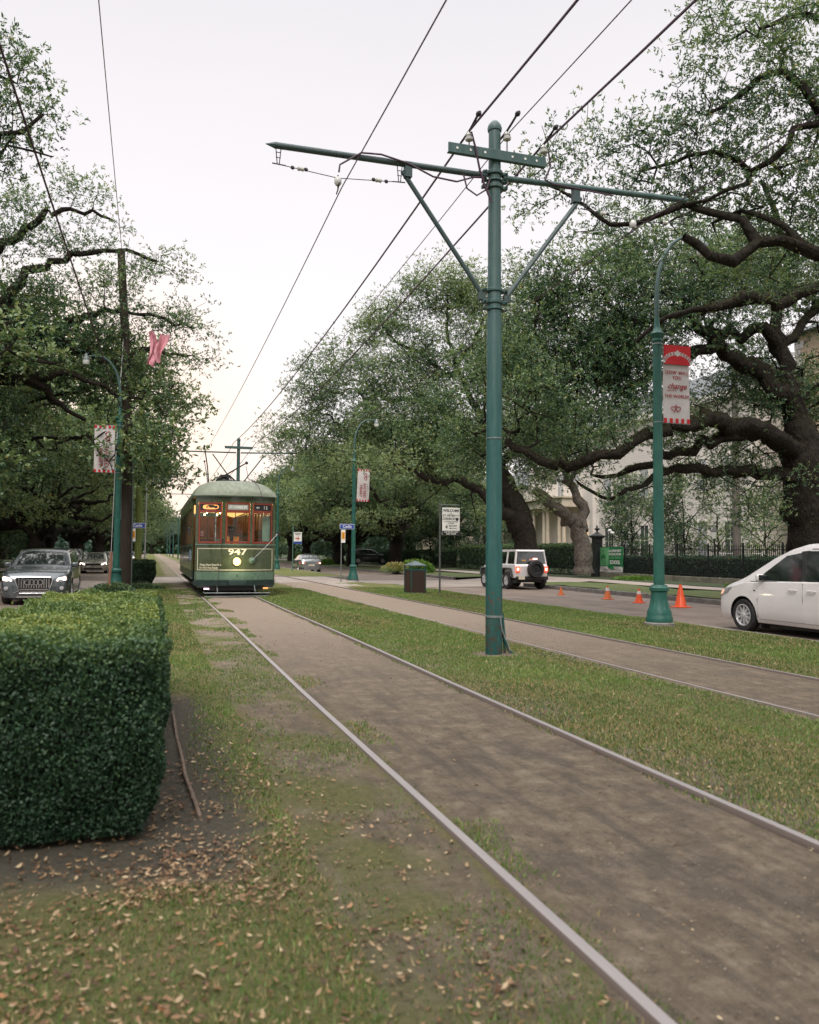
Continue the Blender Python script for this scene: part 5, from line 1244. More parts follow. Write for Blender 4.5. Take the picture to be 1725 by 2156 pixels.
for x in (-.58, .58): mb.tube([(x, -.26, .18), (x, -.02, .36)], .014, 6)
mb.build('fender_loop', M['galv'], SC, smooth=True)
mb = MB(); mb.box(-.98, -.82, -.02, .05, .245, .285); mb.build('marker_lamp', pm('lit_marker', (1, .7, .85), None, 4, .4, emit=(1, .62, .85), estr=2.5), SC)
mb = MB(); mb.box(.86, 1.02, .0, .06, .25, .29); mb.build('marker_lamp', M['amber_glow'], SC)
# sides
LEN = 14.3
for s in (-1, 1):
    def side(mb, y0, y1, z0, z1, x=1.30, th=.05, off=0):
        xx = s*(x+off); mb.box(min(xx, xx-s*th), max(xx, xx-s*th), y0, y1, z0, z1)
    mb = MB()
    side(mb, 1.45, 12.85, .78, 1.58); side(mb, 1.45, 12.85, 2.80, 3.08)
    side(mb, .42, 1.45, 2.86, 3.10, 1.255); side(mb, 12.85, 13.9, .78, 3.1, 1.255)
    side(mb, .30, .46, .36, 2.86, 1.25)
    nw = 14; pw = (12.85-1.45)/nw
    for i in range(nw+1):
        yy = 1.45+i*pw; side(mb, max(1.45, yy-.055), min(12.85, yy+.055), 1.58, 2.80)
    mb.build('side_wall', M['car_green'], SC)
    mb = MB(); side(mb, 1.45, 12.85, 1.56, 1.61, off=.02, th=.03); mb.build('belt_rail', M['car_green_lo'], SC)
    mb = MB(); side(mb, 1.45, 12.85, .50, .78, off=-.02, th=.04); mb.build('skirt', M['car_bumper'], SC)
    for i in range(nw):
        y0, y1 = 1.45+i*pw+.06, 1.45+(i+1)*pw-.06
        f = MB()
        for a, b, c, d in ((y0, y1, 1.61, 1.66), (y0, y1, 2.75, 2.80), (y0, y0+.04, 1.66, 2.75), (y1-.04, y1, 1.66, 2.75), (y0+.04, y1-.04, 2.18, 2.23)): side(f, a, b, c, d, off=-.012, th=.03)
        fr = f.build('window_frame', M['car_brown'], SC)
        g = MB(); side(g, y0+.04, y1-.04, 1.66, 2.18, off=-.03, th=.004); g.build('pane', M['glass_clear'], fr)
        g = MB(); side(g, y0+.04, y1-.04, 2.23, 2.75, off=-.028, th=.004); g.build('blind', M['car_brown'], fr)
    # folding door in the vestibule
    d = MB()
    for k in range(3):
        ya = .50+k*.31
        for a, b, c, e in ((ya, ya+.05, .42, 2.84), (ya+.24, ya+.29, .42, 2.84), (ya+.05, ya+.24, .42, .95), (ya+.05, ya+.24, 2.72, 2.84), (ya+.05, ya+.24, 1.6, 1.66)): side(d, a, b, c, e, 1.15, .035)
    dr = d.build('folding_door', M['car_brown'], SC)
    g = MB(); side(g, .52, 1.40, .97, 2.74, 1.13, .005); g.build('pane', M['glass_dark'], dr)
    mb = MB()
    side(mb, .46, 1.45, .36, .44, 1.27, .3); mb.build('step', M['car_dark'], SC)
    # yellowish leaf reflections on the door, put in as flat coloured marks
    for k in range(5):
        mb = MB(); z = 1.05+k*.36; xx = s*1.175
        mb.add([(xx, .50, z), (xx, .62, z+.05), (xx, .50, z+.12)], [(0, 1, 2)]); mb.build('door_reflection', M['sign_yellow'], SC, fixn=False)
# side advert panel (blue and orange patches by the door)
mb = MB(); mb.box(-1.312, -1.302, 2.0, 2.75, 1.1, 1.45); mb.build('notice_panel', pm('pale_blue_panel', (.25, .35, .5), (.2, .3, .42), 3, .5), SC)
mb = MB(); mb.tube([(-1.28, .42, 2.05), (-1.42, .40, 2.05)], .015, 5); mb.box(-1.47, -1.40, .36, .44, 1.93, 2.13); mb.build('mirror', M['dark_iron'], SC, bevel=.01)
mb = MB(); mb.tube([(1.26, .42, 2.05), (1.38, .40, 2.0)], .015, 5); mb.box(1.36, 1.42, .36, .44, 1.88, 2.06); mb.build('mirror', M['dark_iron'], SC, bevel=.01)
# roof
def roof_z(x, y):
    e = 1.0
    yy = min(y+.12, LEN+.1-y)
    if yy < 1.7: e = math.sqrt(max(0, 1-(1-yy/1.7)**2.4))
    return 3.10+.56*e*math.sqrt(max(0, 1-min(1, abs(x/1.33))**3.2))
def roofp(u, v):
    ys_ = [-.12, -.10, -.05, .03, .15, .3, .5, .75, 1.05, 1.4, 1.9, 3, 5, 8, 11, 12.6, 13.1, 13.5, 13.8, 14.0, 14.2]
    y = ys_[min(int(round(v*20)), 20)]; q = 2*u-1; x = 1.33*math.copysign(abs(q)**.75, q)
    # bowed plan of the front edge
    yb = y + yf(x*.97)*max(0, 1-y/1.7) if y < 1.7 else y
    xs = 1.0
    return (x*xs, yb, roof_z(x, y))
mb = MB(); mb.grid(roofp, 28, 20); mb.build('roof', M['car_roof'], SC, smooth=True, fixn=False)
mb = MB(); cpanel(mb, -1.31, 1.31, 3.07, 3.135, .10, .16, 20); mb.box(-1.345, -1.29, .40, 14.0, 3.06, 3.13); mb.box(1.29, 1.345, .40, 14.0, 3.06, 3.13)
mb.build('roof_gutter', M['car_green_lo'], SC, smooth=True)
# roof walkway, trolley gear
mb = MB(); mb.box(-.30, .30, 1.9, 12.2, 3.70, 3.74)
for i in range(10): mb.box(-.34, .34, 2.2+i, 2.28+i, 3.66, 3.70)
mb.build('roof_board', M['car_dark'], SC)
mb = MB(); mb.lathe([(.26, 0), (.22, .06), (.12, .10), (.10, .20), (.03, .23)], -.22, 2.4, 3.73, 14); mb.tube([(-.5, 2.2, 3.74), (-.3, 2.4, 3.92), (-.05, 2.4, 3.94), (.2, 2.6, 3.76)], .03, 6); mb.box(-.36, -.06, 2.2, 2.9, 3.86, 3.94)
mb.tube([(-.36, 2.1, 3.8), (-.3, 2.9, 3.95)], .04, 6); mb.tube([(-.1, 2.1, 3.8), (-.1, 2.9, 3.95)], .04, 6); mb.build('trolley_base', M['dark_iron'], SC, smooth=True)
mb = MB(); mb.tube([(-.48, 2.3, 3.80), (-.15, 2.2, 3.95), (.45, 1.75, 4.30)], [.03, .026, .02], 8); mb.lathe([(.03, -.05), (.06, 0), (.03, .05)], .47, 1.75, 4.31, 10, axis='x'); mb.build('trolley_pole', M['dark_iron'], SC, smooth=True)
mb = MB(); mb.tube([(-.2, 10.4, 3.8), (-.08, 14, 5.0), (-.04, 16.6, 5.85)], [.03, .025, .02], 8); mb.lathe([(.03, -.05), (.07, 0), (.03, .05)], -.04, 16.65, 5.9, 10, axis='x'); mb.build('trolley_pole', M['dark_iron'], SC, smooth=True)
mb = MB(); mb.tube([(-.80, 1.3, 3.55), (-.86, 1.25, 4.1), (-.97, 1.2, 4.72)], .022, 6); mb.lathe([(.02, -.04), (.04, 0), (.02, .04)], -.97, 1.2, 4.74, 8); mb.build('roof_mast', M['dark_iron'], SC, smooth=True)
mb = MB(); mb.tube([(.55, .9, 3.66), (.68, .2, 3.45), (.78, -.08, 3.10), (.84, -.02, 2.95)], .008, 5); mb.tube([(.45, 1.7, 4.2), (.5, 1.4, 3.75), (.6, .95, 3.66), (.8, 1.1, 3.62), (1.0, 1.5, 3.5)], .010, 5); mb.build('rope', M['cable'], SC)
# underframe and trucks
mb = MB(); mb.box(-1.15, 1.15, .35, 13.9, .50, .76); mb.box(-.9, .9, .15, .6, .2, .5); mb.box(-1.05, 1.05, 5.6, 8.6, .25, .5); mb.build('underframe', M['car_dark'], SC)
mb = MB(); mb.box(-1.2, 1.2, .12, 13.95, .30, .36); mb.build('floor_shadow_board', M['car_dark'], SC)  # dark board stands in for shade beneath the car floor
for y in (3.2, 11.0):
    mb = MB()
    for s in (-1, 1): mb.box(s*.98-.06, s*.98+.06, y-1.25, y+1.25, .36, .56); mb.box(s*.98-.09, s*.98+.09, y-.3, y+.3, .25, .62)
    mb.box(-.98, .98, y-.12, y+.12, .3, .5); tk = mb.build('truck', M['car_dark'], SC, bevel=.01)
    for yy in (y-.8, y+.8):
        for s in (-1, 1):
            wm = MB(); wm.lathe([(.30, -.05), (.36, -.04), (.36, .045), (.31, .06), (.10, .05), (.09, .12)], s*.79, yy, .355, 20, axis='x'); wm.build('wheel', pm('steel_wheel', (.12, .11, .10), (.08, .07, .065), 6, .5, .6), tk, smooth=True)
# interior
mb = MB(); mb.box(-1.2, 1.2, .35, 13.9, .78, .84); mb.build('floor', M['car_dark'], SC)
mb = MB(); mb.grid(lambda u, v: (-1.2+2.4*u, .5+13.2*v, 2.98+.22*(1-(2*u-1)**2)), 8, 4, flip=True); mb.build('ceiling', M['warm_ceiling'], SC, smooth=True, fixn=False)
mb = MB(); mb.box(-1.2, 1.2, 13.5, 13.55, .84, 3.0)
mb.build('rear_wall', M['car_brown'], SC); mb = MB()
for a, b in ((-1.2, -.45), (.45, 1.2)): mb.box(a, b, 1.55, 1.60, .84, 1.7)
for a, b in ((-1.2, -.5), (.5, 1.2)): mb.box(a, b, 1.0, 1.3, .84, 1.5)
mb.build('partition', M['car_brown'], SC)
for i in range(10):
    y = 2.3+i*1.05
    for s in (-1, 1):
        st_ = MB(); st_.box(s*.75-.42, s*.75+.42, y-.24, y+.24, 1.22, 1.30); st_.box(s*.75-.42, s*.75+.42, y+.16, y+.24, 1.30, 1.82); st_.build('seat', M['car_brown'], SC, bevel=.02)
for y in (2.0, 3.4, 4.8, 6.5, 8.2, 10, 11.8):
    for x in (-.28, .28):
        b = MB(); b.sphere((x, y, 3.02), .035, 10, 6); b.build('ceiling_lamp', M['bulb'], SC, smooth=True)
b = MB(); b.sphere((.2, .95, 2.95), .025, 10, 6); b.build('ceiling_lamp', M['bulb'], SC, smooth=True)
for x, y in ((-.85, .62), (-.62, .7), (.66, .72), (.9, .6), (-.5, 1.9), (.5, 1.9), (.12, 1.7)):
    mb = MB(); mb.tube([(x, y, .84), (x, y, 2.98)], .016, 6); mb.build('grab_pole', M['chrome'], SC)
mb = MB(); mb.box(.86, 1.10, .40, .42, 1.72, 2.5); mb.build('paper_notice', pm('pale_green_paper', (.42, .55, .48), (.35, .5, .42), 6, .7), SC)
mb = MB(); mb.box(-1.10, -1.0, .40, .41, 1.86, 2.02); mb.build('paper_notice', pm('pink_paper', (.65, .22, .26), (.7, .5, .45), 14, .7), SC)
mb = MB(); mb.box(-.62, -.50, .30, .42, 1.64, 1.76); mb.box(.1, .35, .35, .6, 1.55, 1.72); mb.build('control_box', M['galv'], SC, bevel=.01)

# ------------------------------------------------------------------ the driver
def skinned(name, chains, mat, parent, sub=1):
    """chains: lists of (x,y,z,r) joined at shared points -> one continuous skin surface"""
    vs = []; es = []; rs = []; key = {}
    for ch in chains:
        prev = None
        for (x, y, z, r) in ch:
            k = (round(x, 4), round(y, 4), round(z, 4))
            if k not in key: key[k] = len(vs); vs.append((x, y, z)); rs.append(r)
            i = key[k]
            if prev is not None and prev != i: es.append((prev, i))
            prev = i
    me = bpy.data.meshes.new(name); me.from_pydata(vs, es, []); o = bpy.data.objects.new(name, me); COL.objects.link(o)
    sk = o.modifiers.new('skin', 'SKIN'); sk.use_smooth_shade = True
    for i, r in enumerate(rs): me.skin_vertices[0].data[i].radius = (r, r)
    me.skin_vertices[0].data[0].use_root = True
    if sub: sb = o.modifiers.new('sub', 'SUBSURF'); sb.levels = sub; sb.render_levels = sub
    bpy.context.view_layer.update()
    m2 = bpy.data.meshes.new_from_object(o.evaluated_get(bpy.context.evaluated_depsgraph_get()))
    bpy.data.objects.remove(o)
    o = bpy.data.objects.new(name, m2); COL.objects.link(o); m2.materials.clear(); m2.materials.append(mat); m2.shade_smooth()
    if parent: o.parent = parent
    return o
dv = empty('person', (2.46-.08, 25.5+.92, .84)); tag(dv, 'driver in an orange safety vest seated behind the streetcar centre window', 'person')
M['skin_dark'] = pm('dark_skin', (.07, .035, .022), (.055, .028, .018), 8, .5)
ch = [[(0, 0, .52, .13), (0, .01, .66, .12), (0, .01, .82, .135), (0, .0, .96, .12), (0, -.01, 1.03, .06), (0, -.02, 1.09, .055), (0, -.03, 1.16, .075), (0, -.03, 1.25, .088), (0, -.02, 1.32, .06)]]
for s in (-1, 1):
    ch.append([(0, .0, .96, .12), (s*.15, .0, .965, .065), (s*.21, -.03, .82, .05), (s*.235, -.1, .72, .042), (s*.2, -.25, .72, .034), (s*.17, -.38, .76, .026), (s*.165, -.42, .77, .028), (s*.16, -.46, .77, .024)])
    for f in range(4): ch.append([(s*.16, -.46, .77, .024), (s*(.135+.016*f), -.50, .775, .010), (s*(.135+.016*f), -.53, .76, .009), (s*(.135+.016*f), -.54, .735, .008)])
    ch.append([(s*.165, -.42, .77, .028), (s*.135, -.45, .785, .010), (s*.12, -.48, .78, .009)])
    ch.append([(0, 0, .52, .13), (s*.10, -.05, .50, .09), (s*.13, -.42, .50, .07), (s*.13, -.45, .25, .055), (s*.13, -.45, .07, .04), (s*.13, -.56, .04, .04)])
skinned('body', ch, M['skin_dark'], dv)
mb = MB(); mb.sphere((0, -.035, 1.24), .1, 14, 10, .82, .92, 1.12)
mb.build('head', M['skin_dark'], dv, smooth=True)
f = MB(); f.sphere((0, -.128, 1.225), .018, 8, 6, .9, 1.2, 1.2); f.sphere((0, -.125, 1.17), .02, 8, 6, 1.5, .6, .5)
for s in (-1, 1): f.sphere((s*.083, -.03, 1.23), .02, 8, 6, .5, 1, 1.5)
f.build('face_features', M['skin_dark'], dv, smooth=True)
for s in (-1, 1):
    f = MB(); f.sphere((s*.033, -.122, 1.25), .011, 8, 6); f.build('eye', M['white_ink'], dv, smooth=True)
mb = MB(); mb.lathe([(.10, 0), (.108, .04), (.10, .08), (.05, .11), (.01, .115)], 0, -.02, 1.27, 16); mb.build('hair', M['black_ink'], dv, smooth=True)
# shirt and vest
sh = [[(0, .01, .55, .15), (0, .01, .70, .145), (0, .01, .84, .15), (0, .01, .97, .12), (0, 0, 1.02, .08)]]
for s in (-1, 1): sh.append([(0, .01, .97, .12), (s*.15, .0, .97, .08), (s*.215, -.03, .82, .062), (s*.23, -.08, .74, .056)])
skinned('shirt', sh, pm('dark_shirt', (.02, .022, .028), (.03, .03, .035), 8, .85), dv)
M['vest'] = pm('glowing_orange_vest', (.85, .22, .03), (.75, .18, .025), 6, .7, emit=(1, .3, .05), estr=.25)  # emission put into the vest cloth to brighten it
for s in (-1, 1):
    mb = MB(); mb.grid(lambda u, v: (s*(.05+.17*u-.035*(1-v)*(1-u)+.02*v), -.165+.05*u*u+.03*v-.02*math.sin(v*3), .56+.46*v), 6, 8); mb.build('vest', M['vest'], dv, smooth=True, fixn=False)
    mb = MB(); mb.grid(lambda u, v: (s*(.085+.05*u+.02*v), -.178+.035*v+.01*u, .57+.44*v), 2, 8); mb.build('vest_stripe', pm('lime_stripe', (.55, .75, .12), (.5, .7, .1), 6, .5), dv, smooth=True, fixn=False)
# ------------------------------------------------------------------ houses, fence, garden
def siding(name, c, pitch=.2, tone=.7):
    m, nt, out = new_mat(name); p = wpos(nt); sep = node(nt, 'ShaderNodeSeparateXYZ'); lk(nt, p, sep.inputs[0])
    fr = math_(nt, 'FRACT', math_(nt, 'MULTIPLY', sep.outputs['Z'], 1/pitch)); n = noise(nt, p, 1.3, 5, .6)
    col = mixc(nt, sstep(nt, n.outputs['Fac'], .4, .7, 0, .25), c, tuple(x*.8 for x in c))
    col = mixc(nt, sstep(nt, fr, .10, .0), col, tuple(x*.45 for x in c))
    b = node(nt, 'ShaderNodeBsdfPrincipled'); lk(nt, col, b.inputs['Base Color']); b.inputs['Roughness'].default_value = .7
    bp = node(nt, 'ShaderNodeBump'); bp.inputs['Strength'].default_value = .8; bp.inputs['Distance'].default_value = .03; lk(nt, fr, bp.inputs['Height']); lk(nt, bp.outputs[0], b.inputs['Normal'])
    lk(nt, b.outputs[0], out.inputs['Surface']); return m
M['siding'] = siding('white_clapboard', (.80, .74, .69)); M['trim'] = pm('white_trim', (.78, .73, .68), (.7, .66, .61), 3, .6)
M['cream_trim'] = pm('cream_trim', (.60, .53, .42), (.52, .46, .37), 3, .6)
M['stone'] = pm('tan_brick', (.42, .33, .23), (.34, .26, .18), 9, .85, 0, .4, 30); M['quoin'] = pm('grey_quoin', (.5, .48, .46), (.42, .40, .39), 4, .8)
M['slate'] = pm('grey_roof', (.13, .14, .15), (.09, .10, .11), 5, .7, 0, .3, 20)
M['win_glass'] = pm('house_window_glass', (.06, .07, .075), (.1, .11, .11), 1.2, .08, spec=1, coat=1)
M['blind_glass'] = pm('curtained_window', (.42, .42, .44), (.36, .37, .40), 1.2, .15, spec=1, coat=.6)
M['lit_win'] = pm('lit_window', (.9, .5, .15), None, 2, .5, emit=(1, .55, .16), estr=.8)
def win(root, X, y, z, w, h, glass='blind_glass'):     # window in a wall facing -X
    f = MB(); t = .10
    f.box(X-.06, X, y-w/2-t, y+w/2+t, z+h, z+h+.16); f.box(X-.05, X, y-w/2-t, y-w/2, z, z+h); f.box(X-.05, X, y+w/2, y+w/2+t, z, z+h); f.box(X-.03, X, y-w/2, y+w/2, z+h/2-.03, z+h/2+.03); f.box(X-.03, X, y-.02, y+.02, z, z+h/2-.03); f.box(X-.03, X, y-.02, y+.02, z+h/2+.03, z+h)
    fr = f.build('window', M['trim'], root)
    g = MB(); g.box(X-.02, X-.004, y-w/2, y+w/2, z, z+h); g.build('pane', M[glass], fr)
    g = MB(); g.box(X-.12, X, y-w/2-.15, y+w/2+.15, z-.09, z-.002); g.build('sill', M['trim'], fr)
def hip(mb, x0, x1, y0, y1, z, h, o=.6):
    x0 -= o; x1 += o; y0 -= o; y1 += o; xm = (x0+x1)/2; d = (x1-x0)/2
    mb.add([(x0, y0, z), (x1, y0, z), (x1, y1, z), (x0, y1, z), (xm, y0+d, z+h), (xm, y1-d, z+h)], [(0, 3, 2, 1), (0, 1, 4), (1, 2, 5, 4), (2, 3, 5), (3, 0, 4, 5)])
h1 = empty('white_house', (0, 0, 0)); tag(h1, 'large white clapboard house behind the fence and garden trees', 'house')
mb = MB(); mb.box(38, 52, 45, 65, .05, 12.2); mb.build('wall', M['siding'], h1)
mb = MB(); mb.box(37.6, 38, 65.02, 78, .9, 12.0); mb.box(38, 50, 65.02, 78, .05, 12.0); mb.build('wing_wall', M['siding'], h1)
for y in (45, 64.7, 55): MB().box(37.92, 37.998, y, y+.3, .05, 12.2).build('corner_board', M['trim'], h1)
mb = MB(); mb.box(37.4, 52.6, 44.4, 78.6, 12.2, 12.7); mb.build('cornice', M['trim'], h1)
mb = MB(); hip(mb, 38, 52, 45, 78, 12.7, 4); mb.build('roof', M['slate'], h1)
for y in (47.2, 50.2, 53.0, 57.5, 60.5, 63): win(h1, 38, y, 1.3, 1.1, 2.4, 'win_glass' if int(y) % 2 else 'blind_glass'); win(h1, 38, y, 6.0, 1.1, 2.3)
for y in (68, 71, 74.5): win(h1, 37.6, y, 6.8, 1.1, 2.2)
win(h1, 37.6, 66.3, 1.6, 1.0, 2.6, 'lit_win')
mb = MB(); mb.box(35.6, 37.6, 67.0, 77, 5.7, 6.5); mb.box(35.3, 37.6, 66.8, 77.2, 6.5, 6.65); mb.build('porch_entablature', M['cream_trim'], h1)
mb = MB(); mb.box(35.5, 37.58, 66.8, 77.2, .05, .9); mb.build('porch_floor', M['cream_trim'], h1)
for y in (67.4, 68.3, 70.6, 71.4, 73.6, 74.4, 76.6):
    mb = MB(); mb.lathe([(.26, .9), (.26, 1.0), (.19, 1.08), (.18, 3), (.155, 5.45), (.22, 5.55), (.25, 5.7)], 36, y, 0, 14); mb.build('column', M['cream_trim'], h1, smooth=True)
h2 = empty('porch_house', (0, 0, 0)); tag(h2, 'pale house with arched porch glimpsed behind the church welcome sign', 'house')
mb = MB(); mb.box(40, 52, 84, 100, .05, 9); mb.build('wall', M['siding'], h2); mb = MB(); hip(mb, 40, 52, 84, 100, 9, 3.4); mb.build('roof', M['slate'], h2)
mb = MB(); mb.box(37.5, 39.9, 85, 98, 5.2, 6.3); mb.add([(37.2, 84.8, 6.3), (39.95, 84.8, 6.3), (39.95, 98.2, 6.3), (37.2, 98.2, 6.3), (39.95, 84.8, 7.6), (39.95, 98.2, 7.6)], [(0, 3, 2, 1), (0, 1, 4), (2, 3, 5), (0, 4, 5, 3), (1, 2, 5, 4)]); mb.build('porch_roof', M['cream_trim'], h2)
for y in (85.4, 88.5, 91.5, 94.5, 97.6):
    mb = MB(); mb.lathe([(.3, .4), (.22, .6), (.2, 4.9), (.3, 5.2)], 37.8, y, 0, 12); mb.build('column', M['cream_trim'], h2, smooth=True)
for y in (87, 90, 93, 96): win(h2, 40, y, 1.4, 1.1, 2.2, 'win_glass'); win(h2, 40, y, 7.0, 1.0, 1.4)
h3 = empty('quoined_house', (0, 0, 0)); tag(h3, 'tall tan house with grey corner quoins behind the large oak at right', 'house')
mb = MB(); mb.box(38, 52, 14, 41, .05, 15); mb.build('wall', M['stone'], h3)
for k in range(28):
    w = .75 if k % 2 else .5; mb = MB(); mb.box(37.96, 38.0+.04, 41.04-w, 41.04, .1+k*.52, .56+k*.52); mb.build('quoin', M['quoin'], h3, bevel=.01)
for y in (38, 34, 30, 26, 22, 18): win(h3, 38, y, 1.6, 1.2, 2.4, 'win_glass'); win(h3, 38, y, 6.4, 1.2, 2.3, 'win_glass'); win(h3, 38, y, 11, 1.1, 1.8, 'blind_glass')
mb = MB(); hip(mb, 38, 52, 14, 41, 15, 4); mb.build('roof', M['slate'], h3)
h4 = empty('left_house', (0, 0, 0)); tag(h4, 'white house glimpsed between trunks beyond the parked cars on the left', 'house')
mb = MB(); mb.box(-26, -15, 58, 78, .05, 8.5); mb.build('wall', M['siding'], h4); mb = MB(); hip(mb, -26, -15, 58, 78, 8.5, 3.5); mb.build('roof', M['slate'], h4)
for y in (60, 63, 66, 69, 72, 75):
    f = MB(); f.box(-15, -14.94, y-.6, y+.6, 1.2, 3.6); fr = f.build('window', M['trim'], h4); g = MB(); g.box(-14.94, -14.92, y-.5, y+.5, 1.3, 3.5); g.build('pane', M['win_glass'], fr)
h5 = empty('far_house', (0, 0, 0)); tag(h5, 'low tan garden house seen past the far lamp post on the right', 'house')
mb = MB(); mb.box(37, 48, 112, 128, .05, 6); mb.build('wall', M['cream_trim'], h5); mb = MB(); hip(mb, 37, 48, 112, 128, 6, 3); mb.build('roof', M['slate'], h5)
for y in (115, 119, 123): win(h5, 37, y, 1.2, 1.2, 2, 'win_glass')

# iron fence on a low wall, pier and banner
fn = empty('iron_fence', (25.9, 0, 0)); tag(fn, 'black iron picket fence on a low concrete wall before the white house', 'fence')
mb = MB(); mb.box(-.16, .16, 14, 43.7, -.1, .28); mb.build('low_wall', pm('stained_wall', (.20, .18, .14), (.13, .12, .09), 2.5, .9, 0, .3, 20, dirt=(.07, .07, .045)), fn, bevel=.01)
nb = 12; bl = (43.7-14)/nb
for i in range(nb):
    y0 = 14+i*bl; mb = MB()
    for k in range(20):
        y = y0+bl*(k+.5)/20; mb.box(-.011, .011, y-.011, y+.011, .30, 1.80); mb.add([(-.014, y-.014, 1.80), (.014, y-.014, 1.80), (.014, y+.014, 1.80), (-.014, y+.014, 1.80), (0, y, 1.90)], [(0, 1, 4), (1, 2, 4), (2, 3, 4), (3, 0, 4)])
    for z in (.42, 1.62): mb.box(-.016, .016, y0, y0+bl, z-.018, z+.018)
    mb.build('picket_panel', M['black_iron'], fn)
    mb = MB(); mb.box(-.03, .03, y0-.03, y0+.03, .28, 1.95); mb.build('fence_post', M['black_iron'], fn)
pr = empty('gate_pier', (25.8, 44.1, 0)); tag(pr, 'black iron gate pier with an urn finial at the end of the fence', 'gate pier')
mb = MB(); mb.box(-.28, .28, -.28, .28, 0, .5); mb.box(-.24, .24, -.24, .24, .5, 2.35); mb.build('shaft', M['black_iron'], pr, bevel=.02)
mb = MB(); mb.box(-.31, .31, -.31, .31, 2.35, 2.42); mb.box(-.37, .37, -.37, .37, 2.42, 2.50); mb.add([(-.28, -.28, 2.5), (.28, -.28, 2.5), (.28, .28, 2.5), (-.28, .28, 2.5), (0, 0, 2.78)], [(0, 1, 4), (1, 2, 4), (2, 3, 4), (3, 0, 4), (0, 3, 2, 1)]); mb.build('cap', M['black_iron'], pr)
mb = MB(); mb.lathe([(.10, 2.66), (.05, 2.74), (.06, 2.80), (.16, 2.88), (.18, 2.92), (.08, 2.98), (.04, 3.04), (.055, 3.09), (.01, 3.14)], n=14); mb.build('finial', M['black_iron'], pr, smooth=True)
sc2 = empty('security_camera', (26.2, 43.0, 0)); tag(sc2, 'thin pole with white floodlights next to the gate pier', 'light')
mb = MB(); mb.tube([(0, 0, 0), (0, 0, 3.0)], .04, 6); mb.build('post', M['black_iron'], sc2)
for a in (-.12, .16):
    mb = MB(); mb.sphere((-.1, a, 2.7+a*.5), .12, 10, 6, 1, 1.2, .8); mb.build('lamp_head', M['white_ink'], sc2, smooth=True)
gb = empty('fence_banner', (25.82, 43.75, 0), R(-90)); tag(gb, 'green school banner tied to the iron fence beside the pier', 'banner')
M['gb_green'] = pm('banner_green', (.015, .20, .07), (.012, .16, .055), 2, .5); M['gb_light'] = pm('banner_light_green', (.16, .42, .20), (.10, .34, .14), 1.5, .5)
def gpan(name, x0, x1, z0, z1, mat, y):
    mb = MB(); mb.grid(lambda u, v: (x0+(x1-x0)*u, y+.03*math.sin((x0+(x1-x0)*u)*4+z0+v*2), z0+(z1-z0)*v), 10, 6); return mb.build(name, mat, gb, smooth=True, fixn=False)
gpan('cloth_panel', 0, 2.6, .33, 1.80, M['gb_green'], -.05); gpan('light_panel', .05, 1.05, .70, 1.76, M['gb_light'], -.062); gpan('white_band', 0, 2.6, .33, .66, M['white_cloth'], -.062)
for t_, s_, z_, m_ in (('U.S. DEPARTMENT', .185, 1.57, 'white_ink'), ('OF EDUCATION', .20, 1.37, 'white_ink'), ('GREEN RIBBON', .19, 1.17, 'gb_light'), ('SCHOOL', .31, .90, 'white_ink')): text(t_, s_, M[m_], gb, (1.78, -.105, z_), bold=.008 if s_ > .3 else .004, sx=.9)
text('Academy of the Sacred Heart', .12, M['grey_ink'], gb, (1.25, -.105, .5), bold=.002)
mb = MB(); mb.tube([(.5, -.1, .75), (.5, -.1, 1.05)], .02, 4)
for a in range(5): q = R(20+35*a); mb.sphere((.5+.2*math.cos(q), -.1, 1.1+.2*math.sin(q)), .08, 6, 4, 1, .1, 1)
mb.build('tree_emblem', M['gb_green'], gb)
lt = empty('garden_lantern', tuple(onX(1505, 1180, 28.8).xy)+(.05,)); tag(lt, 'small black post lantern in the garden behind the fence', 'lantern')
mb = MB(); mb.tube([(0, 0, 0), (0, 0, 2.2)], .05, 8); mb.build('post', M['black_iron'], lt)
mb = MB(); mb.lathe([(.10, 2.2), (.17, 2.6)], n=4); mb.build('lantern_glass', M['porcelain'], lt); mb = MB(); mb.lathe([(.22, 2.6), (.02, 2.85)], n=4); mb.build('lantern_roof', M['black_iron'], lt)
pl = empty('play_frame', (30, 38.2, .05)); tag(pl, 'low red, yellow and green play frame behind the iron fence', 'play frame')
for a, c, n_ in ((0, 'red_cloth', 'panel'), (.55, 'sign_yellow', 'panel'), (1.1, 'gb_green', 'panel'), (1.9, 'gb_green', 'panel'), (2.7, 'red_cloth', 'panel')):
    mb = MB(); mb.box(-.05, .05, -a-.5, -a-.05, .35, 1.25); mb.build(n_, M[c], pl, bevel=.02)
mb = MB()
for a in (0, 1.1, 2.2, 3.3): mb.tube([(0, -a, 0), (0, -a, 1.5)], .04, 6)
mb.tube([(0, 0, 1.4), (0, -3.3, 1.4)], .04, 6); mb.build('rail', M['white_ink'], pl)

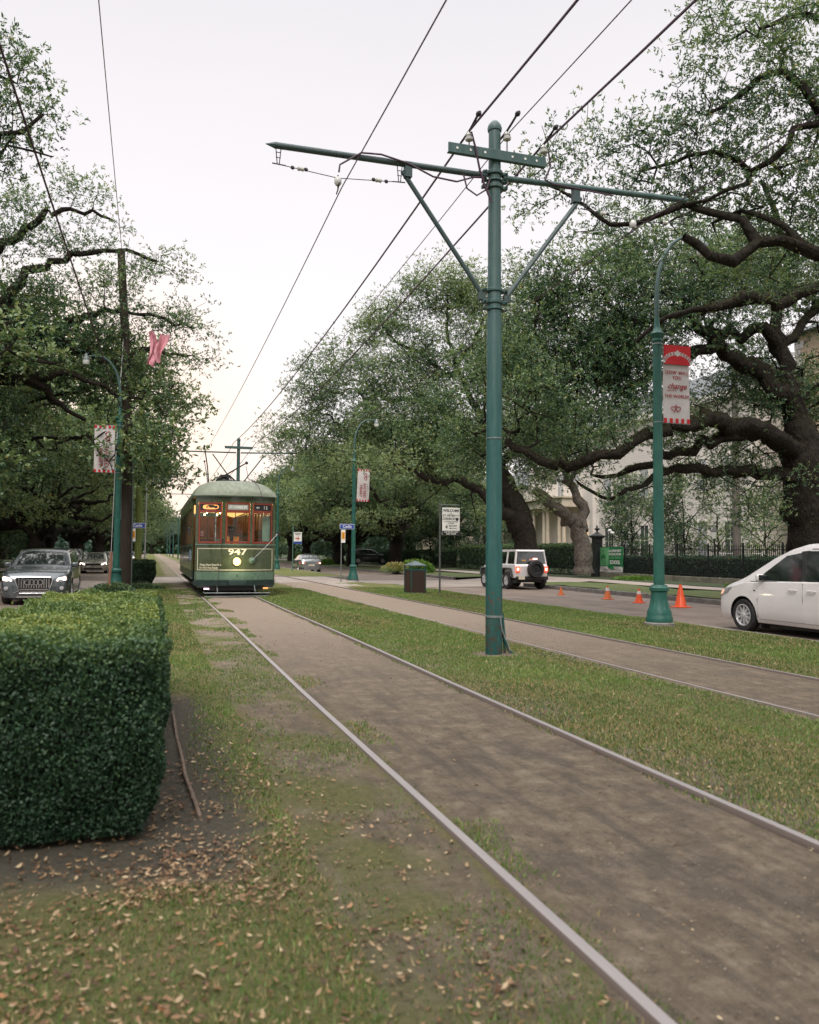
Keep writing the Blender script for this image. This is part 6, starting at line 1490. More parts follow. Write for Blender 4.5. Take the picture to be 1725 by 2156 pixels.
def garden_tree(x, y, h, r, seed, label, dens=8, low=1.2, leaf='leaf', tb=0, per=44, tr=.08, L=.12, cat='tree'):
    rng = np.random.default_rng(seed); limbs = [([(0, 0, 0), (.05, 0, h*.35), (0, .05, h*.75)], tr, tr*.35)]
    for k in range(5):
        a = k*1.3+rng.random(); z = h*rng.uniform(.25, .5); limbs.append(([(0, 0, z), (r*.4*math.cos(a), r*.4*math.sin(a), z+h*.14), (r*.75*math.cos(a), r*.75*math.sin(a), z+h*.22)], tr*.5, .015))
    pads = []
    for k in range(16):
        z = low+(h-low)*(k+.5)/16; s = math.sin(math.pi*min(1, (z-low+.6)/(h-low+.8)))**.6
        a = rng.random()*6.28; q = r*s*rng.uniform(.2, .7); pads.append((q*math.cos(a), q*math.sin(a), z, r*.45*rng.uniform(.8, 1.2), r*.3))
    return oak((x, y, 0), limbs, pads, seed, label, dens=dens, per=per, spread=.16, L=L, Wd=L*.45, leaf=leaf, rt=.008, tb=tb, group='garden trees', name='garden_tree', category=cat)
def gx(px, X): p = onX(px, 1180, X); return p.x, p.y
x, y = gx(1330, 30); garden_tree(x, y, 6.6, 2.3, 51, 'dark bushy garden tree right of the green fence banner', tb=-.02)
x, y = gx(1440, 30); garden_tree(x, y, 6.2, 2.1, 52, 'dark garden tree behind the fence, seen right of the lamp post base', tb=.0)
x, y = gx(1378, 33); garden_tree(x, y, 5.6, 1.6, 53, 'slim garden tree hidden behind the lamp post and its neighbours')
x, y = gx(1512, 31.5); garden_tree(x, y, 5.0, 1.8, 54, 'thin light green sapling in front of the white house wall', dens=3, tb=.2)
x, y = gx(1612, 31.5); garden_tree(x, y, 4.6, 2.4, 55, 'pale twiggy shrub by the quoined house corner', dens=3, tb=.25, low=.8)
for i, (px, X, h, r, lb_) in enumerate(((742, 25, 2.2, 1.6, 'rounded dark shrub behind the Cadiz sign'), (905, 25.5, 4.5, 2.4, 'dark garden shrub mass above the litter bin'), (960, 27.5, 5.5, 2.6, 'tall dark shrub behind the church sign'), (1030, 29.5, 5, 2.4, 'tall dark shrub between hedge and porch house'),
        (590, 24, 2.6, 2.2, 'dark shrub beyond the silver saloon'), (665, 24.5, 3.0, 2.4, 'dark shrub right of the notice sign'), (700, 26, 4.0, 2.6, 'dense garden shrub behind the Cadiz post'), (800, 28, 5.0, 3.0, 'dense garden shrub beside the wide oak trunk'), (860, 30, 5.5, 3.0, 'tall garden shrub right of the wide oak trunk'))):
    x, y = gx(px, X); garden_tree(x, y, h, r, 60+i, lb_, dens=2.2, low=.3, tb=-.10, per=40, L=.2, cat='shrub')['group'] = 'garden shrubs'
for i, (x, y, h, r, lb_) in enumerate(((-13, 40, 4, 2.4, 'dark garden shrub left of the oncoming grey car'), (-14, 52, 5, 3, 'dark garden shrub behind the parked black car'), (-13, 66, 4, 2.6, 'dark shrub before the left white house'), (-13.5, 84, 5, 3, 'dark shrub deep along the left pavement'), (-13.5, 104, 5, 3.5, 'dark shrub furthest along the left pavement'))):
    garden_tree(x, y, h, r, 80+i, lb_, dens=2.0, low=.3, tb=-.10, per=40, L=.2, cat='shrub')['group'] = 'garden shrubs'
M['fern'] = leaf_mat('fern_leaf', [(0, (.03, .07, .015)), (.5, (.10, .20, .03)), (1, (.22, .32, .06))], .3)
x, y = gx(850, 19.2); scrub((x, y-3.2, -.06), 1.5, .95, 3600, 43, 'bright green fern clump at the foot of the wide oak', 'fern', .26, .4, 'fern', 'fern_clump')
scrub((x-1.7, y-3.6, -.06), 1.2, .75, 2200, 44, 'reddish brown dead fern heap left of the green fern', 'leaf', .22, .75, 'fern', 'fern_clump')
x, y = gx(690, 19.5); scrub((x, y, -.06), 2.6, .6, 4200, 45, 'low spreading fern bed behind the lamp post base', 'fern', .3, .12, 'fern', 'fern_clump')
x, y = gx(640, 19.5); scrub((x, y, -.06), 1.4, 1.5, 3000, 46, 'arching cycad like fern right of the silver saloon', 'fern', .4, .3, 'fern', 'fern_clump')
scrub((25.2, 38.8, 0), 1.5, .22, 1600, 47, 'low weeds below the fence banner', 'fern', .14, .35, 'weeds', 'weed_patch')
scrub((25.3, 29.5, 0), 1.6, .25, 1600, 48, 'low weeds along the wall nearer the minivan', 'fern', .14, .3, 'weeds', 'weed_patch')
# ------------------------------------------------------------------ vehicles
def paint(name, c, c2=None, metal=.0, rough=.28):
    m = pm(name, c, c2 or tuple(x*.9 for x in c), 1.4, rough, metal, 0, coat=1, rvar=.04); return m
P_WHITE = paint('white_car_paint', (.74, .71, .71)); P_GREY = paint('dark_grey_car_paint', (.085, .10, .11), metal=.5); P_SILVER = paint('silver_car_paint', (.30, .32, .33), metal=.7)
P_GOLD = paint('pale_gold_car_paint', (.42, .38, .33), metal=.6); P_BLACK = paint('black_car_paint', (.015, .016, .018))
M['tail_lit'] = pm('lit_tail_lamp', (.8, .03, .01), None, 4, .3, emit=(1, .07, .03), estr=2.2); M['tail'] = pm('tail_lamp_red', (.45, .01, .01), None, 4, .15, coat=1)
M['tail_hot'] = pm('brake_bulb', (1, .5, .4), None, 4, .3, emit=(1, .42, .30), estr=5)
M['head_lit'] = pm('lit_head_lamp', (1, .85, .75), None, 4, .3, emit=(1, .78, .64), estr=7); M['head_off'] = pm('clear_head_lamp', (.5, .5, .52), (.35, .35, .37), 14, .12, .3, coat=1)
M['plate'] = pm('number_plate', (.62, .56, .42), (.55, .5, .38), 4, .5)
def interp(tab, y):
    if y <= tab[0][0]: return tab[0][1]
    for (a, b), (c, d) in zip(tab[:-1], tab[1:]):
        if y <= c:
            t = (y-a)/(c-a); return b+(d-b)*t
    return tab[-1][1]
def sinterp(tab, y):      # smoothed
    e = .05; return (interp(tab, y-e)+2*interp(tab, y)+interp(tab, y+e))/4
class Car:
    def __init__(s, L, W, top, belt, plan, bot=.2, tum=.34, wheel=(.95, 3.8), rw=.35, crown=.035, track=None):
        s.L, s.W, s.top_, s.belt_, s.plan, s.bot, s.tum, s.wh, s.rw, s.crown = L, W, top, belt, plan, bot, tum, wheel, rw, crown
        s.track = track or (W/2-.12)
    def top(s, y): return sinterp(s.top_, y)
    def belt(s, y): return min(sinterp(s.belt_, y), s.top(y)-.05)
    def hw(s, y):
        d = min(y, s.L-y); return s.W/2*sinterp(s.plan, d) if d < s.plan[-1][0] else s.W/2*s.plan[-1][1]
    def nose(s, x):        # y of the front face at lateral x
        f = abs(x)/(s.W/2)
        for (a, b), (c, d) in zip(s.plan[:-1], s.plan[1:]):
            if f <= b: return a
            if f <= d: return a+(c-a)*(f-b)/(d-b)
        return s.plan[-1][0]
    def x(s, y, z):
        h = s.hw(y); zl = s.belt(y); zb = s.bot
        if z <= zl:
            t = (z-zb)/max(.01, zl-zb); w = h*(.94+.06*math.sin(math.pi*min(1, .12+t*.72)))
            if t < .14: w -= h*.05*(1-t/.14)
            return w
        w0 = h*(.94+.06*math.sin(math.pi*.84)); zt = s.top(y)
        w = w0-s.tum*(z-zl)-.02
        d = zt-z
        if d < .11: w -= .09*(1-math.sqrt(max(0, 1-(1-d/.11)**2)))
        return max(.05, w)
    def section(s, y):
        zt, zl, zb = s.top(y), s.belt(y), s.bot; P = [(0, zb)]
        P.append((s.x(y, zb)*.9, zb))
        for t in (0.02, .12, .3, .5, .7, .85, .97, 1.0): P.append((s.x(y, zb+(zl-zb)*t), zb+(zl-zb)*t))
        for t in (.04, .3, .6, .8, .9, .96, 1): P.append((s.x(y, zl+(zt-zl)*t), zl+(zt-zl)*t))
        xt = P[-1][0]
        for f in (.85, .6, .3, 0): P.append((xt*f, zt+s.crown*(1-f*f)))
        return P
    def body(s, name, mat, root, extra=()):
        ys = sorted(set([0, .02, .05, .1, .16, .24, .34, .46, .6]+[s.L-q for q in (0, .02, .05, .1, .16, .24, .34, .46, .6)]+[.7+.1*i for i in range(int((s.L-1.3)/.1))]))
        mb = MB(); vs = []; secs = [s.section(y) for y in ys]; n = len(secs[0]); ring = 2*n-2
        for y, P in zip(ys, secs):
            full = P+[(-a, b) for a, b in P[1:-1]][::-1]
            vs += [(a, y, b) for a, b in full]
        fs = []
        for i in range(len(ys)-1):
            for k in range(ring): fs.append((i*ring+k, i*ring+(k+1) % ring, (i+1)*ring+(k+1) % ring, (i+1)*ring+k))
        fs += [tuple(range(ring))[::-1], tuple((len(ys)-1)*ring+k for k in range(ring))]
        mb.add(vs, fs); o = mb.build(name, mat, None, smooth=True); o.data.materials.append(M['black_plastic'])
        cut = MB()
        for yw in s.wh:
            for sd in (-1, 1): cut.lathe([(s.rw+.065, s.W/2-.30), (s.rw+.065, s.W/2+.2)] if sd > 0 else [(s.rw+.065, -s.W/2-.2), (s.rw+.065, -s.W/2+.30)], 0, yw, s.rw, 28, axis='x')
        c = cut.build('cutter', M['black_plastic'], None)
        md = o.modifiers.new('arch', 'BOOLEAN'); md.operation = 'DIFFERENCE'; md.object = c; md.solver = 'EXACT'
        try: md.material_mode = 'TRANSFER'
        except Exception: pass
        bpy.context.view_layer.update()
        me = bpy.data.meshes.new_from_object(o.evaluated_get(bpy.context.evaluated_depsgraph_get())); bpy.data.objects.remove(o); bpy.data.objects.remove(c)
        o = bpy.data.objects.new(name, me); COL.objects.link(o); o.parent = root; me.shade_smooth(); me.set_sharp_from_angle(angle=R(32)); return o
    def wheels(s, root, rim='alloy', spokes=10, hub=True):
        for yw in s.wh:
            for sd in (-1, 1):
                w = empty('wheel', (sd*s.track, yw, s.rw)); w.parent = root; w.rotation_euler = (random.random()*6, 0, 0)
                r = s.rw; q = sd
                mb = MB(); mb.lathe([(r*.66, -.11), (r*.93, -.115), (r, -.08), (r, .08), (r*.93, .115), (r*.66, .11)], 0, 0, 0, 32, axis='x', cap=False); mb.build('tyre', M['rubber'], w, smooth=True)
                mb = MB()
                pr = [(r*.68, q*.11), (r*.64, q*.115), (r*.60, q*.06), (r*.58, q*.0)]
                mb.lathe(pr, 0, 0, 0, 32, axis='x', cap=False); mb.lathe([(.001, -q*.01), (r*.60, -q*.01)], 0, 0, 0, 24, axis='x', cap=False)
                for k in range(spokes):
                    a = 2*math.pi*k/spokes; ca, sa = math.cos(a), math.sin(a)
                    wdt = .028 if spokes > 6 else .045
                    for e, (x0, x1) in ((0, (q*.075, q*.10)),):
                        p = [(r*.12, -wdt*.8), (r*.63, -wdt), (r*.63, wdt), (r*.12, wdt*.8)]
                        vs = [(x0, u*ca-v*sa, u*sa+v*ca) for u, v in p]+[(x1-(q*.02 if u > r*.5 else 0), u*ca-v*sa, u*sa+v*ca) for u, v in p]
                        mb.add(vs, [(0, 3, 2, 1), (4, 5, 6, 7), (0, 1, 5, 4), (1, 2, 6, 5), (2, 3, 7, 6), (3, 0, 4, 7)])
                mb.lathe([(.02, q*.12), (.05, q*.115), (.055, q*.07)], 0, 0, 0, 12, axis='x'); mb.build('rim', M[rim], w, smooth=False)
    def side_pane(s, poly, name, mat, root, off=.006, n=8, sides=(-1, 1)):
        """poly: 4 corners (y,z) bottom-left, bottom-right, top-right, top-left"""
        for sd in sides:
            mb = MB()
            def fn(u, v):
                a = [poly[0][i]*(1-u)+poly[1][i]*u for i in (0, 1)]; b = [poly[3][i]*(1-u)+poly[2][i]*u for i in (0, 1)]
                y, z = a[0]*(1-v)+b[0]*v, a[1]*(1-v)+b[1]*v; return (sd*(s.x(y, z)+off), y, z)
            mb.grid(fn, n, n, flip=sd < 0); mb.build(name, M[mat] if isinstance(mat, str) else mat, root, smooth=True, fixn=False)
    def top_pane(s, y0, y1, f, name, mat, root, off=.008, f2=None):
        mb = MB(); f2 = f2 or f
        def fn(u, v):
            y = y0+(y1-y0)*v; zt = s.top(y); xt = s.x(y, zt); ff = f+(f2-f)*v; q = (2*u-1)*ff
            dz = (s.top(y+.03)-s.top(y-.03))/.06; l = math.hypot(1, dz)
            return (xt*q, y-off*dz/l, zt+s.crown*(1-q*q)+off/l)
        mb.grid(fn, 10, 12, flip=False); return mb.build(name, M[mat] if isinstance(mat, str) else mat, root, smooth=True, fixn=False)
    def face_patch(s, pts, name, mat, root, off=.01, th=.03, rear=False):
        """outline (x,z) laid on the nose (or tail), following its plan curve"""
        mb = MB(); n = len(pts)
        def Y(x): return s.nose(x) if not rear else s.L-s.nose(x)
        sg = -1 if not rear else 1
        f_ = [(x, Y(x)+sg*off, z) for x, z in pts]; b_ = [(x, Y(x)-sg*th, z) for x, z in pts]
        mb.add(f_+b_, [tuple(range(n)), tuple(range(2*n-1, n-1, -1))]+[(k, (k+1) % n, n+(k+1) % n, n+k) for k in range(n)])
        return mb.build(name, M[mat] if isinstance(mat, str) else mat, root)
    def line(s, pts, name, mat, root, r=.006, off=.0, sides=(-1, 1)):
        for sd in sides:
            mb = MB(); mb.tube([(sd*(s.x(y, z)+off), y, z) for y, z in pts], r, 4); mb.build(name, M[mat], root)
def rect(x0, x1, z0, z1): return [(x0, z0), (x1, z0), (x1, z1), (x0, z1)]
def mirror_part(root, x, y, z, mat):
    for sd in (-1, 1):
        mb = MB(); mb.box(-.10, .10, -.04, .06, -.075, .075); mb.xf(Matrix.Translation((sd*(x+.10), y, z)))
        o = mb.build('wing_mirror', mat, root, bevel=.035, smooth=True)
        g = MB(); g.box(sd*(x+.10)-.08, sd*(x+.10)+.08, y+.061, y+.066, z-.06, z+.06); g.build('mirror_glass', M['glass_dark'], o)

PLAN = [(0, .62), (.04, .80), (.12, .90), (.25, .955), (.5, .985), (.9, 1.0)]
# --- white minivan
vn = empty('minivan', (13.15, 15.72, -.24), math.pi); tag(vn, 'white minivan at the right edge driving away past the cones', 'van')
V = Car(5.1, 1.99, [(0, .60), (.03, .74), (.12, .86), (.35, .98), (.7, 1.08), (.98, 1.19), (1.25, 1.34), (1.7, 1.59), (2.1, 1.76), (2.5, 1.86), (3.1, 1.89), (4.4, 1.86), (4.85, 1.66), (5.02, 1.1), (5.1, .85)],
        [(0, .60), (.12, .80), (.35, .90), (1.0, 1.03), (2.2, 1.08), (4.6, 1.13), (5.1, .9)], PLAN, bot=.20, tum=.30, wheel=(.97, 4.0), rw=.345)
V.body('body', P_WHITE, vn); V.wheels(vn, 'alloy', 10)
V.top_pane(1.02, 2.2, .93, 'windscreen', 'glass_dark', vn, f2=.90)
V.side_pane([(1.30, 1.10), (2.60, 1.11), (2.48, 1.69), (2.06, 1.62)], 'side_window', 'glass_dark', vn)
V.side_pane([(2.72, 1.115), (3.75, 1.12), (3.72, 1.72), (2.60, 1.72)], 'side_window', 'glass_dark', vn)
V.side_pane([(3.82, 1.12), (4.72, 1.15), (4.55, 1.66), (3.80, 1.72)], 'side_window', 'glass_dark', vn)
V.side_pane([(2.56, 1.105), (2.76, 1.105), (2.66, 1.73), (2.44, 1.71)], 'pillar_trim', 'black_plastic', vn, off=.004)
V.line([(1.42, .32), (1.42, .70), (1.48, 1.07)], 'door_gap', 'black_plastic', vn, .0065); V.line([(2.66, .30), (2.68, .75), (2.66, 1.08)], 'door_gap', 'black_plastic', vn, .0065); V.line([(3.80, .75), (3.80, 1.1)], 'door_gap', 'black_plastic', vn, .0065)
V.line([(1.45, .30), (3.5, .30)], 'sill_line', 'galv', vn, .006); V.line([(1.16, 1.075), (2.6, 1.095), (4.7, 1.135)], 'window_trim', 'black_plastic', vn, .008)
V.line([(2.7, 1.76), (3.6, 1.765), (4.5, 1.72)], 'roof_rail', 'black_plastic', vn, .008, .0)
for yy in (2.42, 2.92):
    for sd in (-1, 1):
        mb = MB(); xx = V.x(yy, .93); mb.box(sd*(xx+.035)-.012, sd*(xx+.035)+.012, yy-.10, yy+.10, .925, .955); mb.box(sd*(xx+.015)-.02, sd*(xx+.015)+.02, yy-.10, yy-.08, .925, .955); mb.box(sd*(xx+.015)-.02, sd*(xx+.015)+.02, yy+.08, yy+.10, .925, .955); mb.build('door_handle', P_WHITE, vn, bevel=.008)
mirror_part(vn, V.x(1.55, 1.1)-.03, 1.52, 1.16, P_WHITE)
for sd in (-1, 1):
    V.side_pane([(.10, .70), (.46, .80), (.62, .96), (.22, .86)], 'headlight', M['head_off'] if sd else None, vn, off=.008, sides=(sd,))
    V.side_pane([(.16, .74), (.30, .78), (.36, .88), (.22, .84)], 'indicator', pm('lit_indicator', (.9, .55, .4), None, 4, .3, emit=(1, .6, .4), estr=.5), vn, off=.014, sides=(sd,))
    V.side_pane([(4.86, .95), (5.0, .95), (4.96, 1.35), (4.86, 1.40)], 'tail_light', 'tail', vn, off=.008, sides=(sd,))
    V.side_pane([(1.30, .88), (1.36, .88), (1.36, .90), (1.30, .90)], 'badge', 'black_plastic', vn, sides=(sd,), n=1)
V.face_patch(rect(-.5, .5, .52, .66), 'grille', 'black_plastic', vn); V.face_patch(rect(-.7, .7, .26, .40), 'lower_grille', 'black_plastic', vn)
V.face_patch(rect(-.2, .2, .62, .76), 'number_plate', 'plate', vn, rear=True)
for yw in (1.42, 4.45):
    for sd in (-1, 1):
        mb = MB(); mb.box(sd*.80-.12, sd*.80+.12, yw-.015, yw+.015, .10, .32); mb.build('mud_flap', M['black_plastic'], vn)
mb = MB(); mb.box(-.75, .75, .5, 4.7, .14, .22); mb.build('underbody', M['black_plastic'], vn)

# --- oncoming grey car with four rings
au = empty('suv', (-3.24, 26.0, -.20)); tag(au, 'dark grey oncoming car with four rings on its grille and headlights on', 'car')
A = Car(4.63, 1.9, [(0, .66), (.03, .82), (.12, .93), (.4, 1.00), (.9, 1.06), (1.22, 1.11), (1.5, 1.26), (1.95, 1.49), (2.3, 1.60), (2.8, 1.63), (3.6, 1.60), (4.2, 1.44), (4.5, 1.05), (4.63, .8)],
        [(0, .64), (.12, .86), (.4, .93), (1.2, 1.02), (3, 1.06), (4.3, 1.06), (4.63, .8)], PLAN, bot=.21, tum=.36, wheel=(.90, 3.7), rw=.36)
A.body('body', P_GREY, au); A.wheels(au, 'alloy', 10)
A.top_pane(1.27, 2.10, .92, 'windscreen', 'glass_dark', au, f2=.88)
A.side_pane([(1.62, 1.07), (2.55, 1.08), (2.48, 1.49), (2.10, 1.45)], 'side_window', 'glass_dark', au); A.side_pane([(2.63, 1.08), (3.6, 1.09), (3.45, 1.47), (2.56, 1.50)], 'side_window', 'glass_dark', au)
A.side_pane([(3.68, 1.10), (4.1, 1.11), (3.85, 1.38), (3.54, 1.45)], 'side_window', 'glass_dark', au)
A.line([(1.5, 1.06), (3.0, 1.075), (4.1, 1.10)], 'window_trim', 'chrome', au, .01); A.line([(1.4, .33), (3.2, .33)], 'sill_trim', 'chrome', au, .018, .01)
A.line([(2.0, 1.53), (2.6, 1.60), (3.6, 1.57)], 'roof_rail', 'chrome', au, .018, .03)
mirror_part(au, A.x(1.6, 1.1)-.02, 1.62, 1.15, P_GREY)
gr = A.face_patch([(-.44, .80), (.44, .80), (.50, .74), (.38, .36), (-.38, .36), (-.50, .74)], 'grille', 'black_plastic', au, off=.03)
def framed(o, pts, r, mat, nm, y=-.05):
    mb = MB(); P = [(x, A.nose(x)+y, z) for x, z in pts]; mb.tube(P+[P[0]], r, 6, cap=False); mb.build(nm, M[mat], o)
framed(gr, [(-.44, .81), (.44, .81), (.51, .74), (.38, .35), (-.38, .35), (-.51, .74)], .014, 'chrome', 'grille_frame')
mb = MB()
for i in range(13):
    x = -.40+.8*i/12; mb.box(x-.009, x+.009, -.045, -.03, .50, .78 if abs(x) > .25 else .575)
mb.build('grille_bar', M['chrome'], gr)
mb = MB(); mb.box(-.38, .38, -.05, -.03, .445, .465); mb.box(-.36, .36, -.05, -.03, .40, .415); mb.build('lower_bar', M['chrome'], gr)
for i in range(4):
    mb = MB(); P = [(-.165+.11*i+.075*math.cos(a), -.075, .665+.075*math.sin(a)) for a in np.linspace(0, 2*math.pi, 19)]; mb.tube(P, .015, 5, cap=False); mb.build('ring_emblem', M['chrome'], gr, smooth=True)
for sd in (-1, 1):
    hp = [(sd*.56, .70), (sd*.60, .80), (sd*.86, .85), (sd*.88, .72), (sd*.72, .67)]
    h = A.face_patch(hp, 'headlight', 'head_off', au, off=.012); A.face_patch([(sd*.60, .70), (sd*.63, .78), (sd*.84, .82), (sd*.84, .72)], 'lit_lens', 'head_lit', h, off=.02)
    A.face_patch([(sd*.55, .40), (sd*.56, .56), (sd*.88, .58), (sd*.90, .44)], 'air_intake', 'black_plastic', au, off=.006)
    mb = MB(); mb.lathe([(.06, 0), (.055, -.03), (.02, -.04)], sd*.74, A.nose(.74)-.0, .49, 14, axis='y'); mb.build('fog_lamp', M['head_off'], au, smooth=True)
mb = MB(); mb.tube([(x, A.nose(x)-.012, z) for x, z in ((-.88, .38), (-.5, .36), (-.42, .41), (.42, .41), (.5, .36), (.88, .38))], .012, 5); mb.build('bumper_trim', M['galv'], au)
mb = MB(); mb.box(-.45, .45, -.02, .03, .225, .26); mb.build('skid_plate', M['chrome'], au)
mb = MB(); mb.box(-.72, .72, .5, 4.2, .14, .22); mb.build('underbody', M['black_plastic'], au)
mb = MB(); mb.sphere((.33, 1.75, 1.18), .10, 10, 8); mb.box(.2, .46, 1.78, 1.84, .95, 1.25); mb.build('headrest', M['black_plastic'], au, smooth=True)

# --- saloons
def saloon(name, label, loc, rz, pt, lit_front=False, lit_rear=False, suv=False, detail=True, head='head_off', group=None):
    root = empty(name, loc, rz); tag(root, label, 'car', group)
    if suv:
        C = Car(4.7, 1.9, [(0, .68), (.03, .86), (.12, .98), (.4, 1.06), (1.2, 1.16), (1.9, 1.55), (2.3, 1.70), (2.9, 1.74), (4.0, 1.70), (4.5, 1.35), (4.7, .8)], [(0, .66), (.12, .9), (1.2, 1.07), (4.3, 1.12), (4.7, .8)], PLAN, bot=.22, tum=.33, wheel=(.9, 3.75), rw=.37)
        a = dict(ws=(1.27, 2.15), w1=[(1.62, 1.13), (2.6, 1.14), (2.52, 1.60), (2.08, 1.52)], w2=[(2.68, 1.14), (3.7, 1.15), (3.62, 1.60), (2.6, 1.62)], rw=(4.05, 4.5))
    else:
        C = Car(4.75, 1.83, [(0, .58), (.03, .70), (.12, .78), (.45, .86), (1.25, .97), (1.6, 1.12), (2.1, 1.35), (2.5, 1.43), (3.0, 1.45), (3.5, 1.37), (4.0, 1.16), (4.2, 1.08), (4.6, 1.05), (4.72, .95), (4.75, .7)],
                [(0, .56), (.12, .72), (.45, .80), (1.3, .90), (4.0, .98), (4.6, .96), (4.75, .7)], PLAN, bot=.19, tum=.42, wheel=(.92, 3.68), rw=.32)
        a = dict(ws=(1.32, 2.2), w1=[(1.72, .95), (2.55, .96), (2.5, 1.33), (2.18, 1.27)], w2=[(2.62, .96), (3.5, .98), (3.3, 1.28), (2.57, 1.34)], rw=(3.36, 4.08))
    C.body('body', pt, root); C.wheels(root, 'alloy', 8)
    C.top_pane(a['ws'][0], a['ws'][1], .91, 'windscreen', 'glass_dark', root, f2=.87); C.top_pane(a['rw'][0], a['rw'][1], .87, 'rear_window', 'glass_dark', root, f2=.90)
    C.side_pane(a['w1'], 'side_window', 'glass_dark', root); C.side_pane(a['w2'], 'side_window', 'glass_dark', root)
    zt = C.belt(.3); W2 = C.W/2
    for sd in (-1, 1):
        C.face_patch([(sd*.55, zt-.17), (sd*.58, zt-.06), (sd*W2*.93, zt-.02), (sd*W2*.95, zt-.14)], 'headlight', 'head_lit' if lit_front else head, root, off=.012)
        C.face_patch([(sd*.52, zt-.10), (sd*.52, zt+.02), (sd*W2*.97, zt+.06), (sd*W2*.97, zt-.12)], 'tail_light', 'tail_lit' if lit_rear else 'tail', root, off=.012, rear=True)
        if lit_rear: C.face_patch(rect(min(sd*.62, sd*.76), max(sd*.62, sd*.76), zt-.07, zt+.0), 'brake_bulb', 'tail_hot', root, off=.02, rear=True)
    C.face_patch([(-.42, zt-.2), (.42, zt-.2), (.48, zt-.07), (-.48, zt-.07)], 'grille', 'black_plastic', root, off=.012); C.face_patch(rect(-.6, .6, .27, .40), 'lower_grille', 'black_plastic', root, off=.01)
    C.face_patch(rect(-.25, .25, .50, .62), 'number_plate', 'plate', root, off=.012, rear=True); C.face_patch(rect(-.7, .7, .22, .34), 'lower_bumper', 'black_plastic', root, off=.01, rear=True)
    mirror_part(root, C.x(1.7, zt+.1)-.02, 1.68, zt+.16, pt); return root
saloon('saloon_car', 'silver saloon driving away on the right street, brake lights lit', (12.35, 70.5, -.24), math.pi, P_SILVER, lit_rear=True)
saloon('saloon_car', 'pale gold oncoming saloon behind the left lamp post, headlights on', (-3.85, 60.5, -.20), 0, P_GOLD, lit_front=True)
saloon('parked_car', 'dark grey car parked at the left kerb just behind the oncoming grey car', (-6.1, 61, -.20), 0, P_GREY, suv=True, group='cars parked along the left kerb')
saloon('parked_car', 'black car parked second in the row along the left kerb', (-6.2, 69, -.20), 0, P_BLACK, suv=True, group='cars parked along the left kerb')
saloon('parked_car', 'white car parked third in the row along the left kerb', (-6.1, 77, -.20), 0, P_WHITE, group='cars parked along the left kerb')
saloon('saloon_car', 'white car far behind the pale gold saloon on the left street', (-4.6, 96, -.20), 0, P_WHITE, group='distant cars on the left street')
saloon('saloon_car', 'pale car furthest along the left street by the mossy pole', (-3.0, 118, -.20), 0, P_SILVER, lit_front=True, group='distant cars on the left street')
saloon('parked_car', 'dark car parked in the side garden seen beyond the far lamp post', (26.5, 92, .05), R(80), P_BLACK, suv=True)
saloon('saloon_car', 'white car far down the right street left of the line poles', (12.6, 150, -.24), math.pi, P_WHITE)

# --- white off-roader
jp = empty('off_roader', (16.4, 38.0, -.24), math.pi); tag(jp, 'white boxy off-roader with a rear spare wheel parked before the cones', 'car')
JW = .80
mb = MB()
mb.prism([(.55, .55), (1.35, .62), (4.18, .60), (4.22, .98), (4.18, 1.10), (1.5, 1.12), (1.45, 1.12), (.35, 1.04), (.30, .62)], 'x', -.70, .70)
mb.prism([(1.30, .46), (4.2, .52), (4.24, 1.06), (4.18, 1.15), (1.42, 1.15)], 'x', -JW, JW)
mb.build('body', P_WHITE, jp, bevel=.03)
mb = MB()
mb.prism([(1.62, 1.68), (1.72, 1.80), (4.12, 1.80), (4.16, 1.72)], 'x', -.70, .70)
for s in (-1, 1):
    def pil(y0, y1, ya, yb): mb.add([(s*.79, y0, 1.14), (s*.79, y1, 1.14), (s*.70, yb, 1.74), (s*.70, ya, 1.74), (s*.73, y0, 1.14), (s*.73, y1, 1.14), (s*.64, yb, 1.74), (s*.64, ya, 1.74)], [(0, 1, 2, 3), (7, 6, 5, 4), (0, 4, 5, 1), (1, 5, 6, 2), (2, 6, 7, 3), (3, 7, 4, 0)])
    pil(1.42, 1.50, 1.66, 1.74); pil(2.30, 2.40, 2.32, 2.42); pil(3.14, 3.26, 3.14, 3.26); pil(4.05, 4.19, 4.0, 4.13)
mb.build('hard_top', P_WHITE, jp, bevel=.015)
for s in (-1, 1):
    for y0, y1, ya, yb in ((1.50, 2.30, 1.74, 2.32), (2.40, 3.14, 2.42, 3.14), (3.26, 4.05, 3.26, 4.0)):
        mb = MB(); mb.add([(s*.77, y0, 1.15), (s*.77, y1, 1.15), (s*.685, yb, 1.73), (s*.685, ya, 1.73)], [(0, 1, 2, 3)]); mb.build('side_window', M['glass_clear'], jp, fixn=False)
mb = MB(); mb.add([(-.70, 4.175, 1.16), (.70, 4.175, 1.16), (.62, 4.12, 1.74), (-.62, 4.12, 1.74)], [(0, 1, 2, 3)]); mb.build('rear_window', M['glass_dark'], jp, fixn=False)
mb = MB(); mb.add([(-.70, 1.49, 1.15), (.70, 1.49, 1.15), (.62, 1.70, 1.72), (-.62, 1.70, 1.72)], [(0, 1, 2, 3)]); mb.build('windscreen', M['glass_clear'], jp, fixn=False)
mb = MB(); mb.box(-.72, .72, 1.6, 4.1, .95, 1.10)
for s in (-1, 1): mb.box(s*.38-.22, s*.38+.22, 2.2, 2.4, 1.1, 1.5); mb.box(s*.38-.22, s*.38+.22, 3.2, 3.38, 1.1, 1.48)
mb.build('seats', M['black_plastic'], jp, bevel=.03)
mb = MB(); mb.box(-.78, .78, 4.2, 4.36, .44, .60); mb.box(-.5, .5, 4.1, 4.2, .36, .5); mb.build('rear_bumper', M['black_plastic'], jp, bevel=.03)
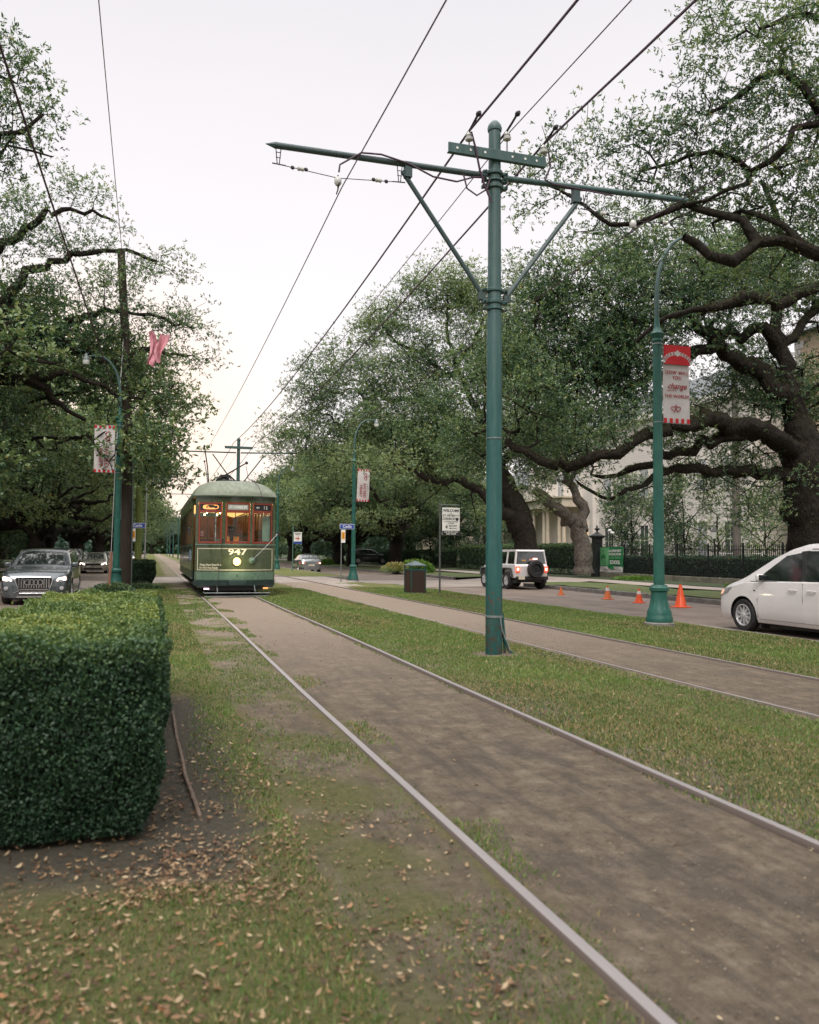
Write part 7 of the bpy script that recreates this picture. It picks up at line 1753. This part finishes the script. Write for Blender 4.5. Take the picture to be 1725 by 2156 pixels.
mb = MB(); mb.box(-.75, .75, .05, .28, .46, .62); mb.build('front_bumper', M['black_plastic'], jp, bevel=.03)
mb = MB()
for x in (-.72, .72): mb.box(x-.08, x+.08, .4, 4.15, .3, .45)
mb.box(-.6, .6, .6, 4.1, .32, .5); mb.build('chassis', M['black_plastic'], jp)
for s in (-1, 1):
    for yc in (.85, 3.45):
        P = [(yc-.52, .62), (yc-.40, .92), (yc-.28, .98), (yc+.28, .98), (yc+.42, .90), (yc+.56, .58), (yc+.50, .58), (yc+.36, .86), (yc+.26, .92), (yc-.26, .92), (yc-.36, .88), (yc-.46, .62)]
        mb = MB(); mb.prism(P, 'x', min(s*.70, s*.94), max(s*.70, s*.94)); mb.build('wheel_arch', M['black_plastic'] if yc > 2 else M['galv'], jp, bevel=.01)
        w = empty('wheel', (s*.80, yc, .40)); w.parent = jp; r = .40
        mb = MB(); mb.lathe([(r*.6, -.12), (r*.9, -.13), (r, -.1), (r, .1), (r*.9, .13), (r*.6, .12)], 0, 0, 0, 28, flute=0, axis='x', cap=False); mb.build('tyre', M['rubber'], w, smooth=True)
        mb = MB(); mb.lathe([(r*.6, s*.10), (r*.56, s*.11), (r*.52, s*.04), (.03, s*.03)], 0, 0, 0, 24, axis='x', cap=False)
        for k in range(7):
            a = 2*math.pi*k/7; mb.tube([(s*.09, .05*math.cos(a), .05*math.sin(a)), (s*.10, r*.54*math.cos(a), r*.54*math.sin(a))], .022, 4)
        mb.build('rim', M['dark_iron'] if s < 0 and yc > 9 else M['alloy'], w)
    t = MB(); t.box(min(s*.60, s*.80), max(s*.60, s*.80), 4.22, 4.29, .80, 1.04); tl = t.build('tail_light', M['tail_lit'], jp, bevel=.02)
    t = MB(); t.box(min(s*.65, s*.75), max(s*.65, s*.75), 4.29, 4.30, .86, .98); t.build('brake_bulb', M['tail_hot'], tl)
    mb = MB(); mb.box(s*.92-.10, s*.92+.10, 1.50, 1.58, 1.16, 1.32); mb.build('wing_mirror', M['black_plastic'], jp, bevel=.02)
    mb = MB(); mb.lathe([(.10, .0), (.09, -.03), (.02, -.04)], s*.48, .30, .86, 14, axis='y'); mb.build('headlight', M['head_off'], jp)
sp2 = empty('spare_wheel', (-.12, 4.42, .93)); sp2.parent = jp
mb = MB(); mb.lathe([(.24, -.12), (.37, -.13), (.39, -.08), (.39, .08), (.37, .12), (.24, .12)], 0, 0, 0, 28, axis='y', cap=False); mb.build('tyre', M['rubber'], sp2, smooth=True)
mb = MB(); mb.lathe([(.23, .06), (.20, .02), (.05, .03), (.04, .09)], 0, 0, 0, 24, axis='y', cap=False); mb.build('rim', M['black_plastic'], sp2, smooth=True)
mb = MB(); mb.box(.40, .70, 4.36, 4.375, .46, .60); mb.build('number_plate', M['plate'], jp); text('XDR 512', .075, M['black_ink'], jp, (.55, 4.385, .53), (R(90), 0, R(180)), bold=.001) if False else None
mb = MB(); mb.box(-.22, -.02, 4.33, 4.36, 1.36, 1.42); mb.build('brake_bulb', M['tail_hot'], jp)
mb = MB(); mb.box(.25, .45, 4.155, 4.165, 1.30, 1.34); mb.build('window_sticker', M['sign_yellow'], jp)
# ------------------------------------------------------------------ grass blades and fallen leaves
def grass_blades():
    rng = np.random.default_rng(21); n = 820000
    # denser close by: sample in polar fashion ahead of the camera
    u = rng.random(n); Y = 1.2+30*u**2.3; X = -1.6+rng.random(n)*12.2
    vis = (X-(-.30)*Y > -1.6*0-2.2) ; X, Y = X[vis], Y[vis]
    lum = np.sin(X*1.9+Y*.7)*np.sin(Y*1.3-X*.8)+.6*np.sin(X*5.3+1)*np.sin(Y*4.1)+rng.normal(0, .35, len(X))
    d1 = np.abs(X-2.27); d2 = np.abs(X-6.32)
    keep = (np.minimum(d1-.80, d2-.92) > -.04+.09*lum*.6)
    edge = (np.abs(np.minimum(d1-.80, d2-.92)) < .10)
    fr = (X > 1.50) & (X < 1.66+.12*np.clip(lum, 0, 1.5)) & (np.sin(Y*2.3)+np.sin(Y*5.1+1)*.6+lum*.3 > .35); keep |= fr
    fr2 = (X > 2.98) & (X < 3.03) & (np.sin(Y*3.3)+lum*.4 > .5); keep |= fr2
    hedge_bed = (X < .42+.14*lum) & (Y > 3.6) & (Y < 8.6)
    bare = (np.abs(X-1.08) < .36) & (lum > -.1)
    keep &= ~hedge_bed & ~bare & (lum > -1.35)
    keep &= np.hypot(X-4.57, Y-10.55) > .26+.05*lum
    for xr in RAILS: keep &= np.abs(X-xr) > .045
    X, Y = X[keep], Y[keep]; lum = lum[keep]; n = len(X)
    Z = np.array([hgt(a, b) for a, b in zip(X, Y)])
    dist = np.hypot(X, Y); H = rng.uniform(.009, .025, n)*(1+.03*dist)*(1+.25*np.clip(lum, -1, 1)); Wd = .0028*(1+.16*dist)
    a = rng.random(n)*2*np.pi; lean = rng.uniform(.2, 1.1, n)*H; b = rng.random(n)*2*np.pi
    bx, by = np.cos(a)*Wd, np.sin(a)*Wd
    v = np.stack([np.stack([X-bx, Y-by, Z-.004], 1), np.stack([X+bx, Y+by, Z-.004], 1), np.stack([X+np.cos(b)*lean, Y+np.sin(b)*lean, Z+H], 1)], 1).reshape(-1, 3)
    f = np.arange(n*3).reshape(-1, 3)
    dry = np.sin(X*.9+2)*np.sin(Y*.55+X*.4)
    lush = .22*np.clip((1.1-X)*.9, 0, 1)*np.clip((4.2-Y)*.8, 0, 1)
    tone = lush+np.clip(.5+.16*lum*.5-.22*(dry > .3)*1+rng.normal(0, .16, n), 0, .84)
    tone = np.clip(tone, 0, .84)
    straw = rng.random(n) < (.10+.22*(dry > .1)); tone[straw] = rng.uniform(.86, 1, straw.sum())
    m = leaf_mat('grass_blade', [(0, (.035, .075, .018)), (.4, (.09, .155, .035)), (.7, (.16, .24, .06)), (.84, (.25, .31, .10)), (.88, (.28, .21, .10)), (1, (.38, .30, .16))], .25, .6)
    o = np_mesh('grass', v, f, m, tone); tag(o, None, None, None, 'stuff')
grass_blades()
def fallen_leaves():
    rng = np.random.default_rng(22); n = 33000
    u = rng.random(n); Y = 1.1+34*u**1.75; X = -1.65+rng.random(n)*12.4
    # drifts: by the hedge foot, along rails, more on the left foreground grass
    k = 16000; X[:k] = 1.25-2.9*rng.random(k)**.8+rng.normal(0, .1, k); Y[:k] = 1.2+np.abs(rng.normal(0, 1.9, k))
    k2 = k+4200; X[k:k2] = rng.uniform(-1.5, .75, k2-k); Y[k:k2] = 3.35+np.abs(rng.normal(0, 1.3, k2-k)); sel = rng.random(k2-k) < .3; X[k:k2][sel] = rng.normal(.35, .22, sel.sum())
    k3 = k2+900; side = rng.choice([-.10, .10], k3-k2); X[k2:k3] = rng.choice([RAILS[0], RAILS[1], RAILS[1]], k3-k2)+side+rng.normal(0, .03, k3-k2); Y[k2:k3] = 1.2+14*rng.random(k3-k2)**1.5
    bed = np.minimum(np.abs(X-2.27)-.72, np.abs(X-6.32)-.8) < 0
    inn = (X > -.95) & (X < .0) & (Y > 4.4) & (Y < 8.6)
    keep = (~bed | (rng.random(n) < .16)) & ~inn
    cl = np.sin(X*4.1+1.3*np.sin(Y*2.2))*np.sin(Y*3.7+X*1.4)+.7*np.sin(X*9.3+Y*3)*np.sin(Y*8.1-X*2)
    keep &= rng.random(n) < np.clip(.48+.42*cl, .08, 1)
    for xr in RAILS: keep &= np.abs(X-xr) > .06
    X, Y = X[keep], Y[keep]; n = len(X)
    Z = np.array([hgt(a, b) for a, b in zip(X, Y)])+rng.uniform(.004, .022, n)
    bed = (np.minimum(np.abs(X-2.27)-.72, np.abs(X-6.32)-.8) < 0); Z[bed] -= .008
    dist = np.hypot(X, Y); L = rng.uniform(.012, .036, n)*(1+.012*dist); W_ = L*rng.uniform(.32, .5, n)
    a = rng.random(n)*2*np.pi; d = np.stack([np.cos(a), np.sin(a), rng.normal(0, .25, n)], 1); d = unit(d)
    nr = unit(np.stack([rng.normal(0, .35, n), rng.normal(0, .35, n), np.ones(n)], 1)); nr = unit(nr-d*np.sum(nr*d, 1, keepdims=True)); s = np.cross(nr, d)
    c = np.stack([X, Y, Z], 1); L_, Wn = L[:, None], W_[:, None]; cur = (L*rng.uniform(-.05, .28, n))[:, None]
    # six-point curled leaf: two quads
    P = [c-d*L_*.5+nr*cur, c-d*L_*.12+s*Wn*.5, c+d*L_*.25+s*Wn*.42, c+d*L_*.5+nr*cur, c+d*L_*.25-s*Wn*.42, c-d*L_*.12-s*Wn*.5]
    v = np.stack(P, 1).reshape(-1, 3); base = np.arange(n)[:, None]*6
    f = np.concatenate([base+np.array([[0, 1, 4, 5]]), base+np.array([[1, 2, 3, 4]])], 1).reshape(-1, 4)
    tone = np.repeat(rng.random(n), 2)
    m = leaf_mat('dead_leaf', [(0, (.05, .026, .012)), (.35, (.12, .058, .025)), (.6, (.21, .12, .055)), (.8, (.31, .21, .115)), (.95, (.40, .31, .19)), (1, (.25, .10, .03))], .12, .6)
    o = np_mesh('fallen_leaves', v, f, m, tone); tag(o, None, None, None, 'stuff')
fallen_leaves()
# board edging and a low root beside the hedge bed
def strip(name, pts, w, h, mat, label, cat):
    mb = MB(); vs = []
    for i, (x, y, z) in enumerate(pts):
        a = Vector(pts[max(i-1, 0)]); b = Vector(pts[min(i+1, len(pts)-1)]); t = (b-a).normalized(); q = Vector((t.y, -t.x, 0))*w
        vs += [(x-q.x, y-q.y, z-.05), (x-q.x, y-q.y, z+h), (x+q.x, y+q.y, z+h*.85), (x+q.x, y+q.y, z-.05)]
    n = len(pts); fs = [(i*4+k, i*4+(k+1) % 4, (i+1)*4+(k+1) % 4, (i+1)*4+k) for i in range(n-1) for k in range(4)]; fs += [(0, 1, 2, 3), tuple((n-1)*4+k for k in (3, 2, 1, 0))]
    mb.add(vs, fs); o = mb.build(name, mat, bevel=.006); tag(o, label, cat); return o
strip('edging_board', [(.20, 7.4, 0), (.205, 6.4, .0), (.22, 5.8, .002), (.225, 5.3, .0), (.25, 4.85, .0), (.27, 4.5, -.01)], .010, .028, pm('weathered_edging', (.17, .12, .085), (.11, .08, .06), 9, .9, 0, .3, 30), 'weathered edging board along the bare soil right of the clipped hedge', 'edging')
def pebbles():
    rng = np.random.default_rng(9); n = 9000; u = rng.random(n); Y = 1.3+16*u**1.6; X = np.where(rng.random(n) < .75, 2.27+rng.uniform(-.76, .76, n), 6.32+rng.uniform(-.85, .85, n))
    r = rng.uniform(.0015, .0045, n)*(1+.04*Y); V_ = []; base = np.array([[1, 0, 0], [0, 1, 0], [-1, 0, 0], [0, -1, 0], [0, 0, .8], [0, 0, -.8]], float)
    v = (np.stack([X, Y, np.zeros(n)+.002], 1)[:, None, :]+base[None]*r[:, None, None]*rng.uniform(.6, 1.4, (n, 1, 3))).reshape(-1, 3)
    fc = np.array([[0, 1, 4], [1, 2, 4], [2, 3, 4], [3, 0, 4]]); f = (np.arange(n)[:, None, None]*6+fc[None]).reshape(-1, 3)
    o = np_mesh('ballast_grit', v, f, pm('grit', (.19, .155, .12), (.08, .065, .05), 60, .9)); tag(o, None, None, None, 'stuff')
pebbles()

def leaf_crumbs():
    rng = np.random.default_rng(31); n = 60000; Y = 1.1+14*rng.random(n)**2.2; X = -1.6+rng.random(n)*8.8
    cl = np.sin(X*6.1+1.3*np.sin(Y*3.2))*np.sin(Y*5.7+X*2.4); bed = np.abs(X-2.27) < .72
    keep = (rng.random(n) < np.where(bed, .16+.14*cl, .5+.4*cl)) & ~((X > -.95) & (X < .0) & (Y > 4.3) & (Y < 8.7))
    for xr in RAILS: keep &= np.abs(X-xr) > .04
    X, Y = X[keep], Y[keep]; n = len(X); Z = np.array([hgt(a, b) for a, b in zip(X, Y)])+rng.uniform(.002, .012, n)
    c = np.stack([X, Y, Z], 1); a = rng.random(n)*6.28; d = unit(np.stack([np.cos(a), np.sin(a), rng.normal(0, .2, n)], 1)); nr = unit(np.stack([rng.normal(0, .4, n), rng.normal(0, .4, n), np.ones(n)], 1)); nr = unit(nr-d*np.sum(nr*d, 1, keepdims=True))
    L = rng.uniform(.005, .016, n)*(1+.05*Y); v, f = leaf_quads(c, d, nr, L, L*rng.uniform(.25, .7, n))
    m = leaf_mat('leaf_crumb', [(0, (.03, .018, .010)), (.45, (.09, .05, .025)), (.75, (.20, .13, .07)), (1, (.36, .28, .18))], .05, .8)
    o = np_mesh('leaf_crumbs', v, f, m, rng.random(n)); tag(o, None, None, None, 'stuff')
leaf_crumbs()
